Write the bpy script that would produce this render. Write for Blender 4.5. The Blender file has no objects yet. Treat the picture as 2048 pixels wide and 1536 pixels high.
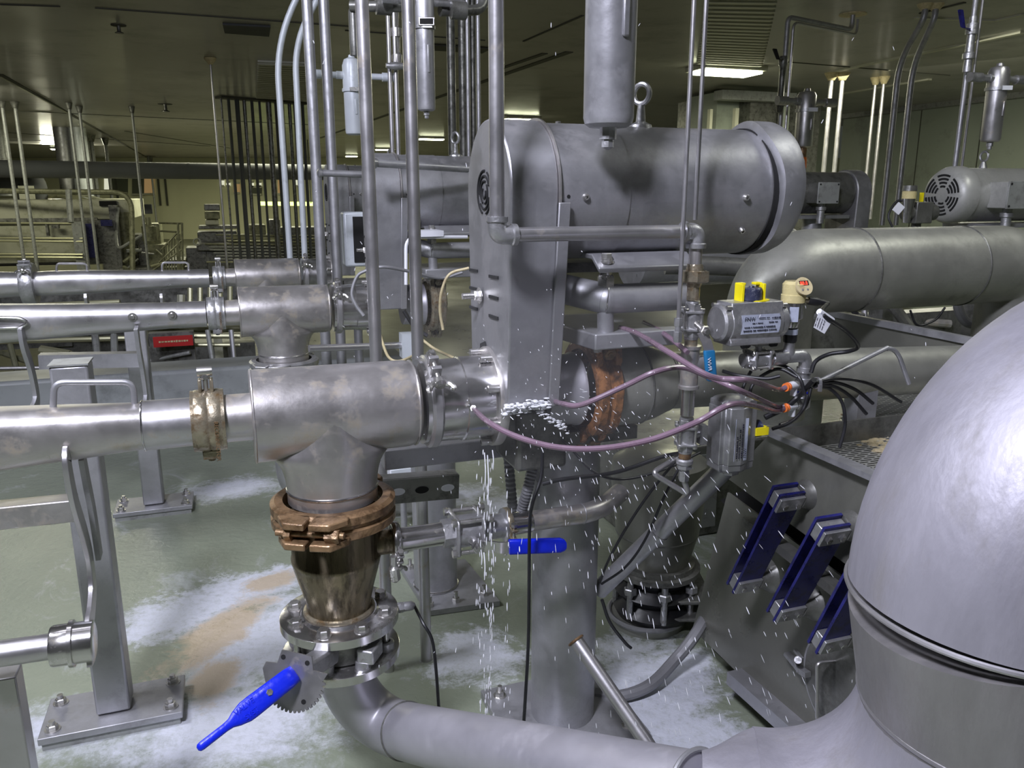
import bpy, bmesh, math, random
from mathutils import Vector, Matrix
random.seed(7)
C = bpy.context.scene.collection
# ---------------------------------------------------------------- camera
F = 1600.0
PITCH = math.atan((768-385)/F)
CAM = Vector((0, 0, 1.3))
cam_d = bpy.data.cameras.new('camera'); cam = bpy.data.objects.new('camera', cam_d); C.objects.link(cam)
cam.location = CAM; cam.rotation_euler = (math.pi/2-PITCH, 0, 0)
cam_d.sensor_width = 36; cam_d.lens = F/2048*36; cam_d.clip_start = 0.05; cam_d.clip_end = 200
sc = bpy.context.scene; sc.camera = cam
# ---------------------------------------------------------------- world, lights, exposure
w = bpy.data.worlds.new('world'); sc.world = w; w.use_nodes = True
w.node_tree.nodes['Background'].inputs[0].default_value = (.55, .6, .5, 1)
w.node_tree.nodes['Background'].inputs[1].default_value = 0.05
def area(name, loc, target, sx, sy, col, e, spread=math.pi):
    l = bpy.data.lights.new(name, 'AREA'); l.shape = 'RECTANGLE'; l.size = sx; l.size_y = sy
    l.color = col; l.energy = e; l.spread = spread
    o = bpy.data.objects.new(name, l); C.objects.link(o); o.location = loc
    o.rotation_euler = (Vector(target)-Vector(loc)).to_track_quat('-Z', 'Y').to_euler()
    return o
area('work_lamp', (-.80, -.35, 3.05), (.1, 1.9, .7), .42, .30, (.83, .84, 1.0), 100)
area('walkway_lamp', (-2.4, 1.2, 3.3), (-1.6, 3.2, 0), 1.2, .3, (.86, .88, 1.0), 62)
area('walkway_lamp', (2.6, 2.2, 3.3), (2.2, 2.6, 0), 1.2, .3, (.95, .97, .9), 18)
sc.view_settings.view_transform = 'Standard'; sc.view_settings.look = 'None'
sc.view_settings.gamma = 1; sc.view_settings.use_curve_mapping = False
sc.view_settings.exposure = 0.35
# ---------------------------------------------------------------- frame of the pump lines
FW = Vector((0, math.cos(PITCH), -math.sin(PITCH))); UP = Vector((0, math.sin(PITCH), math.cos(PITCH))); RT = Vector((1, 0, 0))
Z = Vector((0, 0, 1)); CEIL = 3.4
def pt(px, py, D): return CAM + D*(RT*((px-1024)/F) + UP*((768-py)/F) + FW)
def raydir(px, py): return RT*((px-1024)/F) + UP*((768-py)/F) + FW
ANG = math.radians(19.5)
E1 = Vector((math.cos(ANG), math.sin(ANG), 0)); E2 = Vector((-math.sin(ANG), math.cos(ANG), 0))
T1 = pt(650, 820, 1.55)
def hit(px, py, p, n):
    d = raydir(px, py); return CAM + d*((p-CAM).dot(n)/d.dot(n))
def LP(px, py, b=0.): return hit(px, py, T1+E2*b, E2)      # plane of a pump line, b metres behind the first
def LA(px, py, a): return hit(px, py, T1+E1*a, E1)
def FZ(px, py, z=0.): return hit(px, py, Vector((0, 0, z)), Z)
def YP(px, py, Y): return hit(px, py, Vector((0, Y, 0)), Vector((0, 1, 0)))
def W(a, b, z): v = T1+E1*a+E2*b; return Vector((v.x, v.y, z))
def aof(p): return (p-T1).dot(E1)
def bof(p): return (p-T1).dot(E2)
PZ = T1.z
# ---------------------------------------------------------------- mesh builder
def frame(ax):
    ax = ax.normalized(); h = Z if abs(ax.z) < .9 else Vector((1, 0, 0))
    u = h.cross(ax).normalized(); v = ax.cross(u); return u, v
def fillet(pts, r, n=6):
    pts = [Vector(p) for p in pts]; out = [pts[0]]
    for i in range(1, len(pts)-1):
        p, a, b = pts[i], pts[i-1], pts[i+1]
        d1 = a-p; d2 = b-p; rr = min(r, d1.length*.49, d2.length*.49)
        s = p+d1.normalized()*rr; e = p+d2.normalized()*rr
        for k in range(n+1):
            t = k/n; out.append(s*(1-t)**2+p*2*t*(1-t)+e*t*t)
    out.append(pts[-1]); return out
def spline(pts, n=8):
    pts = [Vector(p) for p in pts]; P = [pts[0]*2-pts[1]]+pts+[pts[-1]*2-pts[-2]]; out = []
    for i in range(1, len(P)-2):
        for k in range(n):
            t = k/n; a, b, c, d = P[i-1], P[i], P[i+1], P[i+2]
            out.append(.5*((2*b)+(-a+c)*t+(2*a-5*b+4*c-d)*t*t+(-a+3*b-3*c+d)*t**3))
    out.append(pts[-1]); return out
class MB:
    def __init__(s): s.bm = bmesh.new()
    def rings(s, rs, cap=True, closed=False):
        bm = s.bm; V = [[bm.verts.new(p) for p in r] for r in rs]; n = len(rs[0])
        m = len(V)
        for i in range(m-1 if not closed else m):
            A, B = V[i], V[(i+1) % m]
            for k in range(n): bm.faces.new((A[k], A[(k+1) % n], B[(k+1) % n], B[k]))
        if cap and not closed:
            bm.faces.new(list(reversed(V[0]))); bm.faces.new(V[-1])
        return s
    def lathe(s, p, ax, prof, seg=32, cap=True, rot=0., e=1.):
        ax = ax.normalized(); u, v = frame(ax); rs = []
        for t, r in prof:
            rs.append([p+ax*t+(u*math.cos(2*math.pi*k/seg+rot)*e+v*math.sin(2*math.pi*k/seg+rot))*max(r, 1e-5) for k in range(seg)])
        return s.rings(rs, cap)
    def ring(s, p, ax, r0, r1, h, seg=40):          # hollow band, centred on p
        ax = ax.normalized(); u, v = frame(ax); rs = []
        for t, r in ((-h/2, r0), (-h/2, r1), (h/2, r1), (h/2, r0)):
            rs.append([p+ax*t+(u*math.cos(2*math.pi*k/seg)+v*math.sin(2*math.pi*k/seg))*r for k in range(seg)])
        return s.rings(rs, closed=True)
    def torus(s, p, ax, R, r, seg=40, m=8):
        ax = ax.normalized(); u, v = frame(ax); rs = []
        for k in range(seg):
            d = u*math.cos(2*math.pi*k/seg)+v*math.sin(2*math.pi*k/seg)
            rs.append([p+d*(R+r*math.cos(2*math.pi*j/m))+ax*r*math.sin(2*math.pi*j/m) for j in range(m)])
        return s.rings(rs, closed=True)
    def cyl(s, p0, p1, r0, r1=None, seg=20):
        r1 = r0 if r1 is None else r1; d = p1-p0
        return s.lathe(p0, d, [(0, r0), (d.length, r1)], seg)
    def tube(s, pts, r, seg=12, cap=True):
        pts = [Vector(p) for p in pts]; n = len(pts)
        rr = r if isinstance(r, (list, tuple)) else [r]*n
        T = []
        for i in range(n):
            d = (pts[min(i+1, n-1)]-pts[max(i-1, 0)])
            T.append(d.normalized() if d.length > 1e-9 else Z)
        u, v = frame(T[0]); rs = []
        for i in range(n):
            u = (u-T[i]*u.dot(T[i])).normalized(); v = T[i].cross(u)
            rs.append([pts[i]+(u*math.cos(2*math.pi*k/seg)+v*math.sin(2*math.pi*k/seg))*rr[i] for k in range(seg)])
        return s.rings(rs, cap)
    def box(s, c, sx, sy, sz, ax=None):
        ax = ax or (E1, E2, Z); x, y, z = [Vector(a) for a in ax]
        q = [c+x*i*sx/2+y*j*sy/2+z*k*sz/2 for k in (-1, 1) for i, j in ((-1, -1), (1, -1), (1, 1), (-1, 1))]
        return s.rings([q[:4], q[4:]])
    def prism(s, pts, ext):
        ext = Vector(ext); pts = [Vector(p) for p in pts]
        return s.rings([pts, [p+ext for p in pts]])
    def bar(s, p0, p1, w, h, side=None):            # rectangular bar
        d = (p1-p0).normalized(); sd = (side or Z.cross(d)).normalized(); up = d.cross(sd).normalized(); sd = up.cross(d)
        f = lambda p: [p-sd*w/2-up*h/2, p+sd*w/2-up*h/2, p+sd*w/2+up*h/2, p-sd*w/2+up*h/2]
        return s.rings([f(p0), f(p1)])
    def strip(s, pts, w, th, side):                 # flat bar following pts; side = direction of its width
        side = Vector(side).normalized(); n = len(pts); rs = []
        for i in range(n):
            d = (pts[min(i+1, n-1)]-pts[max(i-1, 0)]).normalized(); nn = d.cross(side).normalized()
            p = pts[i]; rs.append([p-side*w/2-nn*th/2, p+side*w/2-nn*th/2, p+side*w/2+nn*th/2, p-side*w/2+nn*th/2])
        return s.rings(rs)
    def hexn(s, p, ax, r, h, rot=0.): return s.lathe(p, ax, [(0, r), (h*.85, r), (h, r*.86)], 6, rot=rot)
    def ball(s, p, r, seg=16, m=10, sc=(1, 1, 1)):
        pr = []
        rs = [[p+Vector((math.sin(math.pi*j/m)*math.cos(2*math.pi*k/seg)*r*sc[0], math.sin(math.pi*j/m)*math.sin(2*math.pi*k/seg)*r*sc[1], math.cos(math.pi*j/m)*r*sc[2])) for k in range(seg)] for j in [.02*m]+list(range(1, m))+[m*.98]]
        return s.rings(rs)
    def build(s, name, mat, parent=None, sharp=35, bevel=0, loc=None):
        bm = s.bm; bmesh.ops.recalc_face_normals(bm, faces=bm.faces)
        me = bpy.data.meshes.new(name)
        off = Vector((0, 0, 0))
        if parent is not None:
            q = parent
            while q is not None: off = off+Vector(q.location); q = q.parent
        elif loc is not None: off = Vector(loc)
        else:
            co = [v.co for v in bm.verts]
            off = Vector(((min(c.x for c in co)+max(c.x for c in co))/2, (min(c.y for c in co)+max(c.y for c in co))/2, min(c.z for c in co)))
        for v in bm.verts: v.co -= off
        bm.to_mesh(me); bm.free()
        me.shade_smooth(); me.set_sharp_from_angle(angle=math.radians(sharp))
        me.materials.append(mat)
        o = bpy.data.objects.new(name, me); C.objects.link(o)
        if parent is not None: o.parent = parent
        else: o.location = off
        if bevel:
            b = o.modifiers.new('bevel', 'BEVEL'); b.width = bevel; b.segments = 2; b.limit_method = 'ANGLE'; b.angle_limit = math.radians(40)
        return o
def tag(o, label, cat, group=None, kind=None):
    o['label'] = label; o['category'] = cat
    if group: o['group'] = group
    if kind: o['kind'] = kind
    return o
def thing(name, loc, label, cat, group=None):
    o = bpy.data.objects.new(name, None); C.objects.link(o); o.empty_display_size = .05
    o.location = Vector(loc); return tag(o, label, cat, group)
def struct(o): o['kind'] = 'structure'; return o
KIDS = {}
def children(o): return [c for c in bpy.data.objects if c.parent == o]
def copy_tree(o, off=Vector((0, 0, 0)), parent=None, label=None):
    c = o.copy(); C.objects.link(c)
    if parent is not None: c.parent = parent
    else: c.location = Vector(o.location)+Vector(off)
    if label: c['label'] = label
    for ch in children(o):
        if ch is not c and ch.name != c.name: copy_tree(ch, parent=c)
    return c
def text(txt, p, xdir, ydir, size, mat, name, parent, ext=.0004, align='LEFT'):
    cu = bpy.data.curves.new('t', 'FONT'); cu.body = txt; cu.size = size; cu.extrude = ext; cu.align_x = align
    to = bpy.data.objects.new('t', cu); C.objects.link(to)
    bpy.context.view_layer.update()
    me = bpy.data.meshes.new_from_object(to); bpy.data.objects.remove(to); bpy.data.curves.remove(cu)
    x = Vector(xdir).normalized(); y = Vector(ydir); y = (y-x*y.dot(x)).normalized(); n = x.cross(y)
    M = Matrix((x, y, n)).transposed()
    off = Vector((0, 0, 0)); q = parent
    while q is not None: off = off+Vector(q.location); q = q.parent
    for v in me.vertices: v.co = M @ v.co + Vector(p) - off
    me.materials.clear(); me.materials.append(mat)
    o = bpy.data.objects.new(name, me); C.objects.link(o); o.parent = parent; return o
def marks(p, xdir, ydir, length, h, m, name, parent, seed=1, th=.0003):
    """one line of unreadable small print: little dashes of uneven width"""
    rnd = random.Random(seed); x = Vector(xdir).normalized(); y = Vector(ydir); y = (y-x*y.dot(x)).normalized(); n = x.cross(y); mb = MB(); u = 0
    while u < length:
        w_ = rnd.uniform(.5, 1.1)*h; mb.box(Vector(p)+x*(u+w_/2)+y*h/2+n*th, w_, h*rnd.uniform(.6, 1.), th, (x, y, n)); u += w_+h*(.25 if rnd.random() < .8 else .9)
    return mb.build(name, m, parent)
# ---------------------------------------------------------------- materials
def mat(name, col, rough=.5, metal=0., var=.0, vscale=6., col2=None, amt=.5, bump=0., bscale=40., spots=0., coat=0., emit=None, es=1., stretch=None, trans=0., rvar=.1, alpha=1.):
    m = bpy.data.materials.new(name); m.use_nodes = True; nt = m.node_tree; N = nt.nodes; L = nt.links
    b = N['Principled BSDF']
    b.inputs['Metallic'].default_value = metal; b.inputs['Roughness'].default_value = rough
    b.inputs['Base Color'].default_value = (*col, 1)
    if coat: b.inputs['Coat Weight'].default_value = coat; b.inputs['Coat Roughness'].default_value = .15
    if trans: b.inputs['Transmission Weight'].default_value = trans
    if alpha < 1: b.inputs['Alpha'].default_value = alpha
    if emit: b.inputs['Emission Color'].default_value = (*emit, 1); b.inputs['Emission Strength'].default_value = es
    tc = N.new('ShaderNodeTexCoord'); mp = N.new('ShaderNodeMapping'); L.new(tc.outputs['Object'], mp.inputs[0])
    if stretch: mp.inputs['Scale'].default_value = stretch
    if var or col2:
        n = N.new('ShaderNodeTexNoise'); n.inputs['Scale'].default_value = vscale; n.inputs['Detail'].default_value = 6; n.inputs['Roughness'].default_value = .62
        L.new(mp.outputs[0], n.inputs['Vector'])
        r = N.new('ShaderNodeMapRange'); r.inputs[1].default_value = .3; r.inputs[2].default_value = .7
        r.inputs[3].default_value = 1-var; r.inputs[4].default_value = 1+var; L.new(n.outputs[0], r.inputs[0])
        mx = N.new('ShaderNodeMix'); mx.data_type = 'RGBA'; mx.blend_type = 'MULTIPLY'; mx.inputs[0].default_value = 1
        mx.inputs[6].default_value = (*col, 1); L.new(r.outputs[0], mx.inputs[7]); out = mx.outputs[2]
        rr = N.new('ShaderNodeMapRange'); rr.inputs[1].default_value = .3; rr.inputs[2].default_value = .7
        rr.inputs[3].default_value = max(.02, rough-rvar); rr.inputs[4].default_value = min(1, rough+rvar); L.new(n.outputs[0], rr.inputs[0]); L.new(rr.outputs[0], b.inputs['Roughness'])
        if col2:
            n2 = N.new('ShaderNodeTexNoise'); n2.inputs['Scale'].default_value = vscale*1.7; n2.inputs['Detail'].default_value = 8; n2.inputs['Roughness'].default_value = .7
            mp2 = N.new('ShaderNodeMapping'); mp2.inputs['Location'].default_value = (3.1, 1.7, 5.3); L.new(mp.outputs[0], mp2.inputs[0]); L.new(mp2.outputs[0], n2.inputs['Vector'])
            r2 = N.new('ShaderNodeMapRange'); r2.inputs[1].default_value = .62-amt*.3; r2.inputs[2].default_value = .78-amt*.3; L.new(n2.outputs[0], r2.inputs[0])
            m2 = N.new('ShaderNodeMix'); m2.data_type = 'RGBA'; L.new(r2.outputs[0], m2.inputs[0]); L.new(out, m2.inputs[6]); m2.inputs[7].default_value = (*col2, 1); out = m2.outputs[2]
            if metal > .3:
                mm = N.new('ShaderNodeMapRange'); mm.inputs[3].default_value = metal; mm.inputs[4].default_value = metal*.45; L.new(r2.outputs[0], mm.inputs[0]); L.new(mm.outputs[0], b.inputs['Metallic'])
        L.new(out, b.inputs['Base Color'])
    if bump:
        n3 = N.new('ShaderNodeTexNoise'); n3.inputs['Scale'].default_value = bscale; n3.inputs['Detail'].default_value = 4; L.new(mp.outputs[0], n3.inputs['Vector'])
        bp = N.new('ShaderNodeBump'); bp.inputs['Strength'].default_value = bump; bp.inputs['Distance'].default_value = .01; L.new(n3.outputs[0], bp.inputs['Height']); L.new(bp.outputs[0], b.inputs['Normal'])
    return m
M = {}
M['steel'] = mat('stainless_steel', (.50, .49, .50), .36, .85, .10, 9, (.40, .35, .27), .12, bump=.03)
M['dull'] = mat('dull_stainless', (.42, .42, .44), .46, .75, .14, 7, (.30, .30, .31), .45, bump=.05)
M['wet'] = mat('wet_stainless', (.47, .46, .50), .46, .6, .07, 8, (.40, .39, .42), .25, bump=.03, bscale=50)
M['tan'] = mat('stained_stainless', (.50, .48, .47), .35, .8, .12, 11, (.42, .37, .29), .30, bump=.05)
M['brown'] = mat('brown_streaked_steel', (.24, .20, .13), .30, .65, .35, 9, (.055, .042, .022), .6, bump=.1, stretch=(2.2, 2.2, .35))
M['rust'] = mat('rusted_casting', (.30, .19, .10), .34, .45, .3, 18, (.09, .05, .022), .55, bump=.25, bscale=60)
M['rustwet'] = mat('wet_rusted_casting', (.33, .15, .06), .25, .35, .4, 22, (.05, .03, .02), .5, bump=.3, bscale=60)
M['bronze'] = mat('tarnished_clamp', (.34, .30, .22), .3, .7, .3, 26, (.14, .09, .04), .5, bump=.15, bscale=80)
M['shiny'] = mat('polished_steel', (.58, .57, .57), .2, .95, .08, 14, (.42, .38, .26), .15)
M['bolt'] = mat('bolt_steel', (.55, .54, .52), .3, .9, .1, 30)
M['cast'] = mat('cast_stainless', (.45, .45, .46), .4, .8, .15, 30, (.2, .19, .17), .25, bump=.12, bscale=90)
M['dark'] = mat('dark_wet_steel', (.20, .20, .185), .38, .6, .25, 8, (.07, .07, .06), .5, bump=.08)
M['plate'] = mat('wet_olive_plate', (.23, .23, .20), .34, .6, .10, 3, (.17, .17, .145), .4, bump=.03)
M['motorb'] = mat('light_grey_motor_paint', (.44, .44, .42), .42, .35, .08, 6, (.33, .33, .31), .4)
M['olive'] = mat('olive_stained_steel', (.40, .40, .36), .44, .6, .14, 5, (.27, .27, .23), .4, bump=.05)
M['guard'] = mat('matte_guard_steel', (.36, .36, .375), .43, .75, .14, 5, (.25, .245, .25), .5, bump=.05)
M['white'] = mat('white_painted_housing', (.62, .66, .70), .42, .15, .06, 10, (.45, .48, .5), .2)
M['grey'] = mat('grey_paint', (.33, .34, .33), .5, .2, .12, 8, (.2, .2, .19), .4)
M['bluehandle'] = mat('blue_vinyl_sleeve', (.005, .02, .62), .32, 0, .05, 20, bump=.08, bscale=120)
M['teal'] = mat('teal_lever_sleeve', (.01, .16, .36), .35, 0, .1, 30)
M['navy'] = mat('navy_composite', (.015, .016, .13), .32, 0, .2, 20, (.008, .008, .05), .5)
M['yellow'] = mat('yellow_plastic', (.85, .72, .01), .35)
M['black'] = mat('black_rubber', (.012, .012, .014), .4, 0, .3, 30)
M['cap'] = mat('scuffed_navy_cap', (.03, .035, .07), .4, 0, .3, 60, (.25, .26, .3), .25)
M['hose'] = mat('mauve_air_hose', (.19, .125, .165), .3, 0, .08, 20, coat=.25)
M['whitep'] = mat('white_plastic', (.72, .73, .78), .35)
M['orange'] = mat('orange_plastic', (.85, .20, .04), .4)
M['amber'] = mat('amber_housing', (.60, .52, .26), .25, 0, .1, 40, coat=.5)
M['red'] = mat('red_paint', (.45, .02, .02), .4)
M['redled'] = mat('red_display', (.3, .01, .01), .3, emit=(1, .06, .03), es=2.2)
M['label'] = mat('silver_label', (.52, .56, .68), .35, .2, .08, 40, (.35, .38, .5), .3)
M['ink'] = mat('black_ink', (.015, .015, .03), .5)
M['slot'] = mat('slot_and_shade_black', (.008, .008, .008), .9)
M['hosegrey'] = mat('grey_conduit', (.22, .22, .23), .45, .2, .1, 20)
M['cream'] = mat('cream_plastic', (.55, .47, .27), .5, 0, .2, 20, (.35, .25, .12), .3)
M['copper'] = mat('olive_back_machine', (.26, .26, .17), .5, .4, .2, 5, (.12, .12, .07), .5)
M['backpipe'] = mat('dark_grey_header', (.085, .09, .095), .75, .0, .1, 3)
M['beige'] = mat('beige_panels', (.46, .46, .36), .45, .2, .1, 2, (.3, .3, .2), .4)
M['rail'] = mat('yellow_lit_rail', (.55, .54, .36), .3, .6)
M['food'] = mat('wet_starch_crumbs', (.5, .42, .26), .6, 0, .3, 80)
M['drop'] = mat('water_drops', (.95, .96, 1.), .1, 0, trans=.25)
M['bigpipe'] = mat('drip_streaked_stainless', (.33, .32, .36), .52, .45, .12, 6, (.24, .23, .24), .36, bump=.10, bscale=55, stretch=(1.6, 1.6, .5))
M['band'] = mat('dull_grey_spool', (.30, .29, .29), .42, .65, .2, 6, (.20, .19, .18), .45, bump=.08, bscale=50, stretch=(1.6, 1.6, .4))
M['lampw'] = mat('lamp_diffuser', (.9, .95, .7), .5, emit=(.97, 1, .68), es=12)
M['lampg'] = mat('green_tube', (.6, .8, .2), .5, emit=(.70, .95, .16), es=3.5)
M['winlit'] = mat('lit_office_window', (.5, .5, .4), .3, emit=(.95, .95, .75), es=.5)
M['winorange'] = mat('orange_blind', (.5, .32, .16), .5, emit=(.7, .45, .2), es=.18)
M['windark'] = mat('window_glass', (.12, .13, .10), .1, coat=.5)
sc.cycles.use_denoising = True
# ================================================================ ROOM
def quad(name, pts, m, th=None):
    mb = MB(); pts = [Vector(p) for p in pts]
    n = (pts[1]-pts[0]).cross(pts[2]-pts[0]).normalized()
    mb.prism(pts, n*(th or .1)); return struct(mb.build(name, m))
# floor: green epoxy under a film of water with drifts of foam and starch
def floor_material():
    m = bpy.data.materials.new('wet_green_floor'); m.use_nodes = True; N = m.node_tree.nodes; L = m.node_tree.links; b = N['Principled BSDF']
    g = N.new('ShaderNodeNewGeometry'); mp = N.new('ShaderNodeMapping'); L.new(g.outputs['Position'], mp.inputs[0])
    def noise(sc_, det, loc=(0, 0, 0), rough=.6, dist=0.):
        q = N.new('ShaderNodeMapping'); q.inputs['Location'].default_value = loc; L.new(g.outputs['Position'], q.inputs[0])
        n = N.new('ShaderNodeTexNoise'); n.inputs['Scale'].default_value = sc_; n.inputs['Detail'].default_value = det; n.inputs['Roughness'].default_value = rough; n.inputs['Distortion'].default_value = dist
        L.new(q.outputs[0], n.inputs['Vector']); return n.outputs[0]
    def mr(v, a, b_, c=0., d=1.):
        r = N.new('ShaderNodeMapRange'); r.inputs[1].default_value = a; r.inputs[2].default_value = b_; r.inputs[3].default_value = c; r.inputs[4].default_value = d; L.new(v, r.inputs[0]); return r.outputs[0]
    def mth(op, a, b_):
        n = N.new('ShaderNodeMath'); n.operation = op; n.use_clamp = op == 'ADD'
        for i, q in enumerate((a, b_)):
            if isinstance(q, float): n.inputs[i].default_value = q
            else: L.new(q, n.inputs[i])
        return n.outputs[0]
    def mix(f, a, b_):
        x = N.new('ShaderNodeMix'); x.data_type = 'RGBA'; L.new(f, x.inputs[0])
        for i, q in ((6, a), (7, b_)):
            if isinstance(q, tuple): x.inputs[i].default_value = (*q, 1)
            else: L.new(q, x.inputs[i])
        return x.outputs[2]
    def blob(c, rx, ry, ang, soft=.5):                 # 1 inside an elliptical drift of foam, with ragged edge
        q = N.new('ShaderNodeMapping'); q.vector_type = 'TEXTURE'; q.inputs['Location'].default_value = (c.x, c.y, 0); q.inputs['Rotation'].default_value = (0, 0, ang); q.inputs['Scale'].default_value = (rx, ry, 1e3)
        L.new(g.outputs['Position'], q.inputs[0])
        ln = N.new('ShaderNodeVectorMath'); ln.operation = 'LENGTH'; L.new(q.outputs[0], ln.inputs[0])
        d = mth('ADD', ln.outputs['Value'], mr(fine0, .3, .7, -.22, .22))
        N[d.node.name].use_clamp = False
        d2 = mth('ADD', d, mr(n_edge, .25, .75, -.75, .75)); N[d2.node.name].use_clamp = False
        return mr(d2, 1+soft*.5, 1-soft*.5)
    n_edge = noise(5.5, 8, (2, 1, 0), .72, .35); fine0 = noise(45, 6, (5, 1, 0), .8)
    def at(px, py): return FZ(px, py, 0)
    def seg(p, q, wid, soft=.5):
        p = at(*p); q = at(*q); d = q-p; return blob((p+q)/2, d.length/2*1.1, wid, math.atan2(d.y, d.x), soft)
    foams = [seg((230, 1270), (590, 1150), .13), seg((430, 1400), (600, 1200), .16, .7), seg((250, 1490), (640, 1400), .17, .8), seg((0, 1480), (230, 1440), .12, .9),
             seg((860, 1320), (1040, 1300), .13), seg((1200, 1330), (1420, 1400), .22), seg((1250, 1480), (1420, 1420), .25), seg((380, 985), (540, 970), .12, .9), seg((740, 1020), (960, 985), .12, .8), seg((930, 1050), (1060, 1000), .16, .9), seg((380, 1440), (560, 1480), .12, .9)]
    tans = [seg((360, 1330), (520, 1190), .075), seg((500, 1180), (585, 1150), .05), seg((400, 1400), (460, 1320), .06, .6)]
    f = foams[0]
    for q in foams[1:]: f = mth('MAXIMUM', f, q)
    t = tans[0]
    for q in tans[1:]: t = mth('MAXIMUM', t, q)
    fine = noise(38, 8, (0, 4, 0), .8)
    f = mth('MULTIPLY', f, mr(fine, .25, .52, .45, 1.))
    wisps = mth('MULTIPLY', mr(noise(3.2, 8, (7, 3, 0), .75, .8), .56, .68), .35)
    f = mth('MAXIMUM', f, wisps)
    base = mix(mr(noise(.8, 3, (0, 0, 0)), .35, .65), (.27, .30, .22), (.21, .235, .175))
    base = mix(mr(noise(30, 6, (1, 2, 0), .8), .60, .74, 0, .4), base, (.10, .10, .07))
    col = mix(f, base, (.60, .62, .68)); col = mix(mth('MULTIPLY', t, .85), col, (.50, .40, .27))
    L.new(col, b.inputs['Base Color'])
    L.new(mr(f, 0, 1, .10, .55), b.inputs['Roughness'])
    bp = N.new('ShaderNodeBump'); bp.inputs['Strength'].default_value = .35; bp.inputs['Distance'].default_value = .02
    hh = mth('ADD', mth('MULTIPLY', noise(26, 3, (0, 0, 0), .5, .6), .5), mth('MULTIPLY', fine, .25)); L.new(hh, bp.inputs['Height']); L.new(bp.outputs[0], b.inputs['Normal'])
    return m
M['floor'] = floor_material()
M['ceiling'] = mat('cream_ceiling_panels', (.38, .37, .345), .38, .0, .12, .6, (.27, .26, .24), .4, bump=.02, bscale=2, coat=.15)
M['wall'] = mat('green_grey_wall', (.34, .38, .32), .5, 0, .08, .7, (.24, .26, .22), .3)
M['wallb'] = mat('cream_back_wall', (.62, .62, .42), .6, 0, .08, .3)
M['pit'] = mat('dark_olive_concrete', (.10, .10, .075), .35, 0, .2, 1)
M['seam'] = mat('dark_ceiling_seam', (.07, .07, .055), .7)
M['strip'] = mat('cream_ceiling_strip', (.50, .50, .40), .5)
M['curb'] = mat('grey_curb', (.27, .285, .29), .5, 0, .15, 2, (.17, .18, .18), .3)
M['louver'] = mat('ribbed_vent', (.35, .35, .28), .35, .3)
def R(a, b, z=0.): return W(a, b, z)

quad('ceiling', [R(-60, -6, CEIL), R(19, -6, CEIL), R(19, 75, CEIL), R(-60, 75, CEIL)], M['ceiling'], .2)
wr = FZ(1690, 230, CEIL); wa = aof(FZ(2046, 185, CEIL)); wa = (aof(wr)+wa)/2
def wallq(name, p, q, m, z0=-1.7, z1=CEIL, th=.2):
    d = (q-p).normalized(); n = Vector((-d.y, d.x, 0))*th
    mb = MB(); a = Vector((p.x, p.y, z0)); b = Vector((q.x, q.y, z0)); mb.prism([a, b, b+n, a+n], (0, 0, z1-z0)); return struct(mb.build(name, m))
wb = bof(wr)
wallq('wall_right', W(wa, -6, 0), W(wa, wb, 0), M['wall'], th=-.25)
wallq('wall_back', Vector((-70, 52, 0)), Vector((30, 52, 0)), M['wallb'], th=.3)
wallq('wall_front', W(-60, -6, 0), W(wa, -6, 0), M['wall'], th=-.3)
wallq('wall_left', W(-60, -6, 0), W(-60, 75, 0), M['wall'], th=.3)
# ceiling seams and strips
def seam(name, p, q, wd, m, dz=.012):
    p = FZ(*p, CEIL); q = FZ(*q, CEIL); mb = MB(); mb.bar(p-Z*dz/2, q-Z*dz/2, wd, dz); struct(mb.build(name, m))
n_ = [0]
def trim(p, q, wd, m, dz=.012): n_[0] += 1; seam('trim_%d' % n_[0], p, q, wd, m, dz)
trim((0, 148), (300, 318), .10, M['seam'])
trim((0, 152), (135, 225), .05, M['strip'], .02)
trim((0, 220), (640, 250), .03, M['seam'])
trim((190, 15), (700, 52), .02, M['seam'])
trim((0, 8), (120, 12), .02, M['seam'])
trim((690, 60), (970, 80), .02, M['seam'])
trim((1166, 30), (1047, 82), .03, M['seam'])
trim((1139, 103), (640, 276), .13, M['seam'])
trim((1090, 106), (1000, 137), .10, M['seam'])
trim((1674, 140), (2046, 62), .09, M['strip'], .03)
trim((1680, 187), (1860, 157), .09, M['strip'], .03)
trim((1830, 34), (1990, 40), .05, M['strip'], .02)
trim((1990, 40), (2046, 27), .05, M['strip'], .02)
trim((1560, 122), (1900, 150), .02, M['seam'])
trim((1840, 26), (1930, 4), .04, M['seam'])
trim((0, 264), (420, 292), .05, M['seam'])
trim((250, 262), (460, 296), .06, M['seam'])
trim((20, 281), (85, 281), .25, M['seam'])
# cornice between wall and ceiling on the right
mb = MB(); mb.bar(W(wa-.12, -5, CEIL-.06), W(wa-.12, wb, CEIL-.06), .22, .12); struct(mb.build('trim_cornice', M['grey']))
# vertical joints of the right wall panels
for k, px in enumerate((1960, 1838)):
    p = hit(px, 280, W(wa, 0, 0), E1); mb = MB(); mb.box(Vector((p.x, p.y, 1.7))-E1*.015, .01, .02, 3.2); struct(mb.build('trim_joint', M['seam']))
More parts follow.
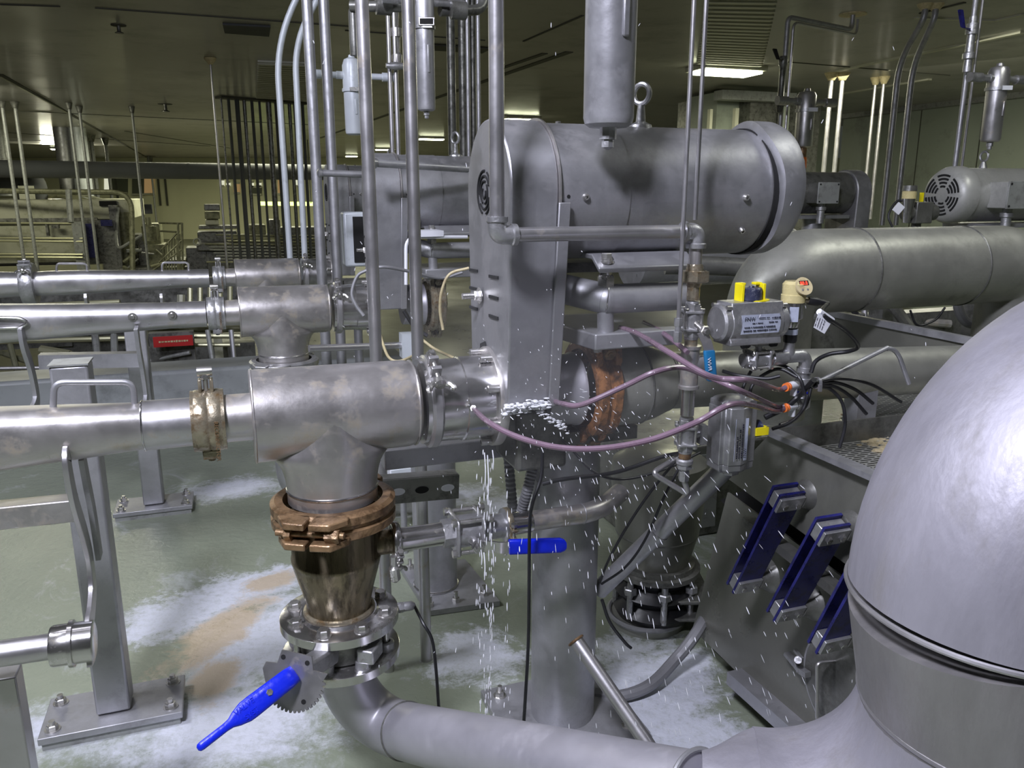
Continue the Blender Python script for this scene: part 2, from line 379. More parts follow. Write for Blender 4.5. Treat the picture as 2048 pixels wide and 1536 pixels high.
# curb across the room behind the second line
cb = bof(FZ(400, 866, 0)); ctop = hit(311, 744, W(0, cb, 0), E2).z
quad('floor', [R(-60, -6, 0), R(19, -6, 0), R(19, cb+.1, 0), R(-60, cb+.1, 0)], M['floor'], -1.7)
quad('floor_pit', [R(-60, cb, -1.6), R(19, cb, -1.6), R(19, 75, -1.6), R(-60, 75, -1.6)], M['pit'], -.2)
mb = MB(); mb.box(W(-5.5, cb+.15, ctop/2), 12.6, .3, ctop); struct(mb.build('trim_curb', M['curb'], bevel=.02))
# ribbed ceiling vents and dark grille
def ceil_quad(pts): return [FZ(x, y, CEIL) for x, y in pts]
def vent(name, pts, m, label, cat, ribs=0, group=None, rm=None):
    q = ceil_quad(pts); c = sum(q, Vector())/4
    t = thing(name, Vector((c.x, c.y, CEIL-.05)), label, cat, group)
    mb = MB(); mb.prism(q, (0, 0, -.03)); mb.build('panel', m, t)
    if ribs:
        for i in range(ribs):
            f = (i+.5)/ribs; a = q[0].lerp(q[3], f); b = q[1].lerp(q[2], f); mb = MB(); mb.bar(a-Z*.045, b-Z*.045, (q[0]-q[3]).length/ribs*.45, .03); mb.build('rib', rm or m, t)
    return t
vent('ceiling_grille', [(445, 45), (541, 50), (538, 69), (449, 62)], M['backpipe'], 'dark rectangular grille flush in the ceiling above the near left rods', 'vent')
vent('ribbed_ceiling_vent', [(1420, -40), (1560, -40), (1522, 128), (1395, 122)], M['louver'], 'large ribbed ceiling panel beside the brightest light fixture', 'vent', 24, rm=M['strip'])
vent('ribbed_ceiling_panel', [(515, 120), (620, 124), (615, 196), (512, 192)], M['louver'], 'ribbed ceiling panel over the dark conduit cluster, tinted green', 'vent', 20, rm=M['strip'])
# ceiling lights
lit = ['widest bright ceiling light, right of the centre pipes', 'ceiling light just right of the near vertical water pipe', 'ceiling light between the hanging filter and the near pipe', 'small ceiling light left of the hanging grey filter', 'tiny ceiling light seen above the rear motors', 'left ceiling light above the oven ducts', 'small far ceiling light touching the dark header pipe', 'faint ceiling light reflected beside the far left rods']
def lamp(px, py, wpx, label, ln=1.25, wd=.32, e=1.):
    p = FZ(px, py, CEIL-.1); D = (p-CAM).dot(FW); l = wpx*D/F
    t = thing('ceiling_light', Vector((p.x, p.y, CEIL-.1)), label, 'ceiling light', 'ceiling lights in rows')
    mb = MB(); mb.box(p+Z*.06, l+.12, wd+.12, .08); mb.build('housing', M['strip'], t, bevel=.01)
    mb = MB(); mb.box(p, l, wd, .05); mb.build('diffuser', M['lampw'], t, bevel=.01)
    return p
LPOS = [lamp(1452, 146, 128, lit[0], wd=.55), lamp(1043, 240, 66, lit[1]), lamp(863, 279, 48, lit[2]), lamp(770, 300, 36, lit[3]), lamp(703, 313, 22, lit[4]), lamp(125, 299, 40, lit[5]), lamp(212, 322, 26, lit[6]), lamp(178, 313, 18, lit[7])]
for i, p in enumerate(LPOS[:3]): area('fixture_and_fill_light', p-Z*.08, p-Z*2, 1.2, .5, (1, .98, .72), (120, 100, 100)[i])
area('fixture_and_fill_light', FZ(125, 299, CEIL-.2)-Z*.05, FZ(125, 299, 0), 1.6, .6, (1, .98, .72), 150)
area('fixture_and_fill_light', Vector((-9, 27, 3.2)), Vector((-9, 27, 0)), 6, 1.5, (1, .98, .72), 420)
area('fixture_and_fill_light', Vector((-14, 42, 3.2)), Vector((-14, 42, 0)), 14, 1.5, (1, .98, .70), 700)
area('fixture_and_fill_light', Vector((-7, 11, 3.3)), Vector((-7, 11, 0)), 2.5, .5, (1, .98, .75), 130)
area('fixture_and_fill_light', Vector((6, 12, 3.3)), Vector((6.5, 12, 0)), 2.5, .5, (1, .98, .78), 170)
area('fixture_and_fill_light', Vector((-12.5, 16.5, 3.2)), Vector((-13, 21, 0)), 3, .6, (1, .98, .74), 130)  # added fill to brighten the oven; no fixture hangs here
area('fixture_and_fill_light', Vector((7, 14, 3.3)), Vector((7.5, 14.5, 0)), 3.5, 1.5, (1, .98, .78), 110)  # added fill for the dim right wall, not a real fixture
# extra lamps of the same rows, above and behind the camera
for a, b in ((-3, 8.5), (3.6, 3.4)):
    p = W(a, b, CEIL-.1)
# ================================================================ PUMP LINE 1 (first of three)
S = M['steel']
def path_lathe(mb, pxs, b=0., seg=36):
    """pxs: list of (px,py,r) on the plane b; a straight axis from first to last"""
    P = [LP(x, y, b) for x, y, r in pxs]; ax = P[-1]-P[0]; axn = ax.normalized()
    return mb.lathe(P[0], ax, [((p-P[0]).dot(axn), r) for p, (x, y, r) in zip(P, pxs)], seg)
AX0 = PZ
def A(px, py=None, b=0.): return aof(LP(px, py if py else 830, b))
aT0, aT1 = A(503, 832), A(829, 806)           # ends of the tee body
def P0(a, z=PZ, b=0.): return W(a, b, z)
# --- tee
def make_tee():
    t = thing('pipe_tee', W(A(663, 820), 0, PZ-.2), 'front stainless reducing tee with yellow stained top, beside the blue lever valve', 'pipe fitting', 'stainless tees of the three pump lines')
    mb = MB(); L_ = aT1-aT0
    mb.lathe(P0(aT0), E1, [(0, .03), (0, .086), (.002, .088), (.006, .088), (L_-.02, .0865), (L_-.004, .083), (L_, .08)], 56)
    ac = A(663, 930); zt = PZ
    zb = LP(663, 1028, -.0875).z; zw = LP(663, 1003, -.0875).z
    rs = []
    for zz, ra, rb in ((.0, .070, .0868), (-.03, .082, .0874), (-.055, .093, .0875), (-.068, .108, .0875), (-.078, .115, .0875), (-.086, .110, .0875), (-.095, .1025, .0875), (-.106, .0965, .0875), (-.119, .0925, .0875), (-.135, .0892, .0875), (-.16, .0876, .0875)):
        c = P0(ac, PZ+zz); rs.append([c+E1*math.cos(2*math.pi*k/48)*ra+E2*math.sin(2*math.pi*k/48)*rb for k in range(48)])
    c = P0(ac, zb); rs.append([c+E1*math.cos(2*math.pi*k/48)*.0875+E2*math.sin(2*math.pi*k/48)*.0875 for k in range(48)])
    mb.rings(rs); mb.build('tee_body', M['tan'], t, sharp=60)
    mb = MB(); mb.torus(P0(ac, zw), Z, .0872, .003, 48); mb.build('weld_seam', M['shiny'], t)
    for q_, r_ in ((aT0+.003, .0875), (aT1-.006, .084)): mb = MB(); mb.torus(P0(q_), E1, r_, .0022, 48); mb.build('weld_seam', M['tan'], t)
    mb = MB(); mb.lathe(P0(A(446, 838)), E1, [(0, .0445), (aT0-A(446, 838), .0445)], 40); mb.build('inlet_stub', M['tan'], t)
    return t, ac
tee, aC = make_tee()
# --- heavy hinged clamp on the inlet
def make_clamp(a, r, wid, m, label, lug=True, name='pipe_clamp', z=PZ, b=0.):
    t = thing(name, W(a, b, z-r), label, 'pipe clamp', 'hinged clamps on the infeed pipes')
    mb = MB(); mb.lathe(W(a-wid/2, b, z), E1, [(0, r*.84), (0, r*.93), (wid*.12, r), (wid*.42, r*1.02), (wid*.5, r*.985), (wid*.58, r*1.02), (wid*.88, r), (wid, r*.93), (wid, r*.84)], 44); mb.build('clamp_band', m, t)
    for s in (-1, 1):
        mb = MB(); mb.lathe(W(a+s*wid*.44-.004, b, z), E1, [(0, r*.9), (0, r*.985), (.008, r*.985), (.008, r*.9)], 44); mb.build('band_rib', m, t)
    mb = MB(); top = W(a, b-.005, z+r)
    for s in (-1, 1): mb.box(top+E1*s*.010+Z*.006, .006, .022, .034)
    mb.build('hinge_lug', m, t, bevel=.003)
    mb = MB(); mb.tube([top+Z*.0, top+Z*.04-E2*.004], .0042); mb.hexn(top+Z*.022, Z, .0085, .010); mb.lathe(top+Z*.036-E1*.013, E1, [(0, .009), (.026, .009)], 16); mb.build('swing_bolt', M['bolt'], t)
    mb = MB(); bt = W(a, b-.01, z-r); mb.box(bt-Z*.003, .03, .03, .016); mb.hexn(bt-Z*.011, -Z, .007, .007); mb.build('bottom_lug', m, t, bevel=.003)
    return t
cl = make_clamp(A(418, 842), .0575, .056, M['bronze'], 'brown stained hinged clamp joining the front infeed pipe to the tee')
text('RECONNECTOR', W(A(404, 842)+.022, -.0590, PZ+.012), -Z, E1, .0100, M['rust'], 'raised_lettering', cl, .0006)
# --- infeed pipe of line 1 (tapering rounded transition)
def infeed(axy, prof, m, label, b=0., handle=None):
    P = [LP(x, y, b) for x, y, r in prof]; t = thing('infeed_pipe', P[-1]-Z*.05, label, 'pipe', 'infeed pipes of the pump lines')
    return P, t
t = thing('infeed_pipe', W(A(290, 852), 0, PZ-.05), 'front infeed pipe with a bent rod handle, stained brown on its left', 'pipe', 'infeed pipes of the three pump lines')
a_, c_ = A(286, 856), A(392, 845)
mb = MB(); mb.lathe(P0(a_), E1, [(0, .040), (0, .0455), (c_-a_, .0445)], 44); mb.build('pipe_end', S, t)
mb = MB(); rs = []
for a, r, sq in ((A(-160, 900), .060, .9), (A(0, 883), .0515, .6), (A(150, 872), .047, .35), (a_+.003, .0425, .0)):
    row = []
    for k in range(48):
        th = 2*math.pi*k/48; c, s = math.cos(th), math.sin(th); p = 2+2.5*sq; q = (abs(c)**p+abs(s)**p)**(-1/p)
        row.append(W(a, c*r*q, PZ+s*r*q))
    rs.append(row)
mb.rings(rs); mb.build('tapered_section', M['tan'], t, sharp=50)
hp = [LP(106, 826, 0), LP(108, 765, 0), LP(266, 764, 0), LP(270, 816, 0)]
mb = MB(); mb.tube(fillet(hp, .018), .0055, 12); mb.build('handle', M['dull'], t)
mb = MB(); mb.torus(P0(a_+.002), E1, .045, .002, 40); mb.build('weld_seam', M['shiny'], t)
# --- sanitary clamp, housing, flange
def wing_clamp(a, r, label, b=0., z=PZ, w_=.022, scale=1., ax=E1, cen=None, face=None, mm='steel', grp='band clamps with wing nuts'):
    c = cen if cen is not None else W(a, b, z); face = face or (Z*.86-E2*.5).normalized()
    t = thing('band_clamp', c-Z*r, label, 'pipe clamp', grp)
    mb = MB(); mb.lathe(c-ax*w_/2, ax, [(0, r*.9), (0, r*.95), (w_*.2, r), (w_*.8, r), (w_, r*.95), (w_, r*.9)], 48); mb.build('clamp_band', M[mm], t)
    tan = ax.cross(face).normalized(); o = c+face*r
    mb = MB()
    for s in (-1, 1): mb.box(o+tan*s*.011*scale+face*.006*scale, w_*.9, .007*scale, .02*scale, (ax, tan, face))
    mb.build('clamp_ears', M[mm], t, bevel=.001)
    mb = MB(); e = o+face*.008*scale; mb.tube([e-tan*.022*scale, e+tan*.045*scale], .0035*scale, 10); mb.hexn(e-tan*.028*scale, tan, .008*scale, .008*scale); mb.build('clamp_bolt', M['bolt'], t)
    mb = MB(); n = e+tan*.030*scale; mb.lathe(n, tan, [(0, .008*scale), (.010*scale, .0095*scale), (.014*scale, .006*scale)], 16)
    for s in (-1, 1): mb.tube(spline([n+tan*.006*scale, n+tan*.010*scale+ax*s*.014*scale, n+tan*.022*scale+ax*s*.021*scale], 4), [.005*scale]*8+[.003*scale], 8)
    mb.build('wing_nut', M['bolt'], t)
    return t
wing_clamp(A(857, 805), .094, 'large band clamp with wing nut right of the front tee', scale=1.25, face=(Z*.82-E2*.57).normalized())
ah0, ah1 = A(870, 803), A(975, 796)
t = thing('pump_housing', W((ah0+ah1)/2, 0, PZ-.09), 'polished front pump inlet housing with a bolted flange, hose tapped into it', 'pump', 'round pump inlet housings')
mb = MB(); Lh = ah1-ah0; mb.lathe(W(A(838, 805), 0, PZ), E1, [(0, .080), (0, .0855), (.012, .0855), (.014, .083), (ah0-A(838, 805)+.02, .083), (ah0-A(838, 805)+.028, .0835), (ah0-A(838, 805)+Lh*.42, .0835), (ah0-A(838, 805)+Lh*.44, .086), (ah0-A(838, 805)+Lh+.004, .086)], 56); mb.build('inlet_barrel', M['shiny'], t)
mb = MB(); mb.lathe(W(ah1-.004, 0, PZ), E1, [(0, .08), (0, .101), (.004, .1035), (.018, .1035), (.02, .1)], 64); mb.build('flange', M['tan'], t)
for k in range(8):
    th = 2*math.pi*(k+.5)/8; c = W(ah1-.014, math.cos(th)*.094, PZ+math.sin(th)*.094); mb = MB(); mb.lathe(c, -E1, [(-.01, .0075), (.012, .0075), (.0125, .0045), (.006, .0045)], 18); mb.build('cap_screw', M['bolt'], t)
mb = MB(); mb.tube([LP(953, 823, -.083), LP(948, 818, -.100)], .0045, 12); mb.hexn(LP(948, 818, -.100), (LP(946, 815, -.11)-LP(953, 823, -.08)), .007, .008); mb.build('hose_fitting', M['bolt'], t)
HOUS = t
# --- belt guard
ag = A(975, 385); agb = ag; RG = .137; th_g = .094
t = thing('belt_guard', W(ag, 0, PZ-.06), 'front grey belt guard with spiral vent and short slots, water running off its foot', 'machine guard', 'tall rounded belt guards')
def guard_outline(a, r, zb, wb):
    pts = []
    for k in range(25):
        th = math.pi*k/24; pts.append(W(a, -math.cos(th)*r, 1.3+math.sin(th)*r))
    pts.append(W(a, wb, zb)); pts.append(W(a, -wb, zb)); return pts
zb = LP(1010, 820, -.12).z
mb = MB(); mb.prism(guard_outline(ag, RG, zb, .118), E1*th_g); mb.build('guard_shell', M['guard'], t, bevel=.004)
mb = MB(); mb.prism(guard_outline(ag+th_g, RG+.004, 1.3-.02, RG+.004), E1*.004); mb.build('guard_lip', M['tan'], t)
# flat side flange, lower right
p = [W(ag+th_g-.002, -RG-.006, LP(1100, 405, -.14).z), W(ag+th_g+.022, -RG-.006, LP(1100, 405, -.14).z), W(ag+th_g+.010, -.128, zb+.0), W(ag+th_g-.012, -.128, zb+.0)]
mb = MB(); mb.prism(p, E2*.006); mb.build('side_flange', M['guard'], t, bevel=.002)
def on_face(px, py): return hit(px, py, W(ag-.0015, 0, 0), E1)
# spiral vent: three arcs
c = on_face(968, 385)
def arc_tube(r, t0, t1, n=20): return [c+(-E2*math.cos(th)+Z*math.sin(th))*(r+(th-t0)*.0) for th in [t0+(t1-t0)*i/n for i in range(n+1)]]
for r, t0, t1 in ((.042, 1.5, 4.4), (.042, -1.3, 1.1), (.032, .4, 3.3), (.032, 3.9, 6.0), (.022, 1.2, 4.3), (.022, 4.9, 7.0), (.011, 2.4, 6.6)):
    mb = MB(); mb.tube(arc_tube(r, t0, t1), .0021, 6); mb.build('vent_slot', M['slot'], t)
for (x, y) in ((947, 541), (947, 577), (947, 616), (987, 554), (987, 595), (987, 634)):
    q = on_face(x, y); mb = MB(); mb.bar(q-E2*.028+Z*.001, q+E2*.028-Z*.001, .003, .006, E1); mb.build('vent_slot', M['slot'], t)
q = on_face(962, 591); mb = MB(); mb.hexn(q, -E1, .0115, .016); mb.cyl(q-E1*.012, q-E1*.04, .0065); mb.lathe(q-E1*.003, -E1, [(0, .017), (.002, .017)], 20); mb.build('guard_bolt', M['bolt'], t)
# notch at flange
q = on_face(968, 708); mb = MB(); mb.lathe(q+E1*.0, -E1, [(0, .03), (.0012, .03)], 5); mb.build('cut_out', M['slot'], t)
GUARD = t
# --- motor
am0, am1 = ag+th_g+.003, aof(LP(1528, 385, 0))
t = thing('electric_motor', W((am0+am1)/2, 0, 1.3-.15), 'big front cylindrical motor with dented fan cover and filter hanging before it', 'motor', 'covered motors of the pump lines')
Lm = am1-am0; rM = .1325
mb = MB(); mb.lathe(W(am0, 0, 1.3), E1, [(0, .10), (0, rM), (Lm*.27, rM), (Lm*.272, rM-.002), (Lm*.93, rM-.002), (Lm*.93, .1)], 72); mb.build('motor_barrel', M['guard'], t, sharp=25)
mb = MB(); mb.lathe(W(am0, 0, 1.3), E1, [(Lm*.865, .12), (Lm*.865, rM+.001), (Lm*.94, rM+.001), (Lm*.94, .12)], 48); mb.build('fan_shadow_gap', M['slot'], t)
mb = MB(); ax2 = (E1+Z*.015-E2*.02).normalized(); rs = []
u, v = E2*1., Z*1.
for tt, r in ((Lm*.86, rM+.006), (Lm*.86, rM+.0085), (Lm*.96, rM+.0075), (Lm*.99, rM+.001), (Lm*1.005, rM-.014), (Lm*1.005, .001)):
    row = []
    for k in range(72):
        th = 2*math.pi*k/72; e = tt
        if tt < Lm*.87: e = tt+.004+.010*(1+math.cos(2*th-1.2))*.9+.003*math.sin(5*th)
        row.append(W(am0, 0, 1.3)+ax2*e+(u*math.cos(th)+v*math.sin(th))*r)
    rs.append(row)
mb.rings(rs); mb.build('fan_cover', M['dull'], t, sharp=40)
for (x, y, kind) in ((1132, 393, 0), (1166, 394, 1), (1485, 395, 1), (1490, 461, 1)):
    d = raydir(x, y); bb = -.12
    q = LP(x, y, bb)
    q = W(aof(q), -math.sqrt(max(rM**2-(q.z-1.3)**2, 0)), q.z); n = (q-W(aof(q), 0, 1.3)).normalized()
    mb = MB(); mb.lathe(q-n*.003, n, [(0, .007), (.006, .007), (.009, .005), (.009, .003), (.004, .003)] if kind else [(0, .0035), (.0036, .0035)], 14); mb.build('barrel_screw', M['bolt'] if kind else M['slot'], t)
# lifting eye
q = W(aof(LP(1281, 250, 0)), 0, 1.3+rM-.004); mb = MB(); mb.lathe(q, Z, [(0, .024), (.006, .022), (.012, .010), (.045, .007)], 20); mb.torus(q+Z*.066, (E1+E2*.5), .019, .0055, 24); mb.build('lifting_eye', M['cast'], t)
mb = MB(); q = W(aof(LP(1116, 250, 0)), 0, 1.3+rM-.002); mb.hexn(q, Z, .006, .006); mb.build('oil_plug', M['bolt'], t)
MOTOR = t
# --- motor plate and adjusting frame
t = thing('motor_stand', W(aof(LP(1210, 700, 0)), 0, PZ), 'front motor stand with welded tube beams and threaded leveling posts', 'stand', 'motor stands of the pump lines')
z1 = LP(1280, 512, -.10).z; a0, a1 = aof(LP(1192, 512, -.12)), aof(LP(1385, 512, -.12))
mb = MB(); pl = [W(a0, -.135, z1-.018), W(a0, -.10, z1+.006), W(a0, .12, z1+.006), W(a0, .12, z1-.004), W(a0, -.10, z1-.004), W(a0, -.135, z1-.028)]
mb.prism(pl, E1*(a1-a0)); mb.build('mounting_plate', M['dull'], t, bevel=.002)
mb = MB(); mb.bar(W(aof(LP(1100, 532, 0)), .05, z1-.03), W(aof(LP(1330, 525, 0)), .05, z1-.03), .08, .02); mb.build('cross_plate', M['dark'], t)
# beams
rb = .024
pA, pB, pC = LP(1096, 570, -.02), LP(1212, 598, -.115), LP(1352, 592, -.115)
mb = MB(); mb.tube([pA, pB], .030, 20); mb.build('diagonal_beam', M['dull'], t)
mb = MB(); mb.tube([pB-E1*.005, pC+E1*.03], .029, 20); mb.ball(pB, .0295); mb.build('front_beam', M['dull'], t)
mb = MB(); mb.torus(pB+E1*.002, (E1+(pB-pA).normalized()), .0298, .0015, 32); mb.build('weld_seam', M['shiny'], t)
mb = MB(); q0, q1 = LP(1211, 680, -.115), LP(1211, 612, -.115); mb.cyl(q0, q1, .0165, seg=24); mb.build('post', M['dull'], t)
mb = MB(); q = LP(1211, 570, -.115); mb.hexn(q-Z*.004, Z, .0175, .024); mb.cyl(q+Z*.02, q+Z*.052, .012); mb.ring(q+Z*.045, Z, .008, .0155, .005, 20); mb.hexn(q+Z*.052, Z, .0115, .010); mb.build('leveling_bolt', M['bolt'], t)
# base plate with chamfered corner
zz = LP(1210, 700, -.14).z
q = [LP(x, y, bb) for x, y, bb in ((1105, 683, .02), (1190, 702, -.14), (1235, 702, -.14), (1352, 694, -.14), (1352, 690, .12), (1105, 676, .12))]
q = [Vector((p.x, p.y, zz)) for p in q]
mb = MB(); mb.prism(q, Z*.032); mb.build('base_plate', M['dull'], t, bevel=.003)
mb = MB(); mb.hexn(W(aof(q[1])+.02, -.11, zz-.002), -Z, .009, .008); mb.build('plate_bolt', M['bolt'], t)
STAND = t
# --- shaft seal housing right of the guard, rusty coupling, reducer and discharge pipe
t = thing('discharge_flange', W(A(1112, 800), 0, PZ-.08), 'front wet steel discharge barrel right of the belt guard foot', 'pipe fitting', 'pump discharge barrels')
a0, a1 = A(1078, 800), A(1142, 800)
mb = MB(); mb.lathe(W(a0, 0, PZ), E1, [(0, .02), (0, .074), (a1-a0-.006, .076), (a1-a0, .079), (a1-a0+.006, .079)], 48); mb.build('barrel', M['wet'], t)
mb = MB(); q = LP(1130, 803, -.076); mb.hexn(q, (-E2), .006, .007); mb.cyl(q, q+E2*.02, .004); mb.build('plug_screw', M['bolt'], t)
mb = MB(); q = LP(1104, 800, -.078); mb.tube([q+E2*.012, q-E2*.008], .005); mb.build('hose_fitting', M['bolt'], t)
DISF = t
def rusty_coupling(c, ax, r, wid, m, label, lug_dirs, name='grooved_coupling', grp='rusted grooved pipe couplings', lugw=.05, jag=.0):
    t = thing(name, c-Z*r, label, 'pipe coupling', grp)
    mb = MB(); ax = ax.normalized(); u, v = frame(ax); rs = []; seg = 72
    for tt, rr in ((-.5, .80), (-.5, .93), (-.40, 1.0), (-.12, 1.0), (-.05, .95), (.05, .95), (.12, 1.0), (.40, 1.0), (.5, .93), (.5, .80)):
        rs.append([c+ax*tt*wid+(u*math.cos(2*math.pi*k/seg)+v*math.sin(2*math.pi*k/seg))*r*(rr+(jag if (k//6) % 2 and rr > .9 else 0)) for k in range(seg)])
    mb.rings(rs, closed=True); mb.build('coupling_housing', m, t, sharp=30)
    for d in lug_dirs:
        d = (d-ax*d.dot(ax)).normalized(); tn = ax.cross(d); o = c+d*r*1.05
        for s in (-1, 1):
            mb = MB(); mb.prism([o+tn*s*.004+ax*wid*.5-d*.02, o+tn*s*.004+ax*wid*.5+d*.022, o+tn*s*(.004+lugw*.65)+ax*wid*.5+d*.020, o+tn*s*(.006+lugw)+ax*wid*.5-d*.012, o+tn*s*(.006+lugw)+ax*wid*.5-d*.026], -ax*wid*.26); mb.build('bolt_lug', m, t, bevel=.003)
            mb = MB(); mb.prism([o+tn*s*.004-ax*wid*.5-d*.02, o+tn*s*.004-ax*wid*.5+d*.022, o+tn*s*(.004+lugw*.65)-ax*wid*.5+d*.020, o+tn*s*(.006+lugw)-ax*wid*.5-d*.012, o+tn*s*(.006+lugw)-ax*wid*.5-d*.026], ax*wid*.26); mb.build('bolt_lug', m, t, bevel=.003)
        mb = MB(); b0 = o+d*.002; mb.tube([b0-tn*lugw*1.05, b0+tn*lugw*1.05], .0065); mb.hexn(b0+tn*lugw*.5, tn, .0155, .026); mb.hexn(b0-tn*lugw*.55, -tn, .015, .014); mb.build('coupling_bolt', M['rust'], t)
    return t
RC = rusty_coupling(W(A(1182, 798), 0, PZ), E1, .106, .058, M['rustwet'], 'wet orange-brown rusted coupling beside the splashing water', [(-E2*.35+Z*.9), (E2*.3-Z*.9)], jag=.03)
t = thing('discharge_reducer', W(A(1270, 800), 0, PZ-.1), 'short stained reducer right of the wet rusted coupling', 'pipe fitting')
a0, a1, a2 = A(1208, 800), A(1268, 800), A(1330, 800)
mb = MB(); mb.lathe(W(a0, 0, PZ), E1, [(0, .07), (0, .089), (a1-a0, .088), (a1-a0+.03, .083), (a2-a0, .066)], 48); mb.build('reducer_cone', M['olive'], t, sharp=50)
for q_, r_ in ((a1, .088), (a2-.006, .0665)): mb = MB(); mb.torus(W(q_, 0, PZ), E1, r_, .0025, 40); mb.build('weld_seam', M['dark'], t)
pL, pR = W(a2-.004, 0, PZ), pt(2010, 733, 2.32)
t = thing('discharge_pipe', pL-Z*.07, 'long straight olive-grey pipe running over the screen to the big elbow', 'pipe')
mb = MB(); mb.tube([pL, pR], .064, 44); mb.build('pipe_wall', M['olive'], t)
# ================================================================ VALVE STACK UNDER THE FRONT TEE
def ZS(py, r=0.): return LP(672, py, -r).z
def SP(z, b=0., da=0.): return W(aC+da, b, z)
zc1, zc0 = ZS(1046, .122), ZS(1098, .122)
rc = (zc0+zc1)/2
COUP = rusty_coupling(SP(rc)+Z*.008, Z, .122, .054, M['rust'], 'brown rusted two-bolt coupling clamped under the front tee', [(-E2*1.-E1*.5), (E2*1.+E1*.5)], lugw=.062)
t = thing('eccentric_reducer', SP(ZS(1303, .12)), 'brown streaked reducer cone with bolted flange above the blue lever valve', 'pipe fitting')
zr0, zr1, zr2 = ZS(1085, .088), ZS(1150, .088), ZS(1243, .063)
mb = MB(); L_ = zr0-zr2; mb.lathe(SP(zr0+.03), -Z, [(0, .088), (.03+zr0-zr1-.006, .0875), (.03+zr0-zr1-.004, .0895), (.03+zr0-zr1+.004, .0895), (.03+zr0-zr1+.006, .088), (.03+(zr0-zr1)+.016, .0865), (.03+(zr0-zr1)+.04, .080), (.03+(zr0-zr1)+.068, .0725), (.03+L_-.012, .0655), (.03+L_+.01, .063)], 56); mb.build('cone', M['brown'], t, sharp=50)
zf1 = ZS(1286, .12); zf2 = ZS(1361, .12); thf = .019
mb = MB(); mb.torus(SP(zf1+.008), Z, .067, .006, 48); mb.build('weld_seam', M['bronze'], t)
mb = MB(); mb.lathe(SP(zf1), -Z, [(-.006, .05), (-.006, .076), (0, .080), (0, .1185), (.001, .12), (thf-.001, .12), (thf, .119), (thf, .05)], 72); mb.build('flange', M['shiny'], t)
mb = MB(); q = LP(682, 1180, -.082); mb.lathe(q+E2*.012, -E2-Z*.35, [(0, .013), (.006, .013), (.008, .010)], 20, e=.55); mb.build('sample_port', M['tan'], t)
for k in range(8):
    th = 2*math.pi*(k+.42)/8; c = SP(zf1, math.sin(th)*.096, math.cos(th)*.096)
    mb = MB(); mb.lathe(c, Z, [(0, .0155), (.002, .0155)], 20); mb.hexn(c+Z*.002, Z, .0125, .0125, rot=k); mb.build('flange_bolt', M['bolt'], t)
# butterfly valve between the flanges
t = thing('butterfly_valve', SP(zf2), 'lever butterfly valve with long blue handle and notched quadrant plate', 'valve')
mb = MB(); mb.lathe(SP(zf2), Z, [(0, .077), (.004, .083), (zf1-thf-zf2-.004, .083), (zf1-thf-zf2, .077)], 48); mb.build('valve_body', M['dark'], t)
nk0 = SP((zf1-thf+zf2)/2, -.07, -.03); nk1 = LP(592, 1352, -.20)
hv = (nk1-nk0).normalized()
mb = MB(); mb.bar(nk0, nk1, .040, .034); mb.build('valve_neck', M['cast'], t, bevel=.006)
mb = MB(); mb.bar(SP((zf1-thf+zf2)/2, -.08, .03), SP((zf1-thf+zf2)/2, -.10, .06), .05, .03); mb.build('valve_lug', M['cast'], t, bevel=.004)
# quadrant plate, perpendicular to the stem
u_ = hv.cross(Z).normalized(); v_ = u_.cross(hv).normalized()
if u_.dot(E1) < 0: u_ = -u_
cpl = nk1+hv*.006
pts = []
for k in range(0, 61):                                  # toothed lower arc
    th = math.radians(200+k*2.67); r = .060 if (k % 3) else .054; pts.append(cpl+u_*math.cos(th)*r+v_*(math.sin(th)*r-.002))
pts += [cpl+u_*.062+v_*.012, cpl+u_*.036+v_*.016, cpl+u_*.031+v_*.040, cpl-u_*.026+v_*.046, cpl-u_*.033+v_*.022, cpl-u_*.055+v_*.022, cpl-u_*.060+v_*.010]
mb = MB(); mb.prism(pts, hv*.004); mb.build('quadrant_plate', M['steel'], t)
for du, dv in ((-.022, .034), (.024, .028), (.022, -.040)): mb = MB(); mb.lathe(cpl+u_*du+v_*dv+hv*.004, hv, [(0, .0045), (.0006, .0045)], 14); mb.build('plate_hole', M['slot'], t)
# handle: cylinder hub, wide blade, thin grip
h0 = pt(577, 1357, (nk1-CAM).dot(FW)-.03); h1 = pt(536, 1387, (nk1-CAM).dot(FW)-.045); h2 = pt(440, 1464, (nk1-CAM).dot(FW)-.10); h3 = pt(398, 1496, (nk1-CAM).dot(FW)-.13)
hd = (h3-h0).normalized(); vw = (CAM-h1).normalized(); sd = hd.cross(vw).normalized(); upn = sd.cross(hd).normalized()
if upn.dot(vw) < 0: upn = -upn
rs = []
Lh_ = (h3-h0).length
for f, wv, hv2, off in ((-.10, .020, .012, -.012), (-.085, .032, .022, -.010), (.0, .036, .026, -.006), (.12, .036, .022, 0), (.25, .037, .016, 0), (.42, .038, .013, 0), (.50, .037, .013, 0), (.60, .027, .012, 0), (.66, .017, .013, 0), (.72, .0145, .0135, 0), (.97, .0145, .0135, 0), (1.0, .0125, .0115, 0), (1.015, .006, .006, 0)):
    c = h0+hd*f*Lh_+upn*off; row = []
    for k in range(20):
        th = 2*math.pi*k/20; cc, ss = math.cos(th), math.sin(th); p = 3.2; q = (abs(cc)**p+abs(ss)**p)**(-1/p); row.append(c+sd*cc*q*wv/2+upn*ss*q*hv2/2)
    rs.append(row)
mb = MB(); mb.rings(rs); mb.build('lever_handle', M['bluehandle'], t, sharp=50)
mb = MB(); mb.cyl(h1-upn*.03, h1+upn*.002, .011); mb.build('lever_hub', M['dark'], t)
pts = []
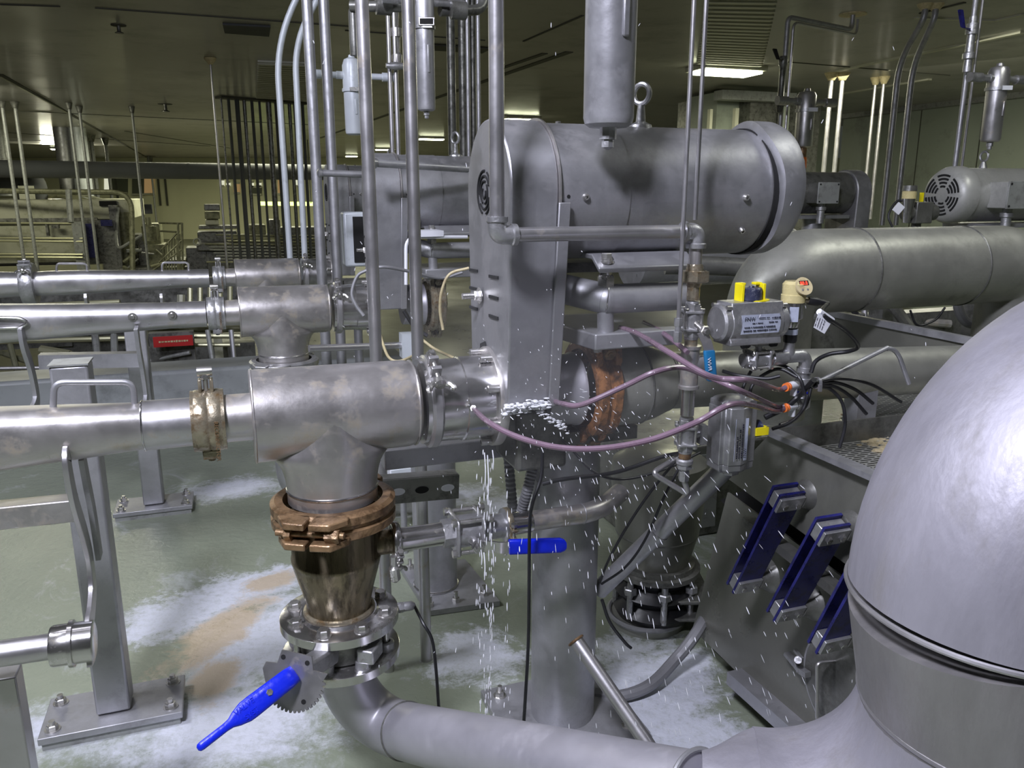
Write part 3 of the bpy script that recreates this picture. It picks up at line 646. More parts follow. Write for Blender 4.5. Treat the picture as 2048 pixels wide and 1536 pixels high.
for k in range(36):
    r = .0135 if k % 3 else .0115; th = 2*math.pi*k/36; pts.append(h1+upn*.012+sd*math.cos(th)*r+hd*math.sin(th)*r)
mb = MB(); mb.prism(pts, upn*.004); mb.build('locking_disc', M['dark'], t)
mb = MB(); mb.hexn(h1+upn*.016, upn, .006, .004); mb.build('lever_nut', M['bolt'], t)
tp = h0+hd*.50*Lh_+upn*.0068
text('VALVE', tp+sd*.004-hd*.002, -hd*1.0, sd if (-hd).cross(sd).dot(upn) > 0 else -sd, .013, M['bluehandle'], 'embossed_text', t, .0004, 'CENTER')
text('SYST', tp+sd*.004-hd*.006-(sd if (-hd).cross(sd).dot(upn) > 0 else -sd)*.016, -hd*1.0, sd if (-hd).cross(sd).dot(upn) > 0 else -sd, .012, M['bluehandle'], 'embossed_text', t, .0004, 'CENTER')
# lower flange + elbow + pipe
t = thing('elbow_pipe', SP(ZS(1470, .05)), 'long lower pipe bending from the bolted flange toward the big vertical pipe', 'pipe')
mb = MB(); mb.lathe(SP(zf2), -Z, [(0, .05), (0, .1185), (.001, .12), (thf-.001, .12), (thf, .119), (thf, .05)], 72); mb.build('flange', M['shiny'], t)
for k in range(8):
    th = 2*math.pi*(k+.42)/8; c = SP(zf2, math.sin(th)*.096, math.cos(th)*.096)
    mb = MB(); mb.lathe(c, Z, [(0, .0165), (.017, .0165), (.019, .013), (.019, .009), (.012, .009)], 20); mb.build('flange_nut', M['cast'], t)
    mb = MB(); mb.cyl(c+Z*.01, SP(zf1-thf, math.sin(th)*.096, math.cos(th)*.096), .007, seg=12); mb.hexn(SP(zf1-thf, math.sin(th)*.096, math.cos(th)*.096), -Z, .0135, .011); mb.build('stud', M['bolt'], t)
e0 = SP(zf2-thf); eR = .13
pe = pt(812, 1462, 1.66); pe2 = pt(1400, 1594, 1.06)
dd = (pe2-pe).normalized()
cor = Vector((e0.x, e0.y, 0)); k_ = pe-dd*.13; cor = Vector((e0.x, e0.y, (pe-dd*.2).z))
path = fillet([e0, Vector((e0.x, e0.y, k_.z-.01)), pe], .17, 14)
path = [e0*(1-u)**3+(e0-Z*.11)*3*u*(1-u)**2+(pe-dd*.12)*3*u*u*(1-u)+pe*u**3 for u in [i/22 for i in range(23)]]
mb = MB(); mb.tube(path, .057, 40); mb.build('elbow', M['wet'], t)
mb = MB(); mb.tube([pe-dd*.004, pe2], .0565, 40); mb.build('pipe_wall', M['wet'], t)
mb = MB(); mb.torus(pe, dd, .057, .0024, 40); mb.build('weld_seam', M['dark'], t)
mb = MB(); q = SP(zf2-thf-.001, -.075, .01); mb.hexn(q, -Z, .010, .014); mb.build('flange_plug', M['bronze'], t)
mb = MB(); mb.torus(pe2, dd, .058, .004, 40); mb.build('weld_seam', M['dull'], t)
# big pipe: eccentric reducer, elbow, vertical spool, upper elbow
RB = .165
t = thing('large_elbow_pipe', pt(2000, 1700, .95), 'huge near pipe with weld beads and water runs filling the right edge', 'pipe')
vx = pt(1998, 1250, .92); vb = Vector((vx.x, vx.y, 0))
zw1 = pt(1998, 1190, .92).z; zw2 = pt(2004, 1446, .92).z
V = lambda z: Vector((vx.x, vx.y, z))+RT*max(0, (zw1-z))*.20
s1 = pe2; sz_ = pt(1560, 1508, .98).z-RB-.03; hb_ = Vector((vx.x, vx.y, 0))+RT*(zw1-zw2)*.20; dq_ = Vector((s1.x-hb_.x, s1.y-hb_.y, 0)).normalized(); s2 = hb_+dq_*.27; s2.z = sz_
rs = []
dh = Vector((s2.x-s1.x, s2.y-s1.y, 0)).normalized(); sdh = Z.cross(dh)
for f in [i/8 for i in range(9)]:
    g_ = f*f*(3-2*f); r = .057+(RB-.057)*g_; c = s1.lerp(Vector((s2.x, s2.y, s1.z)), f); c = Vector((c.x, c.y, (s1.z+.057)*(1-f)+(s2.z+RB)*f-r)); rs.append([c+(sdh*math.cos(2*math.pi*k/56)+Z*math.sin(2*math.pi*k/56))*r for k in range(56)])
# elbow from s2 to vertical
p_ = [V(zw2)+dq_*.27*(1-math.cos(math.pi/2*k/16))-Z*(zw2-sz_)*math.sin(math.pi/2*k/16) for k in range(17)][::-1]
mb = MB(); mb.rings(rs); mb.build('eccentric_reducer', M['bigpipe'], t, sharp=60)
mb = MB(); mb.tube(p_, RB, 64); mb.build('lower_elbow', M['bigpipe'], t, sharp=60)
mb = MB(); mb.tube([V(zw2), V(zw1)], RB*.995, 64); mb.build('spool', M['band'], t)
RE = .215; pts = []
for k in range(19):
    th = math.pi/2*k/18; pts.append(V(zw1)+E1*RE*(1-math.cos(th))+Z*RE*math.sin(th))
pts.append(pts[-1]+E1*.5)
mb = MB(); mb.tube(pts, RB, 64); mb.build('upper_elbow', M['bigpipe'], t, sharp=60)
for zz in (zw1, zw2): mb = MB(); mb.torus(V(zz), Z, RB+.0005, .0034, 72); mb.build('weld_bead', M['steel'], t)
# ================================================================ SMALL BALL VALVE LINE
bv = -.02
def lat(mb, px0, py0, prof, b=bv, seg=28):
    """prof (px, r) along E1 starting at px0,py0"""
    o = LP(px0, py0, b); return mb.lathe(o, E1, [(aof(LP(p, py0, b))-aof(o), r) for p, r in prof], seg)
yv = 1080; zv = LP(783, 1082, bv).z
def BV(px, b=bv, dz=0.):
    o = hit(px, 1075, W(0, b, 0), E2); a = aof(o)
    for _ in range(4):        # exact a for that px at height zv
        q = W(a, b, zv+dz); d = q-CAM; sx = d.dot(RT)/d.dot(FW)*F+1024; a += (px-sx)*d.dot(FW)/F/.94
    return a
def lz(mb, prof, b=bv, seg=28, dz=0.):
    a0 = BV(prof[0][0], b); return mb.lathe(W(a0, b, zv+dz), E1, [(BV(p, b)-a0, r) for p, r in prof], seg)
t = thing('ball_valve', W(BV(945), bv, zv-.04), 'three-piece ball valve with a bright blue lever beside the rusted coupling', 'valve')
mb = MB(); lz(mb, [(884, .02), (884, .030), (906, .030)], seg=6); mb.build('hex_end', M['cast'], t)
mb = MB(); lz(mb, [(908, .034), (955, .034)]); mb.build('valve_body', M['cast'], t)
for px in (908, 958):
    mb = MB(); mb.box(W(BV(px), bv, zv), .009, .082, .082); mb.build('end_plate', M['cast'], t, bevel=.006)
mb = MB(); lz(mb, [(962, .031), (975, .031), (976, .027), (1004, .0262), (1006, .036), (1010, .036)]); mb.build('valve_end', M['cast'], t)
for db, dz in ((-.033, .034), (.033, .034), (-.033, -.034), (.033, -.034)):
    mb = MB(); c = W(BV(900), bv+db, zv+dz); mb.tube([c, c+E1*.085], .0048, 12); mb.hexn(c-E1*.004, E1, .0085, .010); mb.hexn(c+E1*.075, E1, .0085, .010); mb.build('tie_bolt', M['bolt'], t)
st = W(BV(955, -.075), -.055, zv-.012)
mb = MB(); mb.cyl(st+E2*.01, st-E2*.03, .012); mb.hexn(st-E2*.022, -E2, .0145, .010); mb.cyl(st-E2*.032, st-E2*.042, .008); mb.build('stem_nut', M['shiny'], t)
l0 = st-E2*.024; yh = -.105
g0 = LP(1018, 1094, yh); g1 = LP(1131, 1090, yh)
mb = MB(); pp = [l0, l0+(g0-l0)*.45, l0+(g0-l0)*.75-E2*.004, g0+(g1-g0)*.3]; mb.strip(spline(pp, 6), .024, .0045, Z); mb.build('lever_plate', M['shiny'], t)
d_ = (g1-g0).normalized(); rs = []
for f, s_ in ((0, .9), (.01, 1.), (.3, 1.), (.9, 1.), (.97, .82), (1.0, .5)):
    c = g0.lerp(g1, f); rs.append([c+Z*math.copysign(abs(math.sin(th))**.6, math.sin(th))*.0165*s_+E2*math.copysign(abs(math.cos(th))**.6, math.cos(th))*.0065 for th in [2*math.pi*k/24 for k in range(24)]])
mb = MB(); mb.rings(rs); mb.build('lever_grip', M['bluehandle'], t)
# pipes of this line
t = thing('drain_spool', W(BV(830), bv, zv-.03), 'short polished pipe between the stained reducer and the blue lever ball valve', 'pipe')
mb = MB(); lz(mb, [(795, .036), (799, .036), (801, .0255), (812, .0245), (886, .0242)]); mb.build('pipe_wall', M['shiny'], t)
t = thing('drain_stub', W(BV(768), bv, zv-.03), 'small clamped outlet stub on the side of the stained reducer', 'pipe')
mb = MB(); lz(mb, [(748, .0245), (781, .0255), (784, .036), (790, .036)]); mb.build('pipe_wall', M['brown'], t)
wing_clamp(0, .040, 'small band clamp on the side outlet of the stained reducer, its latch hanging down', cen=W(BV(791), bv, zv), w_=.016, scale=.8, face=(-E2*.9-Z*.45).normalized(), mm='shiny')
mb = MB(); q = pt(787, 1122, 1.56); mb.tube(spline([q+Z*.01, q-Z*.015, q-Z*.045+E1*.003], 5), [.007]*5+[.011]*5+[.004], 10)
tt = [o for o in bpy.data.objects if o.name.startswith('band_clamp')][-1]; mb.build('latch', M['bolt'], tt)
wing_clamp(0, .037, 'small band clamp right of the blue lever ball valve, its wing nut upright', cen=W(BV(1014), bv, zv), w_=.014, scale=.9, face=(-E2*.95-Z*.1).normalized(), mm='bronze')
t = thing('drain_pipe', W(BV(1100), bv, zv-.03), 'short stained pipe ending in an elbow in front of the round column', 'pipe')
mb = MB(); lz(mb, [(1016, .036), (1020, .036), (1023, .0245), (1060, .0235), (1062, .0225)]); mb.build('ferrule', M['shiny'], t)
ev = W(BV(1165), bv, zv); ee = pt(1240, 985, 1.86)
mb = MB(); mb.tube(fillet([W(BV(1058), bv, zv), W(BV(1196), bv, zv), ee], .05, 10), .0222, 28); mb.build('pipe_wall', M['tan'], t)
mb = MB(); mb.torus(ev, E1, .0222, .0012, 28); mb.build('weld_seam', M['dull'], t)
# ================================================================ COLUMN, BRACES, POSTS
cb_ = LP(1128, 1200, .105); cb_.z = 0
t = thing('support_column', cb_, 'tall round steel column directly behind the blue ball valve lever', 'column')
ctopz = PZ-.13
mb = MB(); mb.cyl(cb_, Vector((cb_.x, cb_.y, ctopz)), .079, seg=48); mb.build('column_tube', M['dull'], t)
mb = MB(); mb.box(cb_+Z*.012, .34, .30, .022); mb.build('base_plate', M['dull'], t, bevel=.002)
for s in (-1, 1):
    for q in (-1, 1): mb = MB(); c = cb_+E1*s*.13+E2*q*.11+Z*.022; mb.lathe(c, Z, [(0, .017), (.003, .017)]); mb.hexn(c, Z, .012, .015); mb.cyl(c, c+Z*.03, .006); mb.build('anchor_bolt', M['bolt'], t)
CBX = Vector((cb_.x, cb_.y, 0))
t = thing('brace_pipe', pt(1150, 1280, 1.72), 'light diagonal brace rod running down right from the round column', 'brace')
mb = MB(); a_b, b_b = pt(1152, 1281, 1.74), pt(1345, 1560, 1.62); mb.cyl(a_b, b_b, .0155, seg=20); mb.build('brace_tube', M['steel'], t)
mb = MB(); mb.torus(a_b, (b_b-a_b), .017, .003, 20); mb.build('weld_seam', M['rust'], t)
t = thing('brace_pipe', pt(1200, 1165, 1.95), 'long diagonal brace pipe rising right behind the small valve stack', 'brace')
mb = MB(); a_b, b_b = pt(1198, 1180, 1.98), pt(1475, 912, 1.72); mb.cyl(a_b, b_b, .0225, seg=24); mb.build('brace_tube', M['dull'], t)
mb = MB(); m_ = a_b.lerp(b_b, .47); mb.torus(m_, (b_b-a_b), .023, .0015, 20); mb.build('weld_seam', M['shiny'], t)
def post(basepx, top, s, label, plate=(.32, .17), b_off=0, mtl='dull', name='support_post'):
    c = FZ(basepx[0], basepx[1], .04); t = thing(name, Vector((c.x, c.y, 0)), label, 'post', 'square posts under the infeed pipes')
    mb = MB(); mb.box(Vector((c.x, c.y, (top+.04)/2)), s, s, top-.04); mb.build('square_tube', M[mtl], t, bevel=.006)
    mb = MB(); mb.box(Vector((c.x, c.y, .028)), plate[0], plate[1], .018); mb.build('base_plate', M['dull'], t, bevel=.002)
    mb = MB(); mb.box(Vector((c.x, c.y, .009)), plate[0]*.96, plate[1]*.92, .018); mb.build('grout_pad', M['grey'], t)
    for i in (-1, 1):
        for j in (-1, 1):
            q = Vector((c.x, c.y, .037))+E1*i*(plate[0]/2-.028)+E2*j*(plate[1]/2-.03); mb = MB(); mb.lathe(q, Z, [(0, .018), (.003, .018)], 20); mb.hexn(q+Z*.003, Z, .013, .012); mb.cyl(q, q+Z*.024, .007); mb.build('anchor_bolt', M['bolt'], t)
    return t, c
t, pc1 = post((231, 1408), LP(160, 778, .2).z, .078, 'near square post on a bolted base plate, behind the front infeed pipe')
mb = MB(); mb.box(Vector((pc1.x, pc1.y, LP(160, 778, .2).z+.002)), .082, .082, .004); mb.build('post_cap', M['grey'], t)
t, pc2 = post((309, 1003), .80, .078, 'second square post, carrying the middle infeed pipe', (.30, .17))
# front trolley bracket
t = thing('trolley_bracket', LP(145, 1335, -.03), 'front curved hook bracket with square and round cross bars at the left edge', 'bracket', 'hook brackets under the infeed pipes')
ab = A(143, 905)
def ZB(py, b): return hit(145, py, W(0, b, 0), E2).z
pl = [(903, -.045), (925, -.06), (1000, -.045), (1070, .0), (1120, .02), (1180, .012), (1230, -.03), (1265, -.07), (1335, -.085)]
pl = [W(ab+.002, b, ZB(y, b)) for y, b in pl]
mb = MB(); mb.strip(spline(pl, 6), .009, .034, E1); mb.build('hook_plate', M['steel'], t, bevel=.0015)
pl2 = [W(ab+.012, b, ZB(y, b)) for y, b in ((915, .02), (960, .03), (1030, .05), (1120, .06))]
mb = MB(); mb.strip(spline(pl2, 6), .009, .03, E1); mb.build('rear_hook_plate', M['dull'], t)
q0, q1 = LP(-60, 1036, 0), LP(155, 1014, 0)
mb = MB(); mb.bar(q0, q1, .042, .042); mb.build('square_bar', M['tan'], t, bevel=.003)
r0, r1 = LP(-60, 1316, -.08), LP(178, 1282, -.08)
mb = MB(); mb.cyl(r0, r1, .0225, seg=28); mb.build('round_bar', M['steel'], t)
mb = MB(); rd = (r1-r0).normalized(); q = LP(103, 1293, -.08); mb.lathe(q, rd, [(0, .034), (.004, .036), (.028, .036), (.029, .041), (.036, .041), (.037, .036), (.066, .036), (.068, .030)], 40); mb.build('collar', M['shiny'], t)
mb = MB(); q = FZ(18, 1600, 0); q = LP(0, 1345, .0); mb.box(Vector((q.x, q.y, q.z/2)), .06, .05, q.z); mb.build('leg_post', M['steel'], t, bevel=.003)
# sensor gland and cables
t = thing('sensor_cable', pt(800, 1236, 1.66), 'thin black sensor cable with grey gland leaving the reducer flange', 'cable')
mb = MB(); g0 = SP(zf1-.010, -.01, .118); gd = E1; mb.hexn(g0, gd, .011, .014); mb.lathe(g0+gd*.014, gd, [(0, .010), (.018, .010), (.024, .006)], 16); mb.build('cable_gland', M['cast'], t)
ge = g0+gd*.036
mb = MB(); mb.tube(spline([ge, pt(846, 1246, 1.66), pt(864, 1280, 1.66), pt(872, 1340, 1.68), pt(878, 1420, 1.71), pt(886, 1500, 1.75)], 8), .0035, 8); mb.build('cable_run', M['black'], t)
t = thing('hanging_cable', pt(1050, 1460, 1.62), 'black cable hanging in front of the round column left edge', 'cable')
mb = MB(); mb.tube(spline([pt(1085, 905, 1.55), pt(1082, 955, 1.55), pt(1064, 1010, 1.55), pt(1059, 1060, 1.60), pt(1058, 1180, 1.62), pt(1056, 1300, 1.64), pt(1046, 1470, 1.66), pt(1040, 1560, 1.68)], 8), .0035, 8); mb.build('cable_run', M['black'], t)
# ================================================================ LINES 2 AND 3: copies of the first
off2 = pt(558, 623, 2.86)-T1; b2 = off2.dot(E2); b3 = (pt(527, 547, 4.02)-T1).dot(E2)
a2 = off2.dot(E1); a3 = (pt(527, 547, 4.02)-T1).dot(E1)
def O(a, b): return E1*a+E2*b
W2, W3 = O(a2, b2), O(a3, b3)
copy_tree(tee, W2, label='middle stainless tee of the second pump line, behind the front tee')
copy_tree(tee, W3, label='farthest stainless tee, on the third pump line')
copy_tree(cl, W2, label='grey hinged clamp joining the middle infeed pipe to its tee')
copy_tree(cl, W3, label='small far hinged clamp on the third pump line before its tee')
bc = [o for o in bpy.data.objects if o.name == 'band_clamp'][0]
copy_tree(bc, W2, label='band clamp with wing nut right of the middle tee')
copy_tree(bc, W3, label='band clamp with wing nut right of the farthest tee')
copy_tree(HOUS, W2, label='middle pump inlet housing behind the near vertical pipes')
copy_tree(HOUS, W3, label='farthest pump inlet housing, bright and partly hidden')
copy_tree(GUARD, W2, label='middle belt guard seen between the two near vertical pipes')
copy_tree(GUARD, W3, label='farthest belt guard, behind the thin bent conduits')
copy_tree(MOTOR, W2, label='middle cylindrical motor partly hidden by the front belt guard')
copy_tree(MOTOR, W3, label='farthest motor, seen in a narrow gap left of the middle guard')
copy_tree(STAND, W2, label='middle motor stand seen left of the front belt guard')
copy_tree(DISF, W2, label='middle discharge barrel partly hidden by a vertical pipe')
copy_tree(RC, W2, label='middle rusty coupling with dried tan crust, left of the front guard')
for o in children([o for o in bpy.data.objects if o.get('label', '').startswith('middle rusty')][0]):
    if o.type == 'MESH': o.data = o.data.copy(); o.data.materials[0] = M['bronze']
for o in list(bpy.data.objects):
    if o.parent and o.parent.get('label', '') in ('grey hinged clamp joining the middle infeed pipe to its tee', 'small far hinged clamp on the third pump line before its tee') and o.type == 'MESH' and o.data.materials[0] == M['bronze']:
        o.data = o.data.copy(); o.data.materials[0] = M['cast']
# infeed pipes of lines 2 and 3
def infeed2(b, a_off, secs, endp, label, handles=(), m='steel', y0=0):
    t = thing('infeed_pipe', W(aof(LP(endp[1], 620, b)), b, PZ-.05), label, 'pipe', 'infeed pipes of the three pump lines')
    rs = []
    for px, py, r, sq in secs:
        a = aof(LP(px, py, b)); row = []
        for k in range(40):
            th = 2*math.pi*k/40; c, s = math.cos(th), math.sin(th); p = 2+2.5*sq; q = (abs(c)**p+abs(s)**p)**(-1/p); row.append(W(a, b+c*r*q, PZ+s*r*q))
        rs.append(row)
    mb = MB(); mb.rings(rs); mb.build('tapered_section', M[m], t, sharp=50)
    a0, a1 = aof(LP(endp[0], 620, b)), aof(LP(endp[1], 620, b))
    mb = MB(); mb.lathe(W(a0, b, PZ), E1, [(0, .040), (0, .0455), (a1-a0, .0445)], 40); mb.build('pipe_end', M['steel'], t)
    for pts in handles:
        P = [LP(x, y, b) for x, y in pts]; mb = MB(); mb.tube(fillet(P, .018), .0055, 10); mb.build('handle', M['steel'], t)
    return t
t = infeed2(b2, a2, [(-60, 657, .066, .7), (0, 655, .062, .5), (180, 640, .052, .2), (356, 632, .044, 0)], (355, 412), 'middle infeed pipe with side bolts and a flat rod handle at the left edge', [])
for x, y in ((265, 634), (344, 630)):
    q = LP(x, y, b2-.05); mb = MB(); mb.lathe(q, -E2, [(0, .014), (.003, .014)], 18); mb.lathe(q-E2*.003, -E2, [(0, .008), (.008, .006)], 12); mb.build('side_bolt', M['bolt'], t)
P = [LP(x, y, b2-.075) for x, y in ((-40, 634), (40, 636), (57, 645), (40, 655), (-40, 657))]
mb = MB(); mb.tube(fillet(P, .02), .006, 10); mb.build('handle', M['shiny'], t)
t = infeed2(b3, a3, [(70, 575, .056, .0), (105, 574, .057, .4), (180, 572, .056, .4), (300, 562, .047, .2), (386, 556, .043, 0)], (384, 424), 'farthest infeed pipe with two bent rod handles', [[(113, 553), (113, 527), (174, 527), (174, 555)], [(324, 547), (324, 525), (377, 525), (377, 548)]])
t = infeed2(b3, a3, [(-200, 600, .075, 0), (-60, 590, .064, 0), (0, 586, .060, 0), (52, 582, .055, 0)], (48, 56), 'left end pipe of the third line beyond its large clamp')
wing_clamp(aof(LP(60, 578, b3)), .098, 'large dark ring clamp on the far infeed pipe near the left edge', b=b3, w_=.055, mm='cast', scale=1.3, grp=None)
# hook straps and channel under the middle pipe
t = thing('trolley_bracket', LP(75, 830, b2), 'pair of hook straps with a square cross channel under the middle infeed pipe', 'bracket', 'hook brackets under the infeed pipes')
for px, pts in ((58, [(655, -.075), (690, -.07), (735, -.02), (790, .0), (812, -.03), (830, -.1)]), (281, [(655, -.075), (700, -.06), (740, -.02), (790, .0), (806, -.03), (825, -.1)])):
    a = aof(LP(px, 690, b2)); P = [W(a, b2+b, hit(px, y, W(0, b2+b, 0), E2).z) for y, b in pts]
    mb = MB(); mb.strip(spline(P, 6), .012, .045, E1); mb.build('hook_plate', M['dull'], t)
mb = MB(); mb.bar(LP(80, 722, b2+.02), LP(283, 718, b2+.02), .05, .048); mb.build('cross_channel', M['dull'], t)
t = thing('trolley_bracket', LP(330, 640, b3), 'thin pair of hook straps hanging under the farthest infeed pipe', 'bracket', 'hook brackets under the infeed pipes')
for px in (178, 326):
    a = aof(LP(px, 600, b3)); P = [W(a, b3+b, hit(px, y, W(0, b3+b, 0), E2).z) for y, b in ((590, -.07), (600, -.075), (620, -.03), (640, .0))]
    mb = MB(); mb.strip(spline(P, 5), .012, .04, E1); mb.build('hook_plate', M['steel'], t)
c = pt(258, 613, 4.5); t = thing('far_square_post', Vector((c.x, c.y, 0)), 'far square post with a flat top plate under the third infeed pipe', 'post')
mb = MB(); mb.box(Vector((c.x, c.y, c.z/2)), .07, .07, c.z); mb.build('square_tube', M['dull'], t); mb = MB(); mb.box(Vector((c.x+.02, c.y, c.z)), .13, .12, .012); mb.build('top_plate', M['steel'], t)
# ================================================================ NEAR WATER PIPE RUN
bw = -.205
def Q(x, y, b=bw): return LP(x, y, b)
zc_ = Q(1000, 466).z
t = thing('water_pipe', Q(1000, 466), 'near galvanized pipe dropping from above and turning right across the motor', 'pipe')
pv = Q(994, 440); mb = MB(); mb.cyl(Vector((pv.x, pv.y, CEIL)), pv, .0128, seg=24); mb.build('riser', M['steel'], t)
e_ = Q(1007, 470); cor = Vector((pv.x, pv.y, e_.z))
def tee_elbow(p0, corner, p1, r, m, t, name='elbow_fitting'):
    pp = fillet([p0, corner, p1], (p0-corner).length*.9, 10); n = len(pp)
    mb = MB(); mb.tube(pp, [r]*n, 24); mb.build(name, m, t)
    for p, d in ((pp[0], pp[1]-pp[0]), (pp[-1], pp[-2]-pp[-1])): mb = MB(); d = d.normalized(); mb.lathe(p-d*.001, d, [(0, r*.8), (0, r*1.14), (.008, r*1.17), (.010, r*1.02)], 24); mb.build('elbow_band', m, t)
f0, f1 = cor+Z*.030, cor+E1*.034
tee_elbow(f0, cor, f1, .0165, M['cast'], t)
pr = Q(1398, 462); pr = Vector((pr.x, pr.y, cor.z)); zz_ = W(aof(Q(1393, 470)), bw, cor.z)
mb = MB(); mb.cyl(f1, zz_-E1*.03, .0128, seg=24); mb.build('cross_run', M['steel'], t)
tee_elbow(zz_-E1*.03, zz_, zz_-Z*.030, .0165, M['cast'], t)
VX = zz_
def VZ(py): return hit(1390, py, VX, (E2)).z
def VV(py): return Vector((VX.x, VX.y, VZ(py)))
mb = MB(); mb.cyl(zz_-Z*.03, VV(534), .0125, seg=24); mb.build('drop_nipple', M['tan'], t)
mb = MB(); z_ = VV(528); mb.lathe(z_, -Z, [(0, .014), (.005, .016), (.012, .016), (.016, .024)], 24); mb.hexn(z_-Z*.013, -Z, .0285, .022); mb.lathe(z_-Z*.035, -Z, [(0, .016), (.008, .013)], 24); mb.build('pipe_union', M['bronze'], t)
mb = MB(); mb.cyl(VV(560), VV(600), .0125, seg=24); mb.build('lower_nipple', M['bronze'], t)
def flanged_ball_valve(c, ax, size, name, label, lever=None, nbolt=4, hexes=True, cat='valve', group=None):
    """three piece ball valve: c centre, ax flow axis, size = radius of body"""
    s = size; t = thing(name, c-Z*s, label, cat, group); ax = ax.normalized(); u, v = frame(ax)
    mb = MB(); mb.lathe(c-ax*s*1.0, ax, [(0, s*.95), (s*.3, s), (s*1.7, s), (s*2, s*.95)], 28); mb.build('valve_body', M['cast'], t)
    for k in (-1, 1):
        mb = MB(); q = c+ax*k*s*1.05
        pts = []
        for i in range(32):
            th = 2*math.pi*i/32; rr = s*(1.16+.42*abs(math.cos(2*th-math.pi/2))**3); pts.append(q-ax*s*.14+(u*math.cos(th)+v*math.sin(th))*rr)
        mb.prism(pts, ax*s*.28); mb.build('end_plate', M['cast'], t, bevel=s*.05)
        mb = MB(); mb.hexn(q+ax*k*s*.14, ax*k, s*.92, s*.85); mb.lathe(q+ax*k*s*.95, ax*k, [(0, s*.85), (s*.25, s*.8)], 24); mb.build('hex_end', M['cast'], t)
    for i in range(4):
        th = math.pi/4+i*math.pi/2; q = c+(u*math.cos(th)+v*math.sin(th))*s*1.32
        mb = MB(); mb.cyl(q-ax*s*1.45, q+ax*s*1.45, s*.15, seg=10); mb.hexn(q+ax*s*1.2, ax, s*.3, s*.3); mb.hexn(q-ax*s*1.2, -ax, s*.3, s*.3); mb.build('tie_bolt', M['bolt'], t)
    return t
vt = flanged_ball_valve(VV(640), Z, .0165, 'manual_ball_valve', 'small bolted ball valve with a teal lever hanging in front of the tee')
st = VV(640); vq = Q(1408, 662, bw-.035)
stem = st+E1*.02
mb = MB(); mb.cyl(st, vq, .008, seg=14); mb.hexn(vq-E2*.0, -E2, .011, .008); mb.lathe(vq-E2*.008, -E2, [(0, .0055), (.006, .0055)], 12); mb.build('stem_nut', M['shiny'], vt)
pA = Q(1404, 664, bw-.040); pB = Q(1416, 690, bw-.043); pC = Q(1419, 705, bw-.046); pD = Q(1423, 752, bw-.048)
mb = MB(); mb.strip([pA, pA.lerp(pB, .8), pC, pD], .020, .003, E1*.95+Z*.28); mb.build('lever_plate', M['steel'], vt)
g0_, g1_ = Q(1418, 701, bw-.048), Q(1423, 762, bw-.050)
rs = []; d = (g1_-g0_).normalized(); sx_ = E1
for f, k in ((0, .9), (.04, 1), (.9, 1), (.97, .85), (1, .6)):
    c = g0_.lerp(g1_, f); rs.append([c+sx_*math.copysign(abs(math.cos(th))**.5, math.cos(th))*.0115*k+E2*math.copysign(abs(math.sin(th))**.5, math.sin(th))*.005*k for th in [2*math.pi*i/20 for i in range(20)]])
mb = MB(); mb.rings(rs); mb.build('lever_grip', M['teal'], vt)
text('FNW', Q(1417, 742, bw-.056), -d, E1, .011, M['whitep'], 'raised_text', vt, .0003)
# tee below, cross arm
t = thing('threaded_tee', VV(780), 'brownish threaded tee below the teal lever valve, feeding right', 'pipe fitting')
yt = 730
mb = MB(); mb.lathe(VV(690), -Z, [(0, .017), (0, .0205), (.006, .0205), (.008, .0175), ((VV(690)-VV(775)).length-.008, .0175), ((VV(690)-VV(775)).length-.006, .0205), ((VV(690)-VV(775)).length, .0205), ((VV(690)-VV(775)).length, .017)], 28); mb.build('tee_body', M['tan'], t)
zt_ = VV(728); mb = MB(); mb.lathe(zt_, E1, [(0, .016), (.034, .0165), (.036, .020), (.046, .020), (.047, .014)], 24); mb.build('tee_branch', M['cast'], t)
mb = MB(); mb.cyl(VV(672), VV(692), .0125, seg=20); mb.build('nipple', M['bronze'], t)
a_t = aof(VX)
def HX(px): # point on branch axis at given px
    a = a_t
    for _ in range(5):
        q = W(a, bw, zt_.z); dd_ = q-CAM; a += (px-(dd_.dot(RT)/dd_.dot(FW)*F+1024))*dd_.dot(FW)/F/.9
    return W(a, bw, zt_.z)
def HH(px, py): q = Q(px, py); return q
t2 = flanged_ball_valve(HX(1516), E1, .0165, 'actuated_ball_valve', 'small horizontal ball valve under the upper pneumatic actuator')
mb = MB(); mb.cyl(HX(1516), HX(1516)+Z*.05, .007); mb.box(HX(1516)+Z*.034, .03, .022, .012); mb.build('stem_mount', M['cast'], t2)
for k in (-1, 1): mb = MB(); mb.lathe(HX(1516)+Z*.03+E1*k*.022, E1*k, [(0, .004), (.006, .007), (.018, .007)], 12); mb.build('mount_bolt', M['black'], t2)
t = thing('branch_pipe', HX(1580), 'short threaded pipe with elbow and two side tees holding the white hose fittings', 'pipe')
mb = MB(); mb.lathe(HX(1542), E1, [(0, .0165), (.034, .0165), (.036, .013), (.060, .013)], 24); mb.build('coupling', M['cast'], t)
pe_ = HX(1612); mb = MB(); mb.tube(fillet([HX(1560), pe_, pe_-Z*.04], .022, 8), .0135, 24); mb.build('elbow_fitting', M['cast'], t)
mb = MB(); mb.lathe(pe_-Z*.026, -Z, [(0, .0165), (.010, .0165), (.011, .0125), (.022, .0125), (.023, .017), (.048, .017), (.049, .0125), (.058, .0125)], 24); mb.build('upper_tee', M['cast'], t)
mb = MB(); mb.lathe(pe_-Z*.072, -Z, [(0, .0155), (0, .0162), (.007, .0162), (.007, .012)], 24); mb.build('blue_tape', M['bluehandle'], t)
mb = MB(); mb.lathe(pe_-Z*.080, -Z, [(0, .0125), (.008, .0125), (.009, .0165), (.030, .0165), (.036, .010)], 24); mb.build('lower_tee', M['cast'], t)
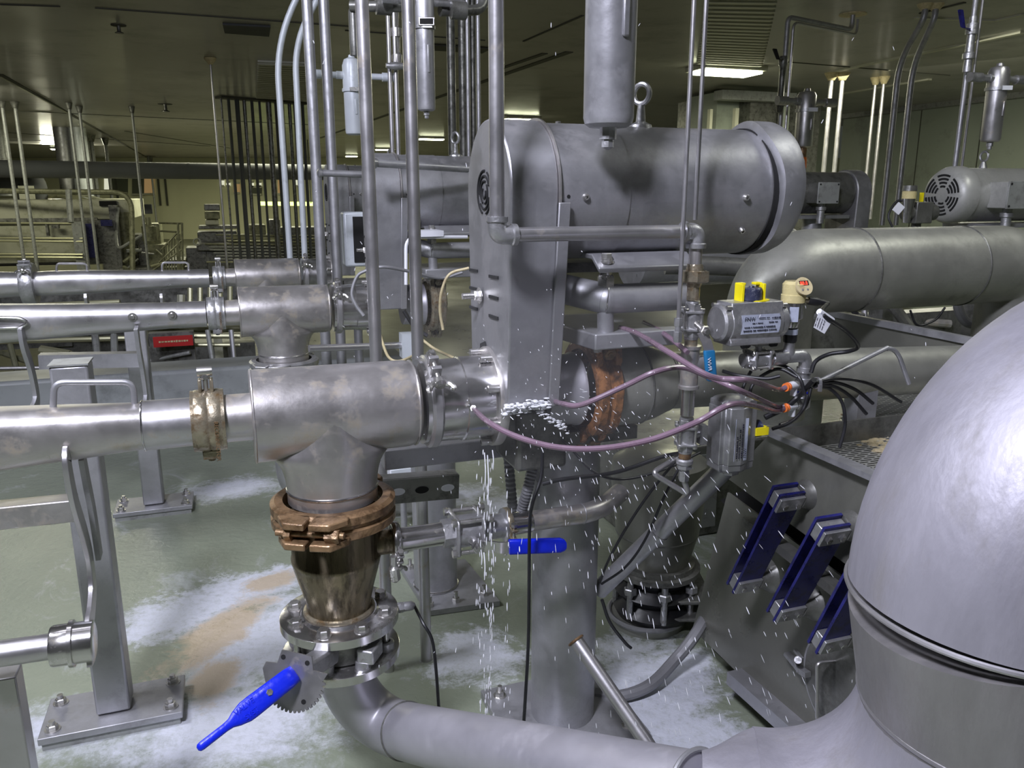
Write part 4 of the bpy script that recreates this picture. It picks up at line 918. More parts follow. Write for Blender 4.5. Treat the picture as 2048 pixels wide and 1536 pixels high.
mb = MB(); q = HX(1576); mb.lathe(q, Z, [(0, .013), (.012, .013), (.016, .0115), (.03, .0115)], 20); mb.build('gauge_branch', M['cast'], t)
PT1, PT2 = pe_-Z*.058, pe_-Z*.102
FIT = []
for i, (q, lab) in enumerate(((PT1, 'upper white push-in hose fitting with orange collar'), (PT2, 'lower white push-in hose fitting with orange collar'))):
    d = (-E1*.93-E2*.35).normalized(); f = thing('hose_fitting', q+d*.03, lab, 'hose fitting', 'push-in hose fittings')
    mb = MB(); mb.cyl(q+d*.008, q+d*.026, .0095, seg=14); mb.hexn(q+d*.018, d, .0105, .009); mb.build('thread', M['cast'], f)
    mb = MB(); mb.lathe(q+d*.027, d, [(0, .0065), (.002, .0088), (.030, .0088), (.031, .007)], 16); mb.cyl(q+d*.036, q+d*.036-Z*.022, .007, seg=12); mb.build('fitting_body', M['whitep'], f)
    mb = MB(); mb.lathe(q+d*.058, d, [(0, .007), (0, .009), (.004, .009), (.005, .007), (.006, .0085), (.011, .0085), (.011, .006)], 16); mb.build('release_collar', M['orange'], f)
    FIT.append(q+d*.068)
# lower pipe, lower valve
t = thing('drop_pipe', VV(830), 'short bright pipe between the threaded tee and the lower bolted valve', 'pipe')
mb = MB(); mb.cyl(VV(772), VV(828), .0135, seg=24); mb.build('pipe_wall', M['shiny'], t)
v3 = flanged_ball_valve(VV(868), Z, .0165, 'lower_ball_valve', 'lower bolted ball valve left of the boxy lower actuator')
mb = MB(); mb.cyl(VV(868), VV(868)+E1*.045, .008); mb.box(VV(868)+E1*.034, .012, .03, .04); mb.build('stem_mount', M['cast'], v3)
t = thing('outlet_fitting', VV(985), 'rusty nipple with hex reducer below the lower bolted valve', 'pipe fitting')
mb = MB(); mb.lathe(VV(900), -Z, [(0, .013), (.012, .0125), (.014, .0125)], 20); mb.build('rusty_nipple', M['rust'], t)
mb = MB(); mb.lathe(VV(914), -Z, [(0, .014), (.003, .017), (.010, .017), (.014, .014)], 20); mb.hexn(VV(914)-Z*.014, -Z, .0155, .008); mb.hexn(VV(914)-Z*.026, -Z, .011, .022); mb.cyl(VV(914)-Z*.02, VV(914)-Z*.03, .009); mb.build('hex_reducer', M['cast'], t)
t = thing('bent_tube', Q(1340, 960), 'small bent steel tube forming a triangle under the lower bolted valve', 'tube')
P = [VV(914)-Z*.045, Q(1378, 983), Q(1366, 992), Q(1330, 975), Q(1308, 950), Q(1318, 938), Q(1368, 906)]
P = [VV(914)-Z*.045, Q(1378, 990), Q(1304, 946, bw+.02), Q(1372, 904, bw+.05)]
mb = MB(); mb.tube(fillet(P, .016, 8), .0058, 12); mb.build('tube_run', M['steel'], t)
# thin instrument tubes down from above
for (x0, y0, y1, lab, bb) in ((1369, 640, 650, 'thin steel tube left of its twin, ending in hex fittings beside the small valve', bw-.03), (1390, 440, 445, 'thin steel tube right of its twin, ending at the threaded elbow', bw+.03)):
    q = Q(x0, y0, bb) if y0 < 600 else Q(1357, 640, bb)
    t = thing('instrument_tube', q, lab, 'tube', 'thin vertical steel tubes'); mb = MB(); mb.cyl(Vector((q.x, q.y, CEIL)), q, .0042, seg=12); mb.build('tube_run', M['steel'], t)
    if y0 > 600:
        mb = MB(); mb.hexn(q+Z*.004, -Z, .0085, .016); mb.cyl(q, q-Z*.03, .006); mb.hexn(q-Z*.022, -Z, .0085, .02); mb.build('compression_fitting', M['cast'], t)
# ================================================================ ACTUATORS
def FNW(p, x, y, s, t): text('FNW', p, x, y, s, M['ink'], 'label_text', t, .0002)
ca = HX(1516)+Z*.085+E1*(-.018); ca = W(aof(Q(1497, 640)), bw, Q(1497, 643).z)
t = thing('pneumatic_actuator', ca-Z*.045, 'horizontal pneumatic actuator with silver label, yellow-rimmed indicator on top', 'actuator')
La = .118
prof = []
for k in range(32):
    th = 2*math.pi*k/32; y, z = math.cos(th)*.034, math.sin(th)*.033; prof.append((y, z))
def act_section(a, sc=1.):
    pts = [(-.026, .042), (.026, .042), (.028, .024), (.034, .014), (.037, 0), (.034, -.016), (.026, -.028), (.030, -.034), (.030, -.042), (-.030, -.042), (-.030, -.034), (-.026, -.028), (-.034, -.016), (-.037, 0), (-.034, .014), (-.028, .024)]
    return [ca+E1*a+E2*y*sc+Z*z*sc for y, z in pts]
mb = MB(); mb.rings([act_section(-La/2), act_section(La/2)]); mb.build('actuator_body', M['cast'], t, bevel=.002)
for k in (-1, 1):
    mb = MB(); mb.rings([[ca+E1*k*(La/2)+E2*math.cos(th)*.036+Z*(math.sin(th)*.036+.001) for th in [2*math.pi*i/32 for i in range(32)]], [ca+E1*k*(La/2+.012)+E2*math.cos(th)*.036+Z*(math.sin(th)*.036+.001) for th in [2*math.pi*i/32 for i in range(32)]], [ca+E1*k*(La/2+.016)+E2*math.cos(th)*.031+Z*(math.sin(th)*.031+.001) for th in [2*math.pi*i/32 for i in range(32)]]]); mb.build('end_cap', M['cast'], t)
    for q in (-1, 1): mb = MB(); mb.lathe(ca+E1*k*(La/2+.0)+E2*q*.024+Z*.033, E1*k, [(0, .005), (.010, .005)], 12); mb.build('cap_bolt', M['bolt'], t)
rs = []
for e in (.0372, .0378):
    rs.append([ca+E1*x-E2*(math.cos(th)*e)+Z*(math.sin(th)*e) for x, th in [(x, th) for x, th in ([(-.040, a_) for a_ in [(-.52+.104*i) for i in range(11)]]+[(.048, a_) for a_ in [(.52-.104*i) for i in range(11)]])]])
mb = MB(); mb.rings(rs); mb.build('name_plate', M['label'], t)
fy = ca-E2*.0382
FNW(fy-E1*.036+Z*.008, E1, Z, .0105, t)
for i, (x, z, s_, ln_) in enumerate(((-.004, .011, .0040, .026), (.026, .010, .0050, .018), (-.018, .001, .0040, .022), (.020, .002, .0040, .018), (-.036, -.006, .0036, .072), (-.036, -.013, .0036, .060), (.026, -.013, .0036, .014))):
    marks(fy+E1*x+Z*z+(E2*.0022 if z < -.01 else Vector()), E1, Z, ln_, s_*.7, M['ink'], 'label_text', t, i+3)
ti = ca+E1*.002+Z*.042
mb = MB(); mb.lathe(ti+E1*.012, Z, [(0, .026), (.002, .026)], 28); mb.build('indicator_disc', M['yellow'], t)
mb = MB(); mb.lathe(ti, Z, [(0, .019), (.002, .021), (.024, .0205), (.026, .0185)], 32); mb.lathe(ti+Z*.026, Z, [(0, .006), (.003, .005)], 12); mb.build('indicator_cap', M['cap'], t)
for k in (-1, 1): mb = MB(); mb.box(ti+E1*k*.0245+Z*.016+E2*.004, .006, .026, .034); mb.box(ti+E1*k*.019+Z*.032+E2*.010, .016, .014, .005); mb.build('yellow_bracket', M['yellow'], t, bevel=.001)
# lower actuator: upright
cb2 = W(aof(Q(1465, 862)), bw, Q(1465, 862).z)
t = thing('pneumatic_actuator', cb2-Z*.07, 'upright boxy lower actuator with vertical label and yellow-rimmed indicator', 'actuator')
def act2(z, s=1.): return [cb2+Z*z+E1*x*s+E2*y*s for x, y in ((-.044, -.022), (-.034, -.022), (-.030, -.034), (-.004, -.040), (.020, -.030), (.024, -.024), (.041, -.022), (.041, .024), (.024, .026), (.018, .034), (-.004, .040), (-.03, .034), (-.034, .024), (-.044, .024))]
mb = MB(); mb.rings([act2(-.062), act2(.058)]); mb.build('actuator_body', M['cast'], t, bevel=.002)
for z0, z1, k in ((-.062, -.074, 1), (.058, .068, 1)): mb = MB(); mb.rings([act2(z0, .96), act2(z1, .96), act2(z1+(.004 if z1 > 0 else -.006), .8)]); mb.build('end_cap', M['cast'], t, bevel=.001)
mb = MB(); mb.hexn(cb2-Z*.078, -Z, .018, .014); mb.build('bottom_plug', M['cast'], t)
q = cb2-E2*.0405-E1*.004; mb = MB(); mb.prism([q+E1*x+Z*z+E2*abs(x)*.3 for x, z in ((-.015, -.052), (.015, -.052), (.015, .036), (-.015, .036))], -E2*.0008); mb.build('name_plate', M['label'], t)
text('FNW', q-E2*.0010+E1*.010-Z*.045, Z, -E1, .009, M['ink'], 'label_text', t, .0002)
for i in range(3): marks(q-E2*.0012+E1*(.001-.006*i)-Z*.045, Z, -E1, .070-.012*i, .0034, M['ink'], 'label_text', t, i+20)
ti = cb2+E1*.041
mb = MB(); mb.lathe(ti, E1, [(0, .019), (.022, .018)], 24); mb.build('indicator_cap', M['cap'], t)
mb = MB(); mb.box(ti+E1*.014-E2*.022, .030, .005, .016); mb.box(ti+E1*.027-E2*.016, .005, .014, .016); mb.build('yellow_bracket', M['yellow'], t)
# ================================================================ PRESSURE SENSOR
ps = HX(1577)+Z*.03
def pz(py): return hit(1583, py, ps, E2).z-ps.z
t = thing('pressure_sensor', ps, 'upright pressure sensor with amber head, red digits and tagged black cable', 'sensor')
mb = MB(); mb.lathe(ps, Z, [(0, .0125), (.004, .014), (.016, .014), (.016, .0135), (.030, .0135)], 24); mb.build('process_nut', M['black'], t)
mb = MB(); mb.ring(ps+Z*.022, Z, .0135, .0146, .011, 24); mb.build('green_band', M['label'], t)
mb = MB(); zt = pz(605); mb.lathe(ps, Z, [(.028, .012), (.040, .0155), (.046, .0155), (zt*.62, .0215), (zt, .0225)], 28); mb.build('sensor_body', M['shiny'], t)
mb = MB(); q = ps+Z*(zt*.78); rs = []
for e in (.0222, .0228): rs.append([ps+Z*z+(-E2*math.cos(th)+E1*math.sin(th))*e for z, th in [(zt*.55, -.9), (zt*.55, -.5), (zt*.55, -.1), (zt*.92, -.1), (zt*.92, -.5), (zt*.92, -.9)]])
mb.rings(rs); mb.build('rating_label', M['label'], t)
mb = MB(); zh = pz(562); mb.lathe(ps, Z, [(zt, .0225), (zt+.001, .024), (zt+.016, .0245), (zt+.017, .0225), (zh-.006, .023), (zh, .018)], 28); mb.build('amber_head', M['amber'], t)
dn = (-E2*.8-E1*.05+Z*.45).normalized(); dc = ps+Z*(zh-.010)-E2*.019+E1*.006
mb = MB(); mb.lathe(dc, dn, [(0, .019), (.004, .019)], 28, e=1.0); mb.build('display_face', M['cream'], t)
mb = MB(); ux = E1; uy = dn.cross(ux).normalized(); uy = uy if uy.z > 0 else -uy
mb.prism([dc+dn*.0042+ux*x+uy*y for x, y in ((-.010, .001), (.012, .001), (.012, .011), (-.010, .011))], dn*.0006); mb.build('display_window', M['slot'], t)
text('88.8', dc+dn*.0052-ux*.009+uy*.002, ux, uy, .0105, M['redled'], 'red_digits', t, .0002)
for k in (-1, 1): mb = MB(); mb.lathe(dc+dn*.004+ux*k*.006-uy*.008, dn, [(0, .0025), (.001, .002)], 12); mb.build('push_button', M['cast'], t)
cn = ps+Z*(zt+.006)+(E1*.7-E2*.6).normalized()*.022; cd = (E1*.9-E2*.35-Z*.15).normalized()
mb = MB(); mb.lathe(cn, cd, [(0, .006), (.008, .006)], 16); mb.build('connector_thread', M['bronze'], t)
mb = MB(); mb.lathe(cn+cd*.007, cd, [(0, .0085), (.020, .0085), (.024, .0065), (.042, .0045)], 16); mb.build('cable_plug', M['black'], t)
ck = cn+cd*.046
P = [ck, pt(1645, 628, 1.46), pt(1690, 660, 1.50), pt(1716, 690, 1.54), pt(1700, 702, 1.58), pt(1660, 708, 1.60), pt(1632, 722, 1.60), pt(1622, 745, 1.60)]
mb = MB(); mb.tube(spline(P, 8), .0042, 10); mb.build('cable_run', M['black'], t)
mb = MB(); mb.cyl(pt(1638, 623, 1.456), pt(1664, 641, 1.474), .0058, seg=14); mb.build('tag_sleeve', M['whitep'], t)
q0, q1, q2, q3 = pt(1637, 625, 1.45), pt(1664, 643, 1.468), pt(1649, 668, 1.455), pt(1627, 655, 1.445)
mb = MB(); mb.prism([q0, q1, q2, q3], (CAM-q0).normalized()*.0008); mb.build('cable_tag', M['whitep'], t, bevel=.0003)
nn = (CAM-q0).normalized()*.0012
for i in range(4): marks(q3.lerp(q0, .12)+(q2-q3)*(.12+.2*i)+nn, (q0-q3), (q3-q2), .018, .0022, M['ink'], 'tag_text', t, i+40, .0001)
# ================================================================ HOSES AND CABLES
def hose(name, pts, r, m, label, cat='hose', grp=None, n=10):
    mb = MB(); mb.tube(spline(pts, n), r, 10); o = mb.build(name, M[m], None); tag(o, label, cat, grp); return o
hs = LP(948, 818, -.105)
hose('air_hose', [hs, pt(975, 843, 1.40), pt(1030, 872, 1.36), pt(1110, 894, 1.33), pt(1200, 897, 1.32), pt(1300, 880, 1.32), pt(1390, 846, 1.33), pt(1470, 808, 1.35), FIT[1]+(FIT[1]-PT2)*.5, FIT[1]], .0052, 'hose', 'long mauve hose sagging from the pump housing to the lower white fitting')
hose('air_hose', [LP(1104, 801, -.09), pt(1128, 808, 1.50), pt(1165, 809, 1.46), pt(1250, 772, 1.44), pt(1310, 744, 1.42), pt(1365, 735, 1.45), pt(1420, 755, 1.46), pt(1480, 781, 1.43), FIT[1]+Z*.006-E1*.02, FIT[1]+Z*.004], .0052, 'hose', 'mauve hose arching from beside the rusty coupling behind the threaded tee')
hose('air_hose', [pt(1240, 655, 1.62), pt(1275, 667, 1.55), pt(1330, 700, 1.40), pt(1400, 743, 1.345), pt(1440, 757, 1.35), pt(1500, 761, 1.36), FIT[0]+(FIT[0]-PT1)*.4, FIT[0]], .0052, 'hose', 'mauve hose coming from the motor stand to the upper white fitting')
hose('air_hose', [pt(1288, 645, 1.7), pt(1320, 662, 1.62), pt(1350, 684, 1.56), pt(1375, 705, 1.52)], .0052, 'hose', 'short mauve hose passing behind the small valve with the teal lever')
for P, lab in (([(1445, 742, 1.46), (1475, 750, 1.46), (1530, 757, 1.44), (1560, 752, 1.43)], 'black tube just above the upper white fitting'),
               ([(1520, 738, 1.50), (1545, 728, 1.50), (1575, 735, 1.50), (1600, 758, 1.48), (1610, 790, 1.48)], 'black looping tube under the small horizontal valve'),
               ([(1497, 800, 1.50), (1505, 770, 1.50), (1530, 748, 1.50), (1560, 738, 1.5), (1595, 755, 1.48)], 'black looping tube curving left of the white fittings'),
               ([(1478, 800, 1.50), (1490, 765, 1.50), (1502, 742, 1.50)], 'short black tube rising to the small horizontal valve'),
               ([(1615, 790, 1.46), (1605, 820, 1.46), (1580, 845, 1.44), (1545, 858, 1.43)], 'black tube sweeping down to the lower indicator'),
               ([(1622, 775, 1.47), (1612, 810, 1.47), (1590, 838, 1.46), (1560, 850, 1.44)], 'second black tube sweeping down beside its twin'),
               ([(1628, 760, 1.45), (1600, 790, 1.5), (1570, 815, 1.5), (1530, 835, 1.5)], 'thick black cable bundle slanting left below the fittings'),
               ([(1630, 765, 1.46), (1680, 757, 1.50), (1740, 768, 1.52), (1802, 804, 1.56)], 'longest cut black tube end arching right over the screen'),
               ([(1630, 768, 1.46), (1670, 765, 1.50), (1712, 780, 1.52), (1746, 807, 1.54)], 'cut black tube end arching right, second from the top'),
               ([(1630, 771, 1.46), (1665, 772, 1.50), (1700, 792, 1.52), (1733, 828, 1.54)], 'cut black tube end arching right, third from the top'),
               ([(1630, 773, 1.46), (1660, 778, 1.50), (1684, 805, 1.50), (1690, 850, 1.50), (1679, 896, 1.50)], 'lowest cut black tube hanging down in front of the screen deck')):
    hose('black_tube', [pt(x_, y_, d_+.14) for x_, y_, d_ in P], .0036 if 'thick' not in lab else .006, 'black', lab, 'tube', 'black tubes tied beside the fittings')
hose('bent_rod', fillet([pt(1625, 770, 1.61), pt(1790, 688, 1.70), pt(1818, 768, 1.72)], .04, 8), .005, 'dull', 'bare bent steel rod poking up to the right of the tube bundle', 'rod', n=2)
t = thing('cable_tie', pt(1632, 766, 1.46), 'grey cable tie cinching the black tubes beside the blue tape', 'cable tie'); mb = MB(); mb.ring(pt(1634, 766, 1.60), (E1-Z*.1), .010, .012, .006, 20); mb.build('strap', M['dull'], t); mb = MB(); mb.box(pt(1640, 776, 1.59), .006, .006, .014); mb.build('tie_head', M['dull'], t)
# thin black cables behind the column
hose('signal_cable', [pt(1085, 968, 1.62), pt(1130, 958, 1.62), pt(1230, 945, 1.66), pt(1330, 912, 1.66), pt(1375, 905, 1.6)], .0042, 'black', 'black cable running level behind the falling water to the bent tube', 'cable')
hose('signal_cable', [pt(1090, 850, 1.72), pt(1135, 890, 1.68), pt(1190, 945, 1.66), pt(1250, 958, 1.7), pt(1330, 938, 1.75), pt(1400, 905, 1.8)], .003, 'black', 'thin black cable looping low behind the long mauve hose', 'cable')
hose('signal_cable', [pt(1365, 905, 1.70), pt(1300, 985, 1.72), pt(1250, 1060, 1.76), pt(1215, 1125, 1.80), pt(1200, 1165, 1.84)], .003, 'black', 'left black cable slanting down to the brace pipe end', 'cable')
hose('signal_cable', [pt(1375, 905, 1.75), pt(1330, 990, 1.76), pt(1290, 1080, 1.80), pt(1250, 1135, 1.84), pt(1203, 1168, 1.88)], .003, 'black', 'right black cable slanting down to the brace pipe end', 'cable')
hose('signal_cable', [pt(1204, 1200, 1.86), pt(1220, 1245, 1.90), pt(1250, 1285, 1.95), pt(1262, 1296, 1.96)], .004, 'black', 'short cut black cable beside the column over the pale base', 'cable')
# ================================================================ VERTICAL PIPES AND FILTERS
def vpipe(name, px, py, D, r, label, ztop=CEIL, zbot=0., m='steel', cat='pipe', grp=None, seg=20):
    p = pt(px, py, D); mb = MB(); mb.cyl(Vector((p.x, p.y, zbot)), Vector((p.x, p.y, ztop)), r, seg=seg); o = mb.build(name, M[m]); tag(o, label, cat, grp); return p
vpipe('vertical_pipe', 738, 360, 1.93, .0158, 'thick near vertical pipe left of its twin, behind the front tee', grp='near vertical pipes')
vpipe('vertical_pipe', 826, 360, 1.98, .0158, 'thick near vertical pipe right of its twin, behind the front band clamp', grp='near vertical pipes')
vpipe('vertical_pipe', 629, 280, 3.35, .022, 'slim dark vertical pipe, left of two in front of the farthest guard', m='dull', grp='slim vertical pipes')
vpipe('vertical_pipe', 661, 280, 3.40, .022, 'slim dark vertical pipe, right of two beside the grey filter', m='dull', grp='slim vertical pipes')
t = None
def bent(px, lab, grp='bent pale conduits', D=4.25, r=.0165, m='white'):
    P = [pt(x, y, d) for x, y, d in px]; P[-1] = Vector((P[-2].x, P[-2].y, P[-1].z)) if lab.endswith('.') else P[-1]
    mb = MB(); mb.tube(fillet(P, .30, 8), r, 14); o = mb.build('bent_conduit', M[m]); tag(o, lab, 'conduit', grp)
bent([(618, -60, 4.1), (552, 88, 4.2), (583, 560, 4.5)], 'pale conduit bending outward near the ceiling, left of its twin')
bent([(650, -30, 4.1), (589, 84, 4.2), (612, 560, 4.5)], 'pale conduit bending outward near the ceiling, right of its twin')
def filt(cx, ytop, ybot, D, r, label, m='dull', head=.28, lug=True, noz=True, arms=None, plate='whitep', hr=None, clampm='cast'):
    c = pt(cx, (ytop+ybot)/2, D); z1 = hit(cx, ytop, Vector((c.x, c.y, 0)), Vector((0, 1, 0))).z; z0 = hit(cx, ybot, Vector((c.x, c.y, 0)), Vector((0, 1, 0))).z
    V = lambda z: Vector((c.x, c.y, z)); t = thing('canister_filter', V(z0), label, 'filter'); L = z1-z0; zh = z1-L*head
    hr = hr or r*1.05
    mb = MB(); mb.lathe(V(z0), Z, [(0, r*.75), (r*.12, r*.93), (r*.35, r*.99), (zh-z0, r)], 40); mb.build('canister', M[m], t)
    mb = MB(); mb.lathe(V(zh), Z, [(0, hr), (L*head*.75, hr), (L*head*.93, hr*.8), (L*head, hr*.35), (L*head+r*.25, hr*.3), (L*head+r*.3, hr*.15)], 36); mb.build('filter_head', M[m], t)
    mb = MB(); mb.lathe(V(zh-r*.18), Z, [(0, r), (0, r*1.16), (r*.34, r*1.16), (r*.34, r)], 36); mb.build('clamp_ring', M[clampm], t)
    q = V(zh)-Vector((-.35, .94, 0))*r*1.15; mb = MB(); mb.box(q, r*1.0, r*.3, r*.42, (RT, Vector((0, 1, 0)), Z)); mb.build('clamp_latch', M[plate], t)
    if lug: q = V(z0+(zh-z0)*.62)+Vector((.45, -.89, 0)).normalized()*r; mb = MB(); mb.box(q, r*.28, r*.2, L*.2, (Vector((.89, .45, 0)), Vector((-.45, .89, 0)), Z)); mb.build('sight_strip', M[m], t, bevel=r*.06)
    if noz: mb = MB(); mb.lathe(V(z0), -Z, [(0, r*.34), (r*.45, r*.34), (r*.47, r*.24), (r*.75, r*.24), (r*.85, r*.05)], 8); mb.build('drain_plug', M['cast'], t)
    for s, l1, l2 in (arms or ()):
        ax = E1*s; zz = zh+L*head*.45; mb = MB(); mb.lathe(V(zz)+ax*hr*.8, ax, [(0, r*.42), (l1*.35, r*.42), (l1*.36, r*.34), (l1, r*.34), (l1, r*.48), (l1+l2, r*.48)], 24); mb.build('side_port', M[m if m == 'white' else 'cast'], t)
    return t, V, z0, z1, zh
filt(1223, -240, 255, 1.36, .0445, 'large near filter canister hanging in front of the big motor', 'dull', head=.25)
t, V, z0, z1, zh = filt(850, -60, 222, 2.6, .030, 'dark hanging filter canister with boxy clamp, behind the right thick pipe', 'dull', head=.40, arms=((1, .06, .05), (-1, .06, .05)), plate='cast', clampm='cast')
mb = MB(); q = V(zh)+Vector((.01, -.034, .012)); mb.box(q, .052, .012, .026, (RT, Vector((0, 1, 0)), Z)); mb.build('clamp_buckle', M['shiny'], t, bevel=.002); mb = MB(); mb.box(q-Vector((0, .007, 0)), .042, .004, .016, (RT, Vector((0, 1, 0)), Z)); mb.build('buckle_slot', M['slot'], t)
t = thing('manifold_pipe', pt(950, 20, 2.65), 'dark threaded pipe with elbow beside the head of the dark filter', 'pipe')
mb = MB(); mb.tube(fillet([pt(880, 22, 2.62), pt(968, 20, 2.70), pt(968, -60, 2.7)], .04), .017, 16); mb.build('pipe_wall', M['dark'], t); mb = MB(); mb.lathe(pt(902, 20, 2.6), E1, [(0, .028), (.05, .028)], 20); mb.build('socket', M['dark'], t)
for x in (718, 760): pass
mb = MB(); mb.cyl(pt(700, 12, 2.6), pt(836, 14, 2.6), .017); mb.lathe(pt(752, 10, 2.58), E1, [(0, .029), (.05, .029)], 20); mb.build('left_run', M['dark'], t)
mb = MB(); q = pt(706, 20, 2.62); mb.tube(fillet([q+E1*.02, q, q-Z*.14], .03), .016, 14); mb.build('left_elbow', M['dark'], t)
filt(706, 115, 270, 3.55, .040, 'pale grey hanging filter with side ports, left of the thick pipes', 'white', head=.42, arms=((1, .10, .06), (-1, .10, .06)), noz=False, plate='dark', clampm='white')
for q, lab in (((783, 250), 'thin paired steel tube with fittings, left of its twin behind the grey filter'), ((795, 250), 'thin paired steel tube, right of its twin behind the grey filter')):
    vpipe('thin_tube', q[0], q[1], 3.6, .010, lab, m='steel', zbot=1.2, cat='tube')
t = thing('gauge_manifold', pt(790, 130, 3.5), 'stacked brass-coloured fittings on the thin tubes behind the grey filter', 'pipe fitting')
mb = MB(); q = pt(791, 20, 3.5); zb_ = pt(791, 130, 3.5).z; mb.lathe(Vector((q.x, q.y, zb_)), Z, [(0, .016), (.03, .022), (.05, .022), (.06, .014), (.12, .016), (.125, .024), (.16, .024), (.165, .013), (.28, .015), (.30, .024), (.33, .02), (.36, .014), (.5, .013)], 12); mb.build('fitting_stack', M['tan'], t)
mb = MB(); mb.lathe(pt(772, 131, 3.5), E1, [(0, .01), (.04, .018), (.08, .014)], 12); mb.build('cross_port', M['cast'], t)
for i, (px, D, r, z0) in enumerate(((903, 5.6, .030, 1.2), (926, 5.6, .030, 1.2), (946, 5.7, .022, 1.2), (936, 4.4, .011, 1.3), (957, 4.2, .011, 1.3))):
    vpipe('background_pipe', px, 180, D, r, ('dark vertical pipe, leftmost of the group behind the near water pipe', 'dark vertical pipe, second of the group behind the near water pipe', 'dark vertical pipe close left of the near water pipe', 'bright thin pipe, left of two descending behind the lifting eye', 'bright thin pipe, right of two next to the near water pipe')[i], m='dull' if i > 2 else 'dark', zbot=z0, cat='pipe')
t = thing('ceiling_escutcheon', FZ(905, 98, CEIL), 'rusty ceiling flange where dark pipes enter, behind the near water pipe', 'ceiling flange'); mb = MB(); mb.box(FZ(915, 98, CEIL-.02), .9, .4, .02); mb.build('plate', M['seam'], t)
# small round ceiling things
for x, y, lab in ((237, 50, 'dark sprinkler head on the near left ceiling'), (330, 208, 'dark sprinkler head between the left hanging rods'), (297, 312, 'far dark sprinkler head above the dark header pipe')):
    q = FZ(x, y, CEIL); t = thing('sprinkler_head', q, lab, 'sprinkler', 'ceiling sprinklers'); s = (q-CAM).length/8
    mb = MB(); mb.lathe(q, -Z, [(0, .12*s*.5), (.01, .12*s*.5)], 16); mb.build('escutcheon', M['seam'], t); mb = MB(); mb.lathe(q, -Z, [(0, .015*s), (.05*s, .015*s), (.06*s, .035*s), (.065*s, .035*s)], 12); mb.build('deflector', M['dark'], t)
# far left hanging rods
RODS = [(3, 202, 30), (29, 203, 30), (137, 205, 28), (158, 212, 28), (263, 213, 18), (420, 115, 20), (172, 268, 40), (181, 270, 46), (210, 276, 36), (300, 314, 30)]
names = ['leftmost hanging rod at the left edge', 'second hanging rod from the left edge', 'third hanging rod, left of a close pair', 'fourth hanging rod, right of a close pair', 'thin hanging rod above the bent handles', 'lone bright hanging rod from a pale ceiling flange', 'thick duct support pipe behind the close pair of rods', 'second duct support pipe behind the close pair of rods', 'far rod left of the lit windows', 'short far rod beside the lit windows']
for (x, y, r), lab in zip(RODS, names):
    q = FZ(x, y, CEIL); D = (q-CAM).dot(FW); rr = {30: 3.6, 28: 3.0, 18: 2.6, 20: 2.6, 40: 4, 46: 4, 36: 3, }.get(r, 2.2)*D/F
    if r == 30 and x > 200: rr = 2*D/F
    t = thing('hanging_rod', Vector((q.x, q.y, -1.2)), lab, 'rod', 'rods hanging from the ceiling on the left')
    mb = MB(); mb.cyl(Vector((q.x, q.y, -1.2)), Vector((q.x, q.y, CEIL)), rr, seg=12); mb.build('rod', M['grey' if x != 420 else 'steel'], t)
    mb = MB(); mb.lathe(q-Z*.005, -Z, [(0, rr*(4.5 if x == 420 else 2.4)), (.03*D/10, rr*(4 if x == 420 else 2)), (.08*D/10, rr*1.3)], 16); mb.build('ceiling_cup', M['cream' if x == 420 else 'dark'], t)
# cluster of conduits from the slot
s0, s1 = FZ(436, 192, CEIL), FZ(612, 206, CEIL)
t = thing('ceiling_slot', (s0+s1)/2, 'dark slot frame in the ceiling where the conduit cluster enters', 'ceiling slot'); mb = MB(); mb.bar(s0-Z*.02, s1-Z*.02, .35, .05); mb.build('frame', M['seam'], t)
ords = ['leftmost', 'second', 'third and thick', 'fourth', 'fifth', 'sixth', 'thickest middle', 'eighth', 'ninth', 'tenth', 'eleventh', 'twelfth thick']
for i, (x, wpx) in enumerate(((441, 4), (455, 6), (471, 9), (485, 7), (500, 6), (515, 5), (533, 11), (548, 6), (562, 5), (576, 7), (590, 11), (604, 6))):
    q = s0.lerp(s1, (x-436)/176.); D = (q-CAM).dot(FW); p = q
    mb = MB(); mb.cyl(Vector((p.x, p.y, -1.0)), Vector((p.x, p.y, CEIL-.03)), wpx/2*D/F, seg=10); o = mb.build('cluster_conduit', M['backpipe' if i % 3 else 'dark']); tag(o, '%s conduit from the left in the dark cluster under the ceiling slot' % ords[i], 'conduit', 'conduit cluster under the ceiling slot')
# dark header pipe across the back left
t = thing('header_pipe', pt(300, 341, 17), 'wide dark grey header pipe crossing the room level below the ceiling', 'pipe')
p0, p1 = pt(-140, 336, 21.5), pt(640, 345, 26); p0.z = p1.z = (p0.z+p1.z)/2
mb = MB(); mb.tube([p0, p1, p1+(p1-p0)*1.8], .24, 28); mb.build('pipe_wall', M['backpipe'], t)
for f in (.3, .62): mb = MB(); q = p0.lerp(p1, f); mb.ring(q, (p1-p0), .235, .247, .06); mb.build('pipe_joint', M['backpipe'], t)
# horizontal pipes behind the near pipes at guard height
for a, b, r, lab in (((748, 326, 2.55), (935, 338, 2.75), .0125, 'grey pipe, upper of two running level left of the front guard'), ((640, 346, 3.0), (760, 350, 3.1), .0125, 'grey capped pipe end level with the farthest guard top')):
    A_, B_ = pt(*a), pt(*b); t = thing('level_pipe', A_.lerp(B_, .5), lab, 'pipe'); mb = MB(); mb.cyl(A_, B_, r); mb.build('pipe_wall', M['dull'], t); mb = MB(); mb.lathe(A_, (B_-A_), [(-.01, r*.7), (-.005, r*1.35), (.006, r*1.3)], 16); mb.build('end_cap', M['cast'], t)
